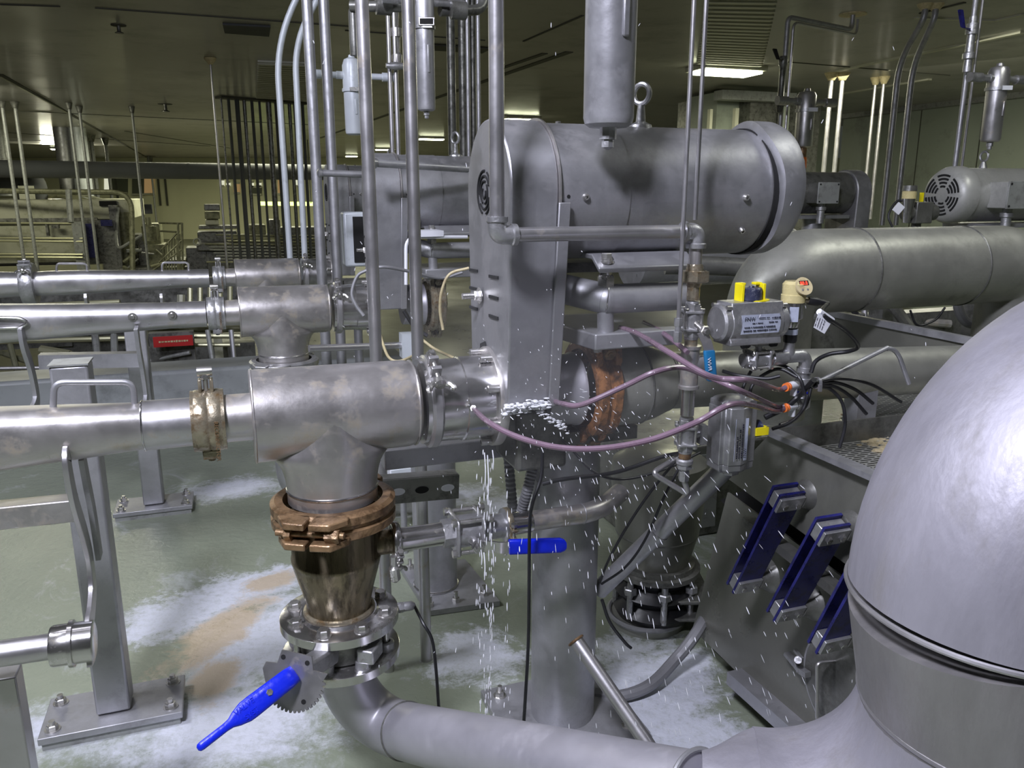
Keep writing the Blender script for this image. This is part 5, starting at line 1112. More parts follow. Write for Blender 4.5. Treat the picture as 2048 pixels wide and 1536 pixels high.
# ================================================================ RIGHT SIDE OVERHEAD
def twin(px, pts, lab, r=.03, m='dull', cup=True):
    q = FZ(px[0], px[1], CEIL); D0 = (q-CAM).dot(FW); t = thing('ceiling_pipe', q, lab, 'pipe', 'pipes dropping from the right ceiling')
    P = [q]
    for x, y, kd in pts: P.append(pt(x, y, kd))
    mb = MB(); mb.tube(fillet(P, .35, 8), r, 14); mb.build('pipe_wall', M[m], t)
    if cup: mb = MB(); mb.lathe(q, -Z, [(0, r*3), (.015, r*2.9), (.10*D0/10, r*1.4)], 20); mb.build('ceiling_cup', M['cream'], t)
def plumb(px, py, lab, r, zb=.8, m='steel'):
    q = FZ(px, py, CEIL); t = thing('ceiling_pipe', Vector((q.x, q.y, zb)), lab, 'pipe', 'pipes dropping from the right ceiling'); D = (q-CAM).dot(FW)
    mb = MB(); mb.cyl(Vector((q.x, q.y, zb)), q, r*D/F, seg=14); mb.build('pipe_wall', M[m], t)
    mb = MB(); mb.lathe(q, -Z, [(0, r*3.2*D/F), (.02, r*3*D/F), (.09*D/10, r*1.4*D/F)], 20); mb.build('ceiling_cup', M['cream'], t)
plumb(1664, 146, 'bright straight pipe left of its twin, behind the right dark filter', 4.5)
plumb(1686, 146, 'bright straight pipe right of its twin, behind the right dark filter', 4.5)
plumb(1752, 155, 'straight thin pipe with cream ceiling cup, left of its twin by the wall', 3.5)
plumb(1769, 153, 'straight thin pipe with cream ceiling cup, right of its twin by the wall', 3.5)
for x0, xm, ym, x2, lab in ((1851, 1798, 125, 1757, 'bent conduit left of its twin descending the right wall'), (1872, 1826, 130, 1790, 'bent conduit right of its twin descending the right wall')):
    q = FZ(x0, 8, CEIL); D = (q-CAM).dot(FW)
    t = thing('ceiling_pipe', q, lab, 'conduit', 'bent conduits on the right')
    bendp = pt(x0-2, 35, D); m1 = pt(xm, ym, D+.45); low = Vector((m1.x, m1.y, .9))
    mb = MB(); mb.tube(fillet([q, bendp, m1, low], .25, 8), 6.2*D/F, 14); mb.build('conduit_run', M['dull'], t); mb = MB(); mb.lathe(q, -Z, [(0, 16*D/F), (.02, 15*D/F), (.07, 7*D/F)], 20); mb.build('ceiling_cup', M['cream'], t)
# water manifold with ceiling arm, filter and blue/black lever
def manifold(corner, D, lab, arm=None, xlow=None, r=5, s=1.):
    c = pt(*corner, D); t = thing('drop_pipe', Vector((c.x, c.y, .9)), lab, 'pipe')
    mb = MB()
    P = [Vector((c.x, c.y, .9)), Vector((c.x, c.y, c.z))]
    if arm: q = FZ(arm[0], arm[1]-12, CEIL); P += [Vector((q.x, q.y, c.z)), q]
    else: P[1].z = CEIL
    mb.tube(fillet(P, .08, 6), r*D/F, 14); mb.build('pipe_wall', M['dull'], t)
    P2 = [p+E1*.045*s-Z*(0 if i == 0 else .03*s) for i, p in enumerate(P)]
    mb = MB(); mb.tube(fillet(P2, .08, 6), 3*D/F, 10); mb.build('tracer_tube', M['steel'], t)
    if arm: mb = MB(); mb.lathe(P[-1], -Z, [(0, .16), (.012, .16)], 24); mb.build('ceiling_flange', M['cream'], t)
    return t, c
t, c = manifold((1576, 34), 9.0, 'dark drop pipe with a level arm reaching to a ceiling flange', arm=(1706, 40), s=1.8)
t, V, z0, z1, zh = filt(1610, 182, 296, 8.8, .098, 'dark-headed filter hanging above an orange probe', 'steel', head=.34, arms=((1, .17, .13), (-1, .17, .13)), noz=False)
t = thing('orange_probe', V(z0-.30), 'orange and black float hanging below the far right filter', 'probe'); mb = MB(); mb.lathe(V(z0-.11), Z, [(0, .045), (.12, .048)], 16); mb.build('black_top', M['rust'], t); mb = MB(); mb.lathe(V(z0-.10), -Z, [(0, .052), (.11, .056), (.14, .036)], 16); mb.build('orange_body', M['orange'], t); mb = MB(); mb.lathe(V(z0-.235), -Z, [(0, .042), (.05, .03)], 16); mb.build('black_tip', M['black'], t)
t = thing('shutoff_valve', pt(1565, 125, 9.0), 'small valve with black lever on the dark drop pipe', 'valve')
mb = MB(); q = pt(1567, 118, 8.97); mb.lathe(q+Z*.03, -Z, [(0, .04), (.03, .05), (.09, .05), (.12, .034), (.5, .034), (.52, .048), (.6, .034)], 12); mb.build('valve_body', M['dark'], t); mb = MB(); mb.strip([q, pt(1556, 118, 8.8), pt(1549, 98, 8.8)], .05, .016, E1); mb.build('lever', M['black'], t)
t, c = manifold((1950, 10), 3.85, 'near right drop pipe with fittings, beside the blue lever shutoff', r=5)
t, V, z0, z1, zh = filt(1990, 132, 284, 3.75, .0445, 'bright steel filter hanging at the right above the fan-cooled motor', 'steel', head=.30, arms=((1, .07, .07), (-1, .07, .07)))
t = thing('shutoff_valve', pt(1925, 50, 3.8), 'shutoff valve with navy lever high at the right edge', 'valve')
q = pt(1944, 60, 3.84)
mb = MB(); mb.lathe(q+Z*.06, -Z, [(0, .018), (.03, .018), (.032, .028), (.08, .028), (.082, .018), (.16, .02), (.165, .028), (.19, .028), (.195, .018), (.25, .02)], 12); mb.build('valve_body', M['cast'], t)
mb = MB(); mb.strip([q-E1*.0, pt(1926, 55, 3.76), pt(1921, 20, 3.74)], .022, .012, E1); mb.build('lever', M['navy'], t)
# ================================================================ RIGHT: DISCHARGE ELBOWS, SECOND MOTOR ROW, SCREEN
r_ = .13
pc = pt(1532, 690, 2.48); zax = pt(1750, 531, 2.68).z; cor = Vector((pc.x, pc.y, zax)); far = cor+E1*1.25
t = thing('discharge_elbow_pipe', Vector((pc.x, pc.y, .75)), 'fat grey-olive pipe curving down behind the pneumatic actuator', 'pipe')
el = fillet([cor-Z*.30, cor, cor+E1*.30], .29, 16)
mb = MB(); mb.tube([Vector((pc.x, pc.y, .62))]+el, r_, 48); mb.build('elbow', M['olive'], t, sharp=60)
mb = MB(); mb.tube([cor+E1*.298, cor+E1*.74], r_*.998, 48); mb.build('straight_pipe', M['olive'], t, sharp=60)
for q in (.30, .74): mb = MB(); mb.torus(cor+E1*q, E1, r_, .003, 56); mb.build('weld_seam', M['dark'], t)
e2_ = fillet([cor+E1*.74, cor+E1*1.04, cor+E1*1.04-Z*.9], .29, 16)
mb = MB(); mb.tube(e2_, r_, 48); mb.build('far_elbow', M['olive'], t, sharp=60)
p0 = pt(1470, 500, 3.5)
t = thing('discharge_elbow_pipe', p0-Z*.5, 'dark bluish elbow pipe just behind the big motor fan cover', 'pipe')
c2 = pt(1610, 500, 3.7); p0 = c2-E1*.9
mb = MB(); mb.tube(fillet([p0, c2, c2-Z*.9], .30, 14), .14, 40); mb.build('elbow', M['dull'], t, sharp=60)
t = thing('level_pipe', pt(1480, 550, 3.0), 'dark level pipe passing under the motor toward the fat elbow', 'pipe'); mb = MB(); mb.tube(spline([pt(1330, 530, 3.), pt(1450, 533, 3.), pt(1560, 545, 3.), pt(1600, 590, 3.)], 6), .035, 16); mb.build('pipe_wall', M['dark'], t)
def motor2(fc, D, L, label, guard=False, mt='dull', box=True):
    c = pt(*fc, D); t = thing('electric_motor', c+E1*L/2-Z*.134, label, 'motor', 'fan-cooled motors of the rear row'); r = .134
    mb = MB(); mb.lathe(c, E1, [(0, .001), (0, r*.72), (.012, r*.88), (.04, r*.99), (.09, r*1.0), (.095, r*.95), (.14, r*.945), (L, r*.945)], 48); mb.build('motor_barrel', M[mt], t, sharp=35)
    for ri in (.35, .5, .65, .8):
        for s in range(6):
            a0 = math.pi/3*s+.09+(.2/ri*.15); a1 = math.pi/3*(s+1)-.09-(.2/ri*.15); mb = MB(); mb.strip([c-E1*.0015+(E2*math.cos(th)+Z*math.sin(th))*r*ri*.86 for th in [a0+(a1-a0)*i/6 for i in range(7)]], .004, .0085, E1); mb.build('fan_slot', M['slot'], t)
    q = c+E1*L*.38+Z*r*.94; mb = MB(); mb.lathe(q, Z, [(0, .02), (.03, .009)], 12); mb.torus(q+Z*.055, E1, .022, .006, 20); mb.build('lifting_eye', M['cast'], t)
    if box:
        q = c+E1*.235-E2*(r+.03); mb = MB(); mb.box(q, .15, .10, .12); mb.build('terminal_box', M[mt], t, bevel=.004)
        mb = MB(); mb.lathe(q-Z*.06, -Z, [(0, .022), (.02, .022), (.022, .03), (.04, .03), (.045, .022), (.12, .022)], 16); mb.build('cable_gland', M['cast'], t)
        mb = MB(); mb.box(q-E2*.053+E1*.0, .155, .008, .125); mb.build('box_lid', M['grey'], t, bevel=.002)
        for i in (-1, 1):
            for k in (-1, 1): mb = MB(); mb.lathe(q-E2*.057+E1*i*.065+Z*k*.05, -E2, [(0, .005), (.003, .005)], 8); mb.build('lid_screw', M['slot'], t)
    mb = MB(); mb.box(c+E1*L*.6-Z*(r+.01), L*.7, .24, .02); mb.build('foot_plate', M['dull'], t)
    mb = MB(); q = c+E1*L*.6; mb.cyl(Vector((q.x, q.y, -.02)), Vector((q.x, q.y, c.z-r)), .06); mb.build('stand_post', M['dull'], t)
    if guard:
        g = c+E1*(L+.005); mb = MB(); pts = [g+E2*(-math.cos(th))*r*1.06+Z*math.sin(th)*r*1.06 for th in [math.pi*i/20 for i in range(21)]]+[g+E2*.13-Z*.5, g-E2*.13-Z*.5]; mb.prism(pts, E1*.11); mb.build('belt_guard', M['guard'], t, bevel=.006)
    return c, t
motor2((1884, 390), 3.82, .62, 'grey fan-cooled motor with round slotted fan cover at the right edge', mt='motorb')
motor2((1545, 386), 4.9, .52, 'dark fan-cooled motor with belt guard, half hidden behind the big fan cover', guard=True, mt='dark')
# small sensor group beside the right motor
t = thing('pressure_sensor', pt(1815, 440, 3.4), 'small distant amber-capped sensor with white tag, left of the right fan-cooled motor', 'sensor')
q = pt(1813, 436, 3.4); mb = MB(); mb.lathe(q-Z*.02, Z, [(0, .015), (.03, .018), (.1, .028)], 16); mb.build('sensor_body', M['shiny'], t); mb = MB(); mb.lathe(q+Z*.08, Z, [(0, .028), (.035, .028)], 16); mb.build('amber_head', M['amber'], t); mb = MB(); mb.lathe(q+Z*.112, Z, [(0, .03), (.022, .028)], 16); mb.build('cap', M['dark'], t)
mb = MB(); mb.tube(spline([q+Z*.06, pt(1795, 402, 3.4), pt(1777, 430, 3.4), pt(1785, 455, 3.4)], 6), .005, 8); mb.build('cable_run', M['black'], t); mb = MB(); mb.box(pt(1797, 417, 3.38), .035, .003, .04, (Vector((.8, 0, -.6)), E2, Vector((.6, 0, .8)))); mb.build('cable_tag', M['whitep'], t)
t = thing('pneumatic_actuator', pt(1835, 440, 3.45), 'small dark distant actuator with yellow marker between sensor and right motor', 'actuator')
q = pt(1835, 425, 3.45); mb = MB(); mb.box(q, .09, .08, .09); mb.cyl(q-E1*.07, q+E1*.09, .035); mb.build('actuator_body', M['dark'], t, bevel=.004); mb = MB(); mb.cyl(q-Z*.04, q-Z*.12, .02); mb.cyl(q-Z*.1-E1*.1, q-Z*.1+E1*.12, .018); mb.build('valve_mount', M['dark'], t); mb = MB(); mb.box(pt(1843, 396, 3.45), .012, .012, .045); mb.build('yellow_marker', M['yellow'], t)
for i, (pts, r, mm, lab) in enumerate((([(1768, 600, 3.3), (1790, 618, 3.2), (1828, 668, 3.1)], .022, 'dark', 'dark diagonal brace under the fat horizontal pipe'),
                           ([(1916, 590, 3.0), (1918, 620, 3.0), (1935, 645, 3.0), (1975, 652, 3.0), (2010, 650, 3.0)], .018, 'hosegrey', 'grey flexible hose looping below the fat pipe near the right edge'),
                           ([(1728, 600, 3.6), (1730, 660, 3.6)], .014, 'steel', 'short upright tube behind the screen wall'),
                           ([(1775, 640, 3.8), (1850, 644, 3.8), (1900, 648, 3.8)], .02, 'tan', 'level pipe behind the screen wall'),
                           ([(1820, 620, 3.6), (1835, 650, 3.6), (1870, 640, 3.6), (1890, 615, 3.6)], .005, 'black', 'thin black cable loop behind the screen wall'),
                           ([(1700, 606, 3.4), (1712, 628, 3.4), (1728, 632, 3.4)], .012, 'black', 'short black hose bend under the fat pipe'))):
    hose('background_tube', [pt(*p) for p in pts], r, mm, lab, 'tube')
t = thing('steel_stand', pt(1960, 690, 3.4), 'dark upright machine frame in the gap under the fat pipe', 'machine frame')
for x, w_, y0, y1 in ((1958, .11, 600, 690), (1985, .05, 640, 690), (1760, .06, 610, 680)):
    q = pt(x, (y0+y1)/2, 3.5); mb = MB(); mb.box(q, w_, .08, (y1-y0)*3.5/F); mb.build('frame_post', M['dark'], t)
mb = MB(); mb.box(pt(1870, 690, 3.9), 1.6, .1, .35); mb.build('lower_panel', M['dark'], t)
# ---------------------------------------------------------------- vibrating screen
AS = .965
def S_(x, y, d=0.): return LA(x, y, AS+d)
t = thing('vibrating_screen', S_(1600, 1250), 'large dark steel vibrating screen trough with perforated deck under the pipes', 'machine')
zr = S_(1560, 866).z; bN = bof(S_(1830, 985)); bF = bof(S_(1545, 862))
def scr(a, b, z): return W(AS+a, b, z)
zu = lambda x, y, d=0: (bof(S_(x, y, d)), S_(x, y, d).z)
up = [zu(1455, 957), zu(1545, 862), zu(1830, 984), zu(1830, 1225), zu(1702, 1136)]
mb = MB(); mb.prism([W(AS, b, z) for b, z in up], E1*.006); mb.build('upper_side_plate', M['plate'], t)
mb = MB(); p0, p1 = W(AS-.006, up[1][0], up[1][1]), W(AS-.006, up[2][0], up[2][1]); mb.bar(p0, p1, .03, .012); mb.build('rim', M['dull'], t)
# far wall and end wall
Wd = .86
dz_ = .10
f0 = LA(1660, 626, AS+Wd); f1 = LA(1985, 690, AS+Wd); zf_ = f0.z
bA, bB = bof(LA(1655, 628, AS+Wd)), bN-.3
mb = MB(); mb.prism([W(AS+Wd, bA, zf_), W(AS+Wd, bB, zf_), W(AS+Wd, bB, zf_-.35), W(AS+Wd, bA-.15, zf_-.35)], E1*.008); mb.build('far_side_plate', M['plate'], t)
mb = MB(); mb.bar(W(AS+Wd, bA, zf_), W(AS+Wd, bB, zf_), .022, .02); mb.build('far_rim', M['dull'], t)
# deck: woven wire, built as bars
def deck_mat():
    m = mat('perforated_deck', (.36, .36, .34), .4, .75); N = m.node_tree.nodes; L = m.node_tree.links; b = N['Principled BSDF']
    g = N.new('ShaderNodeNewGeometry'); mp = N.new('ShaderNodeMapping'); mp.inputs['Rotation'].default_value = (0, 0, -ANG); L.new(g.outputs['Position'], mp.inputs[0])
    br = N.new('ShaderNodeTexBrick'); br.inputs['Scale'].default_value = 22; br.inputs['Mortar Size'].default_value = .07; br.inputs['Mortar Smooth'].default_value = .1; br.inputs['Brick Width'].default_value = .8; br.inputs['Row Height'].default_value = .22; L.new(mp.outputs[0], br.inputs['Vector'])
    br.inputs['Color1'].default_value = br.inputs['Color2'].default_value = (.012, .012, .01, 1); br.inputs['Mortar'].default_value = (.62, .62, .60, 1)
    L.new(br.outputs['Color'], b.inputs['Base Color']); bp = N.new('ShaderNodeBump'); bp.inputs['Strength'].default_value = .6; bp.inputs['Distance'].default_value = .004; L.new(br.outputs['Fac'], bp.inputs['Height']); L.new(bp.outputs[0], b.inputs['Normal']); return m
DM = deck_mat()
zd0 = zr-.06
def deck(name, a0, b0, a1, b1, z0, z1):      # quad deck slightly sloped along b
    mb = MB(); mb.prism([W(AS+a0, b0, z0), W(AS+a1, b0, z0+.0), W(AS+a1, b1, z1), W(AS+a0, b1, z1)], (0, 0, .008)); mb.build(name, DM, t)
deck('screen_deck', .01, bF, .34, bN-.2, zd0, zd0-.02)
mb = MB(); mb.prism([W(AS+.33, bF+.0, zd0), W(AS+.33, bN-.3, zd0-.02), W(AS+Wd, bN-.3, zf_-.17), W(AS+Wd, bA, zf_-.17)], -Z*.008); mb.build('inclined_screen', DM, t)
mb = MB(); mb.prism([scr(.01, bF, zd0-.1), scr(Wd, bF, zd0-.1), scr(Wd, bF, zd0+.06), scr(.01, bF, zd0+.06)], E2*.006); mb.build('end_plate', M['dark'], t)
mb = MB(); q = LA(1720, 850, AS+.35); q = FZ(1718, 830, zd0+.02); mb.box(q+Z*.06, .06, .05, .16); mb.build('divider_plate', M['dull'], t)
lo = [zu(1385, 1258), zu(1440, 1052), zu(1470, 1000), zu(1830, 1262), zu(1830, 1330), zu(1745, 1600)]
lo = [zu(1385, 1258, .05), zu(1455, 985, .05), zu(1830, 1262, .05), zu(1830, 1690, .05)]
mb = MB(); mb.prism([W(AS+.05, b, z) for b, z in lo], E1*.006); mb.build('lower_side_plate', M['plate'], t)
mb = MB(); mb.bar(S_(1470, 1352, .03), S_(1690, 1545, .03), .05, .035); mb.build('base_rail', M['dull'], t)
mb = MB(); mb.bar(S_(1495, 1040, -.01), S_(1720, 1215, -.01), .03, .02); mb.build('stiffener', M['dark'], t)
# foot of the frame carrying the screen
for b in (lo[0][0]-.02, lo[2][0]+.1):
    mb = MB(); z1_ = min(q[1] for q in lo)+.3; mb.box(W(AS+.5, b, z1_/2), .08, .08, z1_); mb.build('frame_leg', M['dark'], t)
mb = MB(); mb.prism([W(AS+.10, b, z) for b, z in (zu(1440, 1000, .1), zu(1540, 960, .1), zu(1830, 1120, .1), zu(1830, 1420, .1))], E1*.006); mb.build('gap_shade_sheet', M['slot'], t)  # dark sheet standing in for the shade in the gap between the plates
mb = MB(); z0_, z1_ = lo[0][1]+.08, .01; mb.prism([W(AS+.12, lo[0][0]-.0, z0_), W(AS+.12, lo[3][0], z0_), W(AS+.12, lo[3][0], z1_), W(AS+.12, lo[0][0]+.0, z1_)], E1*.01); mb.build('shadow_sheet', M['slot'], t)  # added black sheet painting the shadow below the lower side plate
# hatch with ring, bent handle and latch
q = S_(1690, 1380, .045); mb = MB(); mb.lathe(q, -E1, [(0, .115), (.004, .118), (.012, .112), (.014, .0)], 40); mb.build('round_hatch', M['dark'], t)
mb = MB(); mb.torus(q-E1*.006, E1, .119, .0035, 48); mb.build('hatch_ring', M['dull'], t)
hp = [S_(1676, 1322, .04), S_(1634, 1326, -.01), S_(1634, 1442, -.01), S_(1682, 1448, .04)]
mb = MB(); mb.tube(fillet(hp, .012), .004, 10); mb.build('hatch_handle', M['steel'], t)
mb = MB(); q = S_(1592, 1325, .03); mb.bar(S_(1574, 1306, .03), S_(1600, 1338, .03), .018, .008); mb.bar(S_(1598, 1338, .02), S_(1616, 1350, .02), .016, .012); mb.cyl(S_(1596, 1320, .04), S_(1596, 1320, .0), .008); mb.bar(S_(1590, 1300, .03), S_(1604, 1318, .03), .008, .006); mb.build('toggle_latch', M['cast'], t)
# leaf springs
sl = ['navy twin-strip leaf spring highest on the screen side, leftmost of three', 'middle navy twin-strip leaf spring on the screen side', 'navy twin-strip leaf spring nearest the huge right pipe']
for (x0, y0, x1, y1), lab in zip(((1566, 1003, 1492, 1152), (1652, 1068, 1576, 1206), (1742, 1120, 1662, 1266)), sl):
    A_ = S_(x0, y0, -.055); B_ = S_(x1, y1, -.055); d = (B_-A_).normalized(); n = d.cross(E1).normalized()
    if n.y > 0: n = -n
    t = thing('leaf_spring', B_, lab, 'leaf spring', 'navy leaf springs on the screen')
    L = (B_-A_).length
    for k, nm in ((-.5, 'rear_strip'), (.5, 'front_strip')):
        mb = MB(); mb.box((A_+B_)/2+n*k*.026, L+.075, .062, .006, (d, E1, n)); mb.build('spring_strip', M['navy'], t)
    for P_, s in ((A_, -1), (B_, 1)):
        mb = MB(); mb.box(P_+d*s*.012, .036, .060, .019, (d, E1, n)); mb.build('spacer_block', M['cast'], t, bevel=.002)
        mb = MB(); mb.box(P_+d*s*.012+n*.0195, .036, .062, .007, (d, E1, n)); mb.build('clamp_plate', M['cast'], t, bevel=.001)
        for i in (-1, 1): mb = MB(); mb.hexn(P_+d*s*.012+n*.023+E1*i*.016, n, .0075, .006); mb.build('clamp_bolt', M['shiny'], t)
        mb = MB(); mb.lathe(P_+d*s*.012+E1*.032-n*.0, E1, [(0, .026), (.02, .030), (.028, .038), (.034, .042), (.036, .036)], 32); mb.build('mount_boss', M['dark'], t)
t = thing('starch_heap', S_(1740, 900, .2), 'pale wet starch crumbs lying on the perforated screen deck', 'starch'); random.seed(3)
bpy.data.objects.remove(t)
mb = MB()
for i in range(170):
    f = random.random(); q = FZ(1690+95*f+random.gauss(0, 9), 845+58*f+random.gauss(0, 10), zd0+.004); s = random.uniform(.003, .010); mb.ball(q+Z*s*.3, s, 6, 4, (1.4, 1, .6))
o = mb.build('starch_crumbs', M['food']); tag(o, 'pale wet starch crumbs scattered on the perforated screen deck', 'starch', kind='stuff')
t = thing('shade_block', pt(1360, 1100, 3.3), 'added dark block standing in for shade behind the tapered chute', 'machine')  # added block whose dark colour gives the shade behind the chute
q = pt(1370, 990, 3.35); zt_q = pt(1370, 862, 3.2).z; mb = MB(); mb.box(Vector((q.x, q.y, zt_q/2)), .72, .5, zt_q); mb.build('shade_block_body', M['dark'], t, bevel=.01); mb = MB(); mb.box(Vector((q.x, q.y, zt_q*.5))-E2*.252-E1*.17, .30, .006, zt_q*.8); mb.build('shade_block_panel', M['grey'], t)
# ---------------------------------------------------------------- dark stack between column and screen
t = thing('drop_chute', FZ(1300, 1320, 0), 'dark tapered chute on a round base between column and screen', 'chute')
c = pt(1312, 1100, 2.45); V = lambda py: Vector((c.x, c.y, hit(1310, py, Vector((c.x, c.y, 0)), Vector((0, 1, 0))).z))
mb = MB(); z_ = V(1118); mb.lathe(z_, Z, [(0, .10), (.10, .125), (.27, .145), (.32, .14), (.34, .10)], 40); mb.build('cone', M['plate'], t)
mb = MB(); mb.torus(V(1060), Z, .122, .004, 40); mb.build('weld_seam', M['dark'], t)
mb = MB(); mb.lathe(V(1135), Z, [(0, .10), (0, .135), (.015, .135), (.016, .12), (.03, .118), (.03, .1)], 40); mb.build('upper_flange', M['dark'], t)
for k in range(7):
    th = 2*math.pi*k/7+.3; mb = MB(); q = V(1180)+Vector((math.cos(th), math.sin(th), 0))*.118; mb.cyl(q-Z*.05, q+Z*.07, .010, seg=10); mb.hexn(q+Z*.03, Z, .02, .02); mb.build('stud', M['cast'], t)
mb = MB(); mb.lathe(V(1225), Z, [(0, .09), (0, .11), (.03, .125), (.06, .10), (.09, .125), (.12, .10), (.14, .11)], 40); mb.build('rubber_bellows', M['black'], t)
for y in (1172, 1205): mb = MB(); mb.box(V(y)+RT*.06, .20, .22, .012, (RT, Vector((0, 1, 0)), Z)); mb.build('shelf_plate', M['dark'], t, bevel=.004)
mb = MB(); zb = V(1222); mb.cyl(Vector((c.x-.02, c.y, 0.0)), Vector((c.x-.02, c.y, zb.z)), .115, seg=40); mb.build('round_base', M['olive'], t)
mb = MB(); mb.torus(Vector((c.x-.02, c.y, zb.z)), Z, .118, .008, 40); mb.build('base_rim', M['dull'], t)
hose('floor_hose', [FZ(1190, 1388, .02), FZ(1240, 1392, .02), FZ(1300, 1370, .03), FZ(1350, 1320, .06), pt(1390, 1270, 2.2), pt(1430, 1200, 2.3)], .016, 'hosegrey', 'dark grey hose curving over the foam behind the round column', 'hose')
# ---------------------------------------------------------------- base frame under pump 1 and things behind the falling water
t = thing('pump_base_frame', W(A(900, 905), .16, .45), 'level square-tube pump base running behind the front pump housing', 'machine frame')
q0, q1 = LP(765, 915, .12), LP(1075, 902, .12); q1.z = q0.z
mb = MB(); mb.bar(q0, q1, .05, .045); mb.build('square_tube', M['dull'], t, bevel=.003)
mb = MB(); g_ = [LP(1030, 900, .02), LP(1088, 890, .02), LP(1088, 955, .02), LP(1075, 965, .02), LP(1032, 905, .02)]; mb.prism(g_, E2*.008); mb.build('gusset_plate', M['grey'], t)
for x, y in ((1041, 920), (1058, 950)): mb = MB(); mb.hexn(LP(x, y, .018), -E2, .010, .008); mb.build('gusset_bolt', M['bolt'], t)
mb = MB(); q = LP(1075, 880, .02); mb.box(W(aof(LP(1060, 850, .03)), .04, (LP(1060, 820, .03).z+LP(1060, 900, .03).z)/2), .115, .17, .135); mb.build('gear_case', M['dark'], t, bevel=.01)
mb = MB(); mb.box(W(aof(LP(1128, 870, .1)), .1, ctopz-.03+.05), .26, .22, .03); mb.box(W(aof(LP(1128, 870, .1)), .1, (ctopz+PZ-.06)/2), .10, .12, PZ-.06-ctopz); mb.build('pedestal', M['dark'], t)
t = thing('strut_channel', LP(840, 1000, .35), 'slotted strut channel with oval holes behind the rusty coupling', 'channel')
q0, q1 = LP(760, 985, .30), LP(917, 972, .30)
mb = MB(); mb.bar(q0, q1, .01, .062, E2); d = (q1-q0).normalized(); mb.bar(q0+E2*.02+Z*.03, q1+E2*.02+Z*.03, .04, .004, E2); mb.build('channel_web', M['dark'], t)
for f in (.22, .52, .85): q = q0.lerp(q1, f)-E2*.006; mb = MB(); mb.lathe(q, -E2, [(0, .009), (.001, .009)], 20, e=1.9); mb.build('oval_slot', M['whitep' if f != .52 else 'slot'], t)
for x, y, w_, h_, lab in ((805, 952, .10, .07, 'pale box behind the strut channel, left of its twin'), (873, 946, .07, .08, 'pale box behind the strut channel, right of its twin')):
    q = pt(x, y, 2.9); t = thing('junction_box', q-Z*.05, lab, 'box'); mb = MB(); mb.box(q, w_, .06, h_*1.2); mb.build('box_body', M['whitep'], t, bevel=.004); mb = MB(); mb.box(q-E2*.033, w_*.96, .006, h_*1.14); mb.build('lid', M['white'], t, bevel=.002); mb = MB(); mb.cyl(q-Z*.04, Vector((q.x, q.y, 0)), .012); mb.build('stand_pipe', M['dull'], t)
for P, lab in (([(1012, 870, 1.85), (1018, 930, 1.85), (1024, 1000, 1.87), (1030, 1050, 1.9)], 'ribbed grey conduit behind the falling water, left of its twin'), ([(1068, 925, 1.75), (1056, 975, 1.75), (1044, 1020, 1.78), (1036, 1060, 1.8)], 'ribbed grey conduit beside the column edge, right of its twin')):
    PP = spline([pt(*p) for p in P], 16); mb = MB(); mb.tube(PP, [.0125 if i % 2 else .0105 for i in range(len(PP))], 14); o = mb.build('flexible_conduit', M['hosegrey']); tag(o, lab, 'conduit', 'ribbed conduits')
# second support column with square base plate
c = FZ(872, 1168, .02)
t = thing('support_column', Vector((c.x, c.y, 0)), 'second round column on a wide square plate, behind the small ball valve', 'column')
mb = MB(); mb.cyl(Vector((c.x, c.y, .02)), Vector((c.x, c.y, PZ-.2)), .072, seg=40); mb.build('column_tube', M['dull'], t)
mb = MB(); mb.prism([FZ(x, y, .02) for x, y in ((800, 1132), (856, 1222), (1000, 1202), (930, 1118))], -Z*.018); mb.build('base_plate', M['dull'], t)
mb = MB(); mb.torus(Vector((c.x, c.y, .024)), Z, .073, .004, 40); mb.build('weld_seam', M['shiny'], t)
for x, y in ((820, 1137), (860, 1212), (912, 1203), (968, 1190)): q = FZ(x, y, .02); mb = MB(); mb.hexn(q, Z, .013, .014); mb.cyl(q, q+Z*.035, .007); mb.build('anchor_bolt', M['bolt'], t)
# line 2 stack
off = W2
er = [o for o in bpy.data.objects if o.name == 'eccentric_reducer' and o.parent is None][0]
copy_tree(er, W2, label='middle line reducer and flange, peeking out left under the front tee')
cc_ = copy_tree(COUP, W2, label='coupling under the middle tee with its lugs showing either side')
for o in children(cc_): o.data = o.data.copy(); o.data.materials[0] = M['cast']
c2_ = SP(zf1-thf)+W2; t = thing('elbow_pipe', c2_-Z*.3, 'middle line lower pipe, hidden behind the front valve stack', 'pipe'); mb = MB(); mb.tube(fillet([c2_, c2_-Z*.26, c2_-Z*.26+E1*.6], .2, 12), .057, 32); mb.build('elbow', M['dull'], t)
t = thing('level_pipe', pt(740, 695, 2.9), 'pale level pipe crossing behind the front tee between the two columns of pipe', 'pipe'); q0, q1 = pt(618, 697, 2.75), pt(815, 690, 2.95); mb = MB(); mb.cyl(q0, q1, .0125); mb.build('pipe_wall', M['steel'], t); mb = MB(); mb.box(q1, .05, .06, .09); mb.build('end_bracket', M['white'], t)
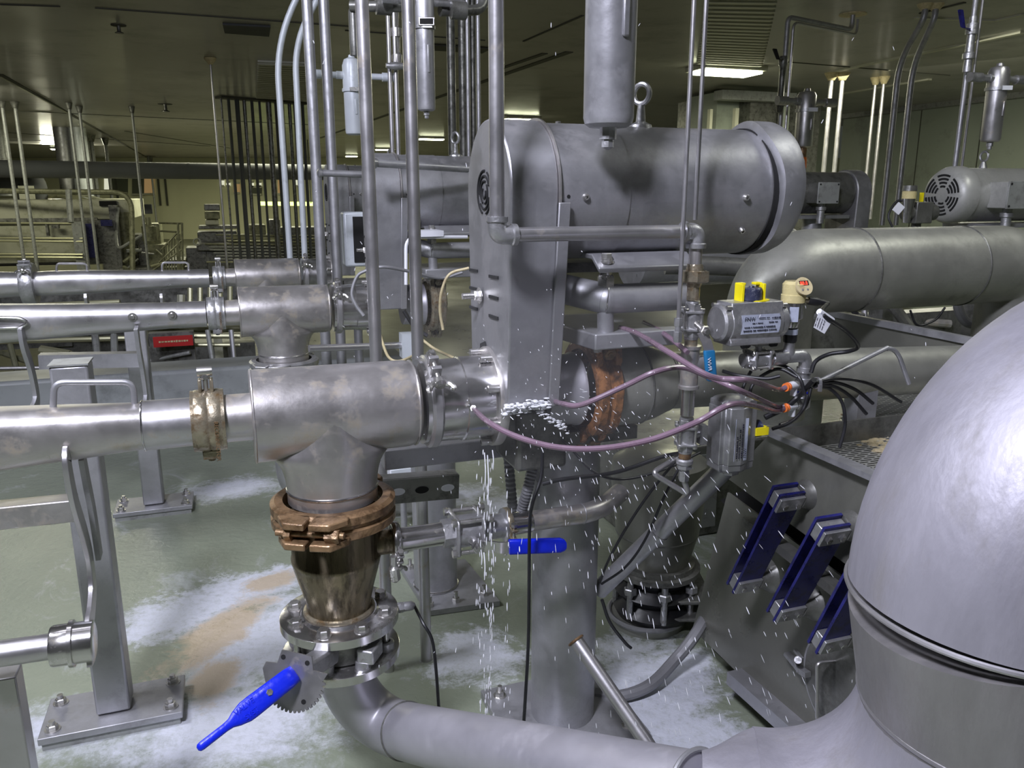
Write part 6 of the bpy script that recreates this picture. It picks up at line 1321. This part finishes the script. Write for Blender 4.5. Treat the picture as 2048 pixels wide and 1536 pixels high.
for P, r, mm, lab in (([(735, 540, 2.5), (715, 552, 2.5), (704, 585, 2.5), (712, 610, 2.5), (728, 632, 2.5)], .0055, 'hosegrey', 'grey hose loop left of the near vertical pipe'),
                  ([(735, 538, 2.5), (770, 534, 2.5), (820, 543, 2.55), (880, 556, 2.6), (925, 545, 2.6)], .0055, 'hosegrey', 'grey hose running level across the middle belt guard'),
                  ([(938, 536, 2.2), (900, 548, 2.2), (884, 580, 2.2), (880, 620, 2.2), (886, 660, 2.2)], .004, 'cream', 'thin cream cable arching left of the front guard'),
                  ([(757, 655, 2.3), (765, 685, 2.3), (778, 715, 2.3), (800, 722, 2.3), (840, 705, 2.3)], .004, 'cream', 'thin cream cable drooping between the near vertical pipes'),
                  ([(845, 680, 2.3), (870, 698, 2.3), (908, 716, 2.3)], .004, 'cream', 'thin cream cable slanting toward the front flange'),
                  ([(808, 622, 2.3), (830, 655, 2.3), (855, 672, 2.3)], .006, 'black', 'thin dark cable slanting from the middle guard foot')):
    hose('air_hose', [pt(*p) for p in P], r, mm, lab)
# pump 2 extras: white bent frame rods, controls
t = thing('white_frame', pt(860, 560, 2.7), 'white bent rod frame left of the front guard under the middle motor', 'frame')
mb = MB(); mb.tube(fillet([pt(812, 570, 2.75), pt(812, 474, 2.75), pt(935, 474, 2.8)], .04), .006, 10); mb.build('rod', M['whitep'], t)
mb = MB(); mb.box(pt(858, 466, 2.8), .08, .1, .02); mb.build('white_pad', M['whitep'], t)
t = thing('control_box', pt(710, 480, 3.5), 'small pale control box with dark opening beside the slim dark pipes', 'control box'); q = pt(708, 478, 3.6); mb = MB(); mb.box(q, .10, .1, .24); mb.build('box_body', M['white'], t, bevel=.01); mb = MB(); mb.box(q-E2*.052+E1*.02, .06, .01, .2); mb.build('opening', M['slot'], t); mb = MB(); mb.box(q-Z*.22, .14, .12, .08); mb.build('bracket', M['dark'], t); mb = MB(); mb.cyl(Vector((q.x, q.y, 0)), q-Z*.2, .02); mb.build('stand_pipe', M['dull'], t)
# ================================================================ BACKGROUND MACHINES (left)
K = 2.0
def pb(t, name, x0, y0, x1, y1, D, dep, m, bev=0):
    """box whose front spans those pixels at depth D (centre), turned with the room"""
    D *= K; dep *= K
    c = pt((x0+x1)/2, (y0+y1)/2, D); w_ = abs(x1-x0)*D/F/.94; h_ = abs(y1-y0)*D/F
    mb = MB(); mb.box(c+E2*dep/2, w_, dep, h_); return mb.build(name, M[m], t, bevel=bev)
def pr(t, name, pts, r, m, fil=0, n=8):
    P = [pt(p[0], p[1], p[2]*K) for p in pts]; r *= K; fil *= K; mb = MB(); mb.tube(fillet(P, fil) if fil else P, r, n); return mb.build(name, M[m], t)
t = thing('oven_housing', pt(90, 600, 11), 'long beige oven housing with level rails at the far left', 'machine')
pb(t, 'lower_panels', -160, 444, 163, 560, 11.2, 2.2, 'beige')
pb(t, 'hood', -160, 400, 228, 440, 11.1, 2.3, 'beige', .02)
pb(t, 'dark_band', -160, 437, 165, 447, 11.05, .5, 'dark')
pb(t, 'dark_band', -160, 530, 165, 548, 11.0, .5, 'slot')
pb(t, 'yellow_sill', -160, 534, 175, 548, 10.7, .12, 'rail')
pb(t, 'dark_end', 168, 442, 236, 560, 11.3, 2.0, 'dark')
pb(t, 'blue_drape', 171, 448, 191, 515, 11.1, .1, 'navy'); pb(t, 'blue_drape', 203, 440, 222, 452, 11.1, .1, 'navy')
pb(t, 'post', 150, 445, 166, 540, 10.9, .15, 'grey')
pb(t, 'stain', 92, 448, 96, 472, 11.15, .1, 'dark'); pb(t, 'stain', 104, 450, 116, 457, 11.15, .1, 'dark')
for y in (445, 475, 481, 507, 513): pr(t, 'rail', [(-160, y, 10.6), (166, y+2, 10.9)], .014, 'rail')
pb(t, 'seam_line', -160, 412, 140, 414, 11.05, .1, 'dark')
t = thing('guard_rail', pt(260, 545, 10.5), 'bent pipe guard rail around the oven top', 'railing')
pr(t, 'rail', [(-150, 380, 10.4), (263, 385, 10.6), (266, 600, 10.6)], .035, 'copper', .25); pr(t, 'rail_post', [(137, 380, 10.4), (142, 445, 10.4)], .04, 'grey')
for x0, x1, y0, y1, r, mm, lab in ((120, 150, 296, 405, 0, 'dull', 'bright round exhaust duct on the oven, left of its twin'), (152, 182, 300, 405, 0, 'white', 'bright round exhaust duct on the oven, right of its twin')):
    q = pt((x0+x1)/2, 360, 27); mb = MB(); mb.cyl(Vector((q.x, q.y, pt(0, 402, 27).z)), Vector((q.x, q.y, CEIL)), (x1-x0)/2*27/F, seg=28); o = mb.build('exhaust_duct', M[mm]); tag(o, lab, 'duct', 'oven exhaust ducts')
q = pt(2, 340, 24); mb = MB(); mb.cyl(Vector((q.x, q.y, 1.2)), Vector((q.x, q.y, CEIL)), .20); o = mb.build('exhaust_duct', M['grey']); tag(o, 'dull grey duct cut by the left photo edge', 'duct')
t = thing('blower_elbow', pt(60, 398, 11.6), 'black curved blower elbow on top of the oven', 'duct')
mb = MB(); mb.tube(fillet([pt(10, 360, 23.6), pt(66, 362, 23.6), pt(66, 402, 23.6)], .6, 10), .38, 24); mb.build('elbow', M['backpipe'], t); pb(t, 'pale_bracket', 40, 372, 64, 398, 11.3, .1, 'beige')
t = thing('roof_ribs', pt(150, 395, 11.8), 'pale slanted ribs above the oven hood', 'machine part'); pr(t, 'rib', [(92, 394, 11.9), (120, 386, 11.9)], .03, 'rail'); pr(t, 'rib', [(118, 388, 11.9), (190, 408, 11.9)], .05, 'rail'); pr(t, 'rib', [(150, 386, 11.9), (212, 402, 11.9)], .025, 'beige'); pb(t, 'flat', 112, 398, 180, 408, 11.9, .4, 'dark')
t = thing('process_vessel', pt(245, 500, 11.5), 'olive upright vessel with dark top between oven and stairs', 'machine')
q = pt(248, 452, 23.2); mb = MB(); mb.cyl(Vector((q.x, q.y, -1.6)), Vector((q.x, q.y, pt(0, 424, 23.2).z)), .22, seg=28); mb.build('shell', M['copper'], t); pb(t, 'top_motor', 201, 402, 230, 412, 11.4, .2, 'slot'); pb(t, 'side_panel', 226, 412, 240, 560, 11.4, .6, 'dark'); pr(t, 'side_pipe', [(236, 415, 11.3), (232, 470, 11.3), (235, 500, 11.2), (305, 458, 11.2)], .022, 'grey', .1)
t = thing('actuated_valve', pt(297, 470, 11.2), 'small far dark-headed valve standing above the stairs', 'valve'); q = pt(297, 445, 22.4); mb = MB(); mb.lathe(q-Z*.5, Z, [(0, .2), (.40, .2), (.42, .08), (.64, .07)], 16); mb.build('valve_body', M['copper'], t); mb = MB(); mb.box(pt(297, 418, 22.4), .19, .19, .26); mb.build('valve_head', M['backpipe'], t, bevel=.015)
t = thing('far_machine', pt(300, 520, 11.5), 'tangled olive machine body behind the stair rails', 'machine')
for x0, y0, x1, y1, mm in ((270, 470, 300, 560, 'dark'), (288, 448, 318, 490, 'copper'), (240, 490, 275, 560, 'dark'), (300, 490, 330, 560, 'copper'), (330, 520, 380, 560, 'dark'), (255, 535, 400, 620, 'dark')): pb(t, 'body_block', x0, y0, x1, y1, 11.6+random.random()*.4, .6, mm, .02)
random.seed(11)
for i in range(14): x = random.uniform(245, 370); y = random.uniform(500, 560); pr(t, 'body_pipe', [(x, y, 11.3), (x+random.uniform(-40, 40), y+random.uniform(-35, 20), 11.4)], random.uniform(.012, .03), random.choice(['copper', 'grey', 'rail']))
t = thing('stair_railing', pt(345, 530, 11), 'thin stair railing climbing toward the centre left', 'railing')
for x in (356, 364): pr(t, 'rail_post', [(x, 446, 11), (x+2, 560, 11)], .016, 'copper')
for P in ([(318, 446, 11.2), (364, 447, 11)], [(320, 462, 11.2), (352, 464, 11)], [(322, 500, 11), (358, 462, 11)], [(318, 525, 11), (366, 478, 11)], [(300, 545, 11), (362, 500, 11)]): pr(t, 'rail', P, .013, 'copper')
for i in range(8): x = 326+i*5.5; pr(t, 'baluster', [(x, 492-i*4, 11), (x+2, 550, 11)], .012, 'copper')
K = 1.5
# centre back machine (seen through the conduit cluster)
t = thing('packing_machine', pt(520, 530, 15), 'stacked olive packing machine seen behind the conduit cluster', 'machine')
for x0, y0, x1, y1, mm in ((410, 409, 438, 421, 'dark'), (411, 424, 438, 438, 'copper'), (412, 440, 436, 450, 'beige'), (402, 452, 472, 458, 'dark'), (400, 464, 470, 484, 'dark'), (404, 486, 560, 500, 'dark'), (378, 496, 432, 560, 'dark'), (430, 500, 660, 560, 'dark'), (470, 470, 620, 478, 'copper'), (500, 450, 530, 470, 'copper'), (540, 440, 560, 470, 'dark'), (565, 455, 660, 500, 'dark')): pb(t, 'body_block', x0, y0, x1, y1, 15+random.random()*.5, .7, mm, .02)
for i in range(10): y = 470+i*6; pr(t, 'rail', [(405+random.random()*60, y, 14.6), (640, y+2, 14.9)], .014, random.choice(['copper', 'rail', 'grey']))
mb = MB(); mb.torus(pt(394, 484, 21.7), E2, .09, .015, 20); mb.build('hand_wheel', M['grey'], t)
mb = MB(); q = pt(575, 407, 22); mb.cyl(pt(518, 407, 33), pt(634, 408, 33.7), .08, seg=12); t = thing('green_tube_light', q, 'long yellow-green glowing tube light behind the conduit cluster', 'light'); mb.build('tube', M['lampg'], t)
for x in (530, 622): a_ = pt(x, 407, 33.3); mb = MB(); mb.cyl(a_, Vector((a_.x, a_.y, CEIL)), .02, seg=8); mb.build('hanger', M['backpipe'], t)
# lit windows on the back wall
def win(x0, y0, x1, y1, m, lab, frame_=True):
    Y = 51.95; P = [YP(x, y, Y) for x, y in ((x0, y0), (x1, y0), (x1, y1), (x0, y1))]; t = thing('office_window', P[3], lab, 'window', 'windows in the far back wall')
    mb = MB(); mb.prism(P, Vector((0, -.05, 0))); mb.build('pane', M[m], t)
    mb = MB(); w0 = (P[1]-P[0]).length; mb.bar(P[0]-Vector((0, .07, 0)), P[1]-Vector((0, .07, 0)), .1, .12); mb.bar(P[3]-Vector((0, .07, 0)), P[2]-Vector((0, .07, 0)), .1, .12); mb.build('frame', M['beige'], t)
win(219, 352, 256, 386, 'windark', 'dark glass far window with slanted reflections, left of the thin rod')
win(209, 352, 218, 384, 'winlit', 'narrow pale strip at the left of the far dark window')
win(265, 352, 289, 389, 'windark', 'dark half of the far window beside its orange blind')
win(289, 352, 308, 388, 'winorange', 'orange blind in the far window right of the thin rod')
win(441, 359, 449, 372, 'winlit', 'tiny bright far pane, leftmost behind the conduits')
win(453, 364, 461, 372, 'winlit', 'tiny bright far pane, second behind the conduits')
win(468, 366, 480, 386, 'winorange', 'orange far pane behind the third conduit')
win(498, 364, 508, 373, 'winlit', 'small bright far pane right of the orange one')
win(499, 374, 524, 389, 'windark', 'grey lower far pane behind the middle conduits')
win(513, 364, 523, 372, 'winlit', 'small bright far pane close left of the thickest conduit')
win(544, 364, 551, 374, 'winlit', 'small bright far pane just right of the thickest conduit')
win(556, 358, 570, 388, 'winorange', 'dull orange far pane left of the pale bent conduits')
win(587, 358, 596, 372, 'winlit', 'small bright far pane between the pale bent conduits')
for i, x in enumerate((334, 236, 320)):
    p = YP(x, 400, 51.9); mb = MB(); mb.bar(Vector((p.x, p.y, .5)), Vector((p.x, p.y, 3.0)), .1, .1, RT); struct(mb.build('trim_wall', M['seam']))
K = 1.0
# ---------------------------------------------------------------- low machinery behind the middle line
t = thing('conveyor_frame', pt(250, 735, 5.6), 'dark conveyor frame with yellow-lit pipes behind the middle infeed pipe', 'machine frame')
for x0, y0, x1, y1, mm in ((-100, 560, 650, 640, 'dark'), (-100, 640, 120, 700, 'dark'), (120, 650, 300, 735, 'dark'), (300, 690, 500, 735, 'dark'), (300, 640, 500, 668, 'copper'), (430, 665, 445, 735, 'beige')): pb(t, 'frame_panel', x0, y0, x1, y1, 6.3+random.random()*.4, .1, mm)
for P, r, mm in (([(-60, 738, 5.2), (500, 728, 5.6)], .014, 'steel'), ([(-60, 752, 5.2), (500, 740, 5.6)], .018, 'grey'), ([(-40, 660, 6.1), (520, 648, 6.3)], .02, 'rail'), ([(-40, 684, 6.0), (260, 676, 6.2)], .02, 'rail'), ([(380, 672, 5.8), (480, 672, 5.9)], .02, 'rail'), ([(380, 690, 5.8), (480, 690, 5.9)], .014, 'rail'), ([(82, 700, 5.6), (140, 710, 5.6)], .035, 'rail'), ([(140, 706, 5.6), (190, 716, 5.6)], .012, 'steel'), ([(0, 705, 5.8), (60, 725, 5.7)], .02, 'copper'), ([(20, 690, 5.7), (35, 745, 5.6)], .02, 'copper'), ([(300, 722, 5.6), (380, 705, 5.6)], .014, 'grey'), ([(190, 670, 5.8), (198, 735, 5.7)], .025, 'grey'), ([(228, 670, 5.8), (230, 735, 5.7)], .025, 'grey'), ([(362, 590, 6), (362, 640, 6)], .03, 'beige'), ([(415, 660, 5.7), (428, 740, 5.7)], .018, 'grey'), ([(462, 660, 5.7), (470, 740, 5.7)], .018, 'dull'), ([(60, 612, 5.9), (240, 604, 6)], .02, 'rail'), ([(60, 625, 5.9), (250, 616, 6)], .02, 'copper')): pr(t, 'frame_pipe', P, r, mm)
for x in (380, 400, 420, 440, 460): pr(t, 'frame_slat', [(x, 570, 6), (x, 618, 6)], .02, 'rail')
t = thing('red_sign', pt(346, 690, 5.5), 'small red sign with pale lettering under the middle infeed pipe', 'sign')
pb(t, 'sign_plate', 312, 672, 381, 693, 5.5, .01, 'red'); q = pt(318, 686, 5.48); marks(q-E2*.012, E1, Z, .19, .016, M['cream'], 'sign_text', t, 9); pb(t, 'sign_backing', 306, 665, 384, 728, 5.6, .08, 'dark')
# ---------------------------------------------------------------- dark wall recess behind the right motors
def wbox(name, x0, x1, ytop, ybot, D, dep, m, kind=True):
    c0 = pt(x0, 300, D); c1 = pt(x1, 300, D); zt = pt((x0+x1)/2, ytop, D).z if ytop else CEIL; zb = pt((x0+x1)/2, ybot, D).z if ybot else 0
    w_ = (c1-c0).length; c = (c0+c1)/2; mb = MB(); mb.box(Vector((c.x, c.y, (zt+zb)/2))+E2*dep/2, w_, dep, zt-zb); o = mb.build(name, M[m]); struct(o); return o
wbox('wall_recess', 1420, 1700, None, None, 21, .3, 'wall')
wbox('trim_recess', 1425, 1482, 188, None, 17, 1, 'wall'); wbox('trim_recess', 1482, 1650, 203, None, 17, .5, 'dark'); wbox('trim_recess', 1372, 1426, 205, None, 18, .5, 'dark')
wbox('trim_recess', 1556, 1575, 215, None, 16.8, .1, 'wall'); wbox('trim_recess', 1426, 1600, 186, 204, 16.5, .3, 'grey'); wbox('trim_recess', 1466, 1474, 218, 262, 16.4, .1, 'strip'); wbox('trim_recess', 1416, 1422, 220, 262, 16.4, .1, 'strip')
# ================================================================ FALLING WATER AND SPLASH
random.seed(21)
mb = MB()
def drop(p, d, L, r):
    d = d.normalized(); mb.lathe(p-d*L/2, d, [(0, r*.1), (L*.2, r*.7), (L*.6, r), (L*.9, r*.7), (L, r*.1)], 6)
src = LP(1040, 815, -.12)
# fan of drops thrown right and down from the foot of the belt guard
for i in range(430):
    t_ = random.random()**.8*.42; v = Vector((random.gauss(.95, .55), random.gauss(-.35, .35), random.gauss(.1, .45)))
    a = random.uniform(-.05, .10)
    p = src+E1*a+v*t_+Vector((0, 0, -4.9*t_*t_)); vel = v+Vector((0, 0, -9.8*t_))
    if p.z < .02: continue
    D = (p-CAM).dot(FW)
    if D < .9: continue
    drop(p, vel+Vector((1e-3, 0, -.3)), random.uniform(.006, .016)*(.5+min(vel.length, 4)/4), random.uniform(.0005, .0011))
for i in range(230):       # fine mist-like droplets around the guard
    p = pt(random.gauss(1150, 150), random.gauss(800, 130), random.uniform(1.3, 1.75)); drop(p, Vector((random.gauss(.3, .4), 0, -1)), random.uniform(.002, .005), random.uniform(.0004, .0008))
for i in range(170):       # dribble falling from the flange and the ball valve
    x = random.choice((970, 976, 983, 1015, 958, 985)); p = pt(x+random.gauss(0, 3.5), random.uniform(900, 1480), 1.50+random.uniform(-.03, .03)); 
    if p.z < .02: continue
    drop(p, Vector((random.gauss(0, .03), 0, -1)), random.uniform(.006, .02), random.uniform(.0007, .0015))
for i in range(60):        # few drops high in the air
    p = pt(random.uniform(600, 1900), random.uniform(30, 1400), random.uniform(1.2, 1.9)); 
    if p.z > .05: drop(p, Vector((random.gauss(0, .5), 0, -1)), random.uniform(.003, .009), random.uniform(.0004, .0008))
o = mb.build('water_drops', M['drop'], sharp=80); tag(o, 'clear water drops thrown down and right from the foot of the front belt guard', 'water', kind='stuff')
mb = MB()
for i in range(260):       # lumpy water film around the guard foot
    f = random.random(); p = LP(1010+85*f+random.gauss(0, 3), 818-8*f+random.gauss(0, 5), -.125+random.gauss(0, .008)); s = random.uniform(.0012, .0038); mb.ball(p, s, 8, 6, (random.uniform(1, 2.6), 1, random.uniform(.4, 1.)))
for i in range(60):
    f = random.random(); p = LP(1075+60*f, 820+38*f+random.gauss(0, 4), -.13); s = random.uniform(.001, .0025); mb.ball(p, s, 8, 6, (1.8, 1, .8))
o = mb.build('splashing_water', M['drop'], sharp=80); tag(o, 'bubbling water film along the lower edge of the front belt guard', 'water', kind='stuff')
# thin water threads under the front flange
mb = MB()
for x, y0, y1 in ((969, 905, 975), (975, 910, 1010), (985, 900, 940), (962, 1100, 1130), (968, 1105, 1160), (985, 1100, 1125)):
    mb.tube(spline([pt(x, y0, 1.52), pt(x+2, (y0+y1)/2, 1.52), pt(x+1, y1, 1.525)], 5), [.0012]*10+[.0006], 6)
o = mb.build('water_threads', M['drop'], sharp=80); tag(o, 'thin threads of water running from the bolted pump flange', 'water', kind='stuff')
# drifting mist round the splash
vm = bpy.data.materials.new('thin_water_mist'); vm.use_nodes = True; nt = vm.node_tree; nt.nodes.remove(nt.nodes['Principled BSDF'])
pv_ = nt.nodes.new('ShaderNodeVolumeScatter'); pv_.inputs['Color'].default_value = (.95, .95, 1, 1); pv_.inputs['Anisotropy'].default_value = .2
tc = nt.nodes.new('ShaderNodeTexCoord'); gr = nt.nodes.new('ShaderNodeTexGradient'); gr.gradient_type = 'SPHERICAL'; nt.links.new(tc.outputs['Object'], gr.inputs[0])
mp = nt.nodes.new('ShaderNodeMath'); mp.operation = 'MULTIPLY'; mp.inputs[1].default_value = .75; nt.links.new(gr.outputs[0], mp.inputs[0]); nt.links.new(mp.outputs[0], pv_.inputs['Density']); nt.links.new(pv_.outputs[0], nt.nodes['Material Output'].inputs['Volume'])
mb = MB(); mb.ball(Vector((0, 0, 0)), 1, 20, 12); o = mb.build('water_mist', vm, loc=(0, 0, 0)); o.location = pt(1130, 740, 1.62); o.scale = (.42, .34, .30); tag(o, 'faint pale water mist drifting round the splashing belt guard foot', 'mist', kind='stuff')
# ================================================================ PARTS OF PARTS
SUB = dict(flange_bolt='flange', flange_nut='flange', cap_screw='flange', stud='flange', anchor_bolt='base_plate', vent_slot='guard_shell', guard_bolt='guard_shell', cut_out='guard_shell', barrel_screw='motor_barrel', oil_plug='motor_barrel', fan_slot='motor_barrel', lever_grip='lever_plate', raised_text='lever_plate', embossed_text='lever_handle', lever_nut='lever_handle', locking_disc='lever_handle', plate_hole='quadrant_plate', wing_nut='clamp_bolt', label_text='name_plate', display_window='display_face', red_digits='display_face', push_button='display_face', tag_text='cable_tag', elbow_band='elbow_fitting', lid_screw='box_lid', hatch_ring='round_hatch', raised_lettering='clamp_band', sign_text='sign_plate', oval_slot='channel_web', opening='box_body', gusset_bolt='gusset_plate', band_rib='clamp_band', tie_bolt='end_plate', yellow_bracket='indicator_cap')
byp = {}
for o in bpy.data.objects:
    if o.parent: byp.setdefault(o.parent.name, []).append(o)
for pn, ch in list(byp.items()):
    if bpy.data.objects[pn].parent: continue
    first = {}
    for c in ch: first.setdefault(c.name.split('.')[0], c)
    for c in ch:
        n = SUB.get(c.name.split('.')[0])
        if n and n in first and first[n] is not c: c.parent = first[n]
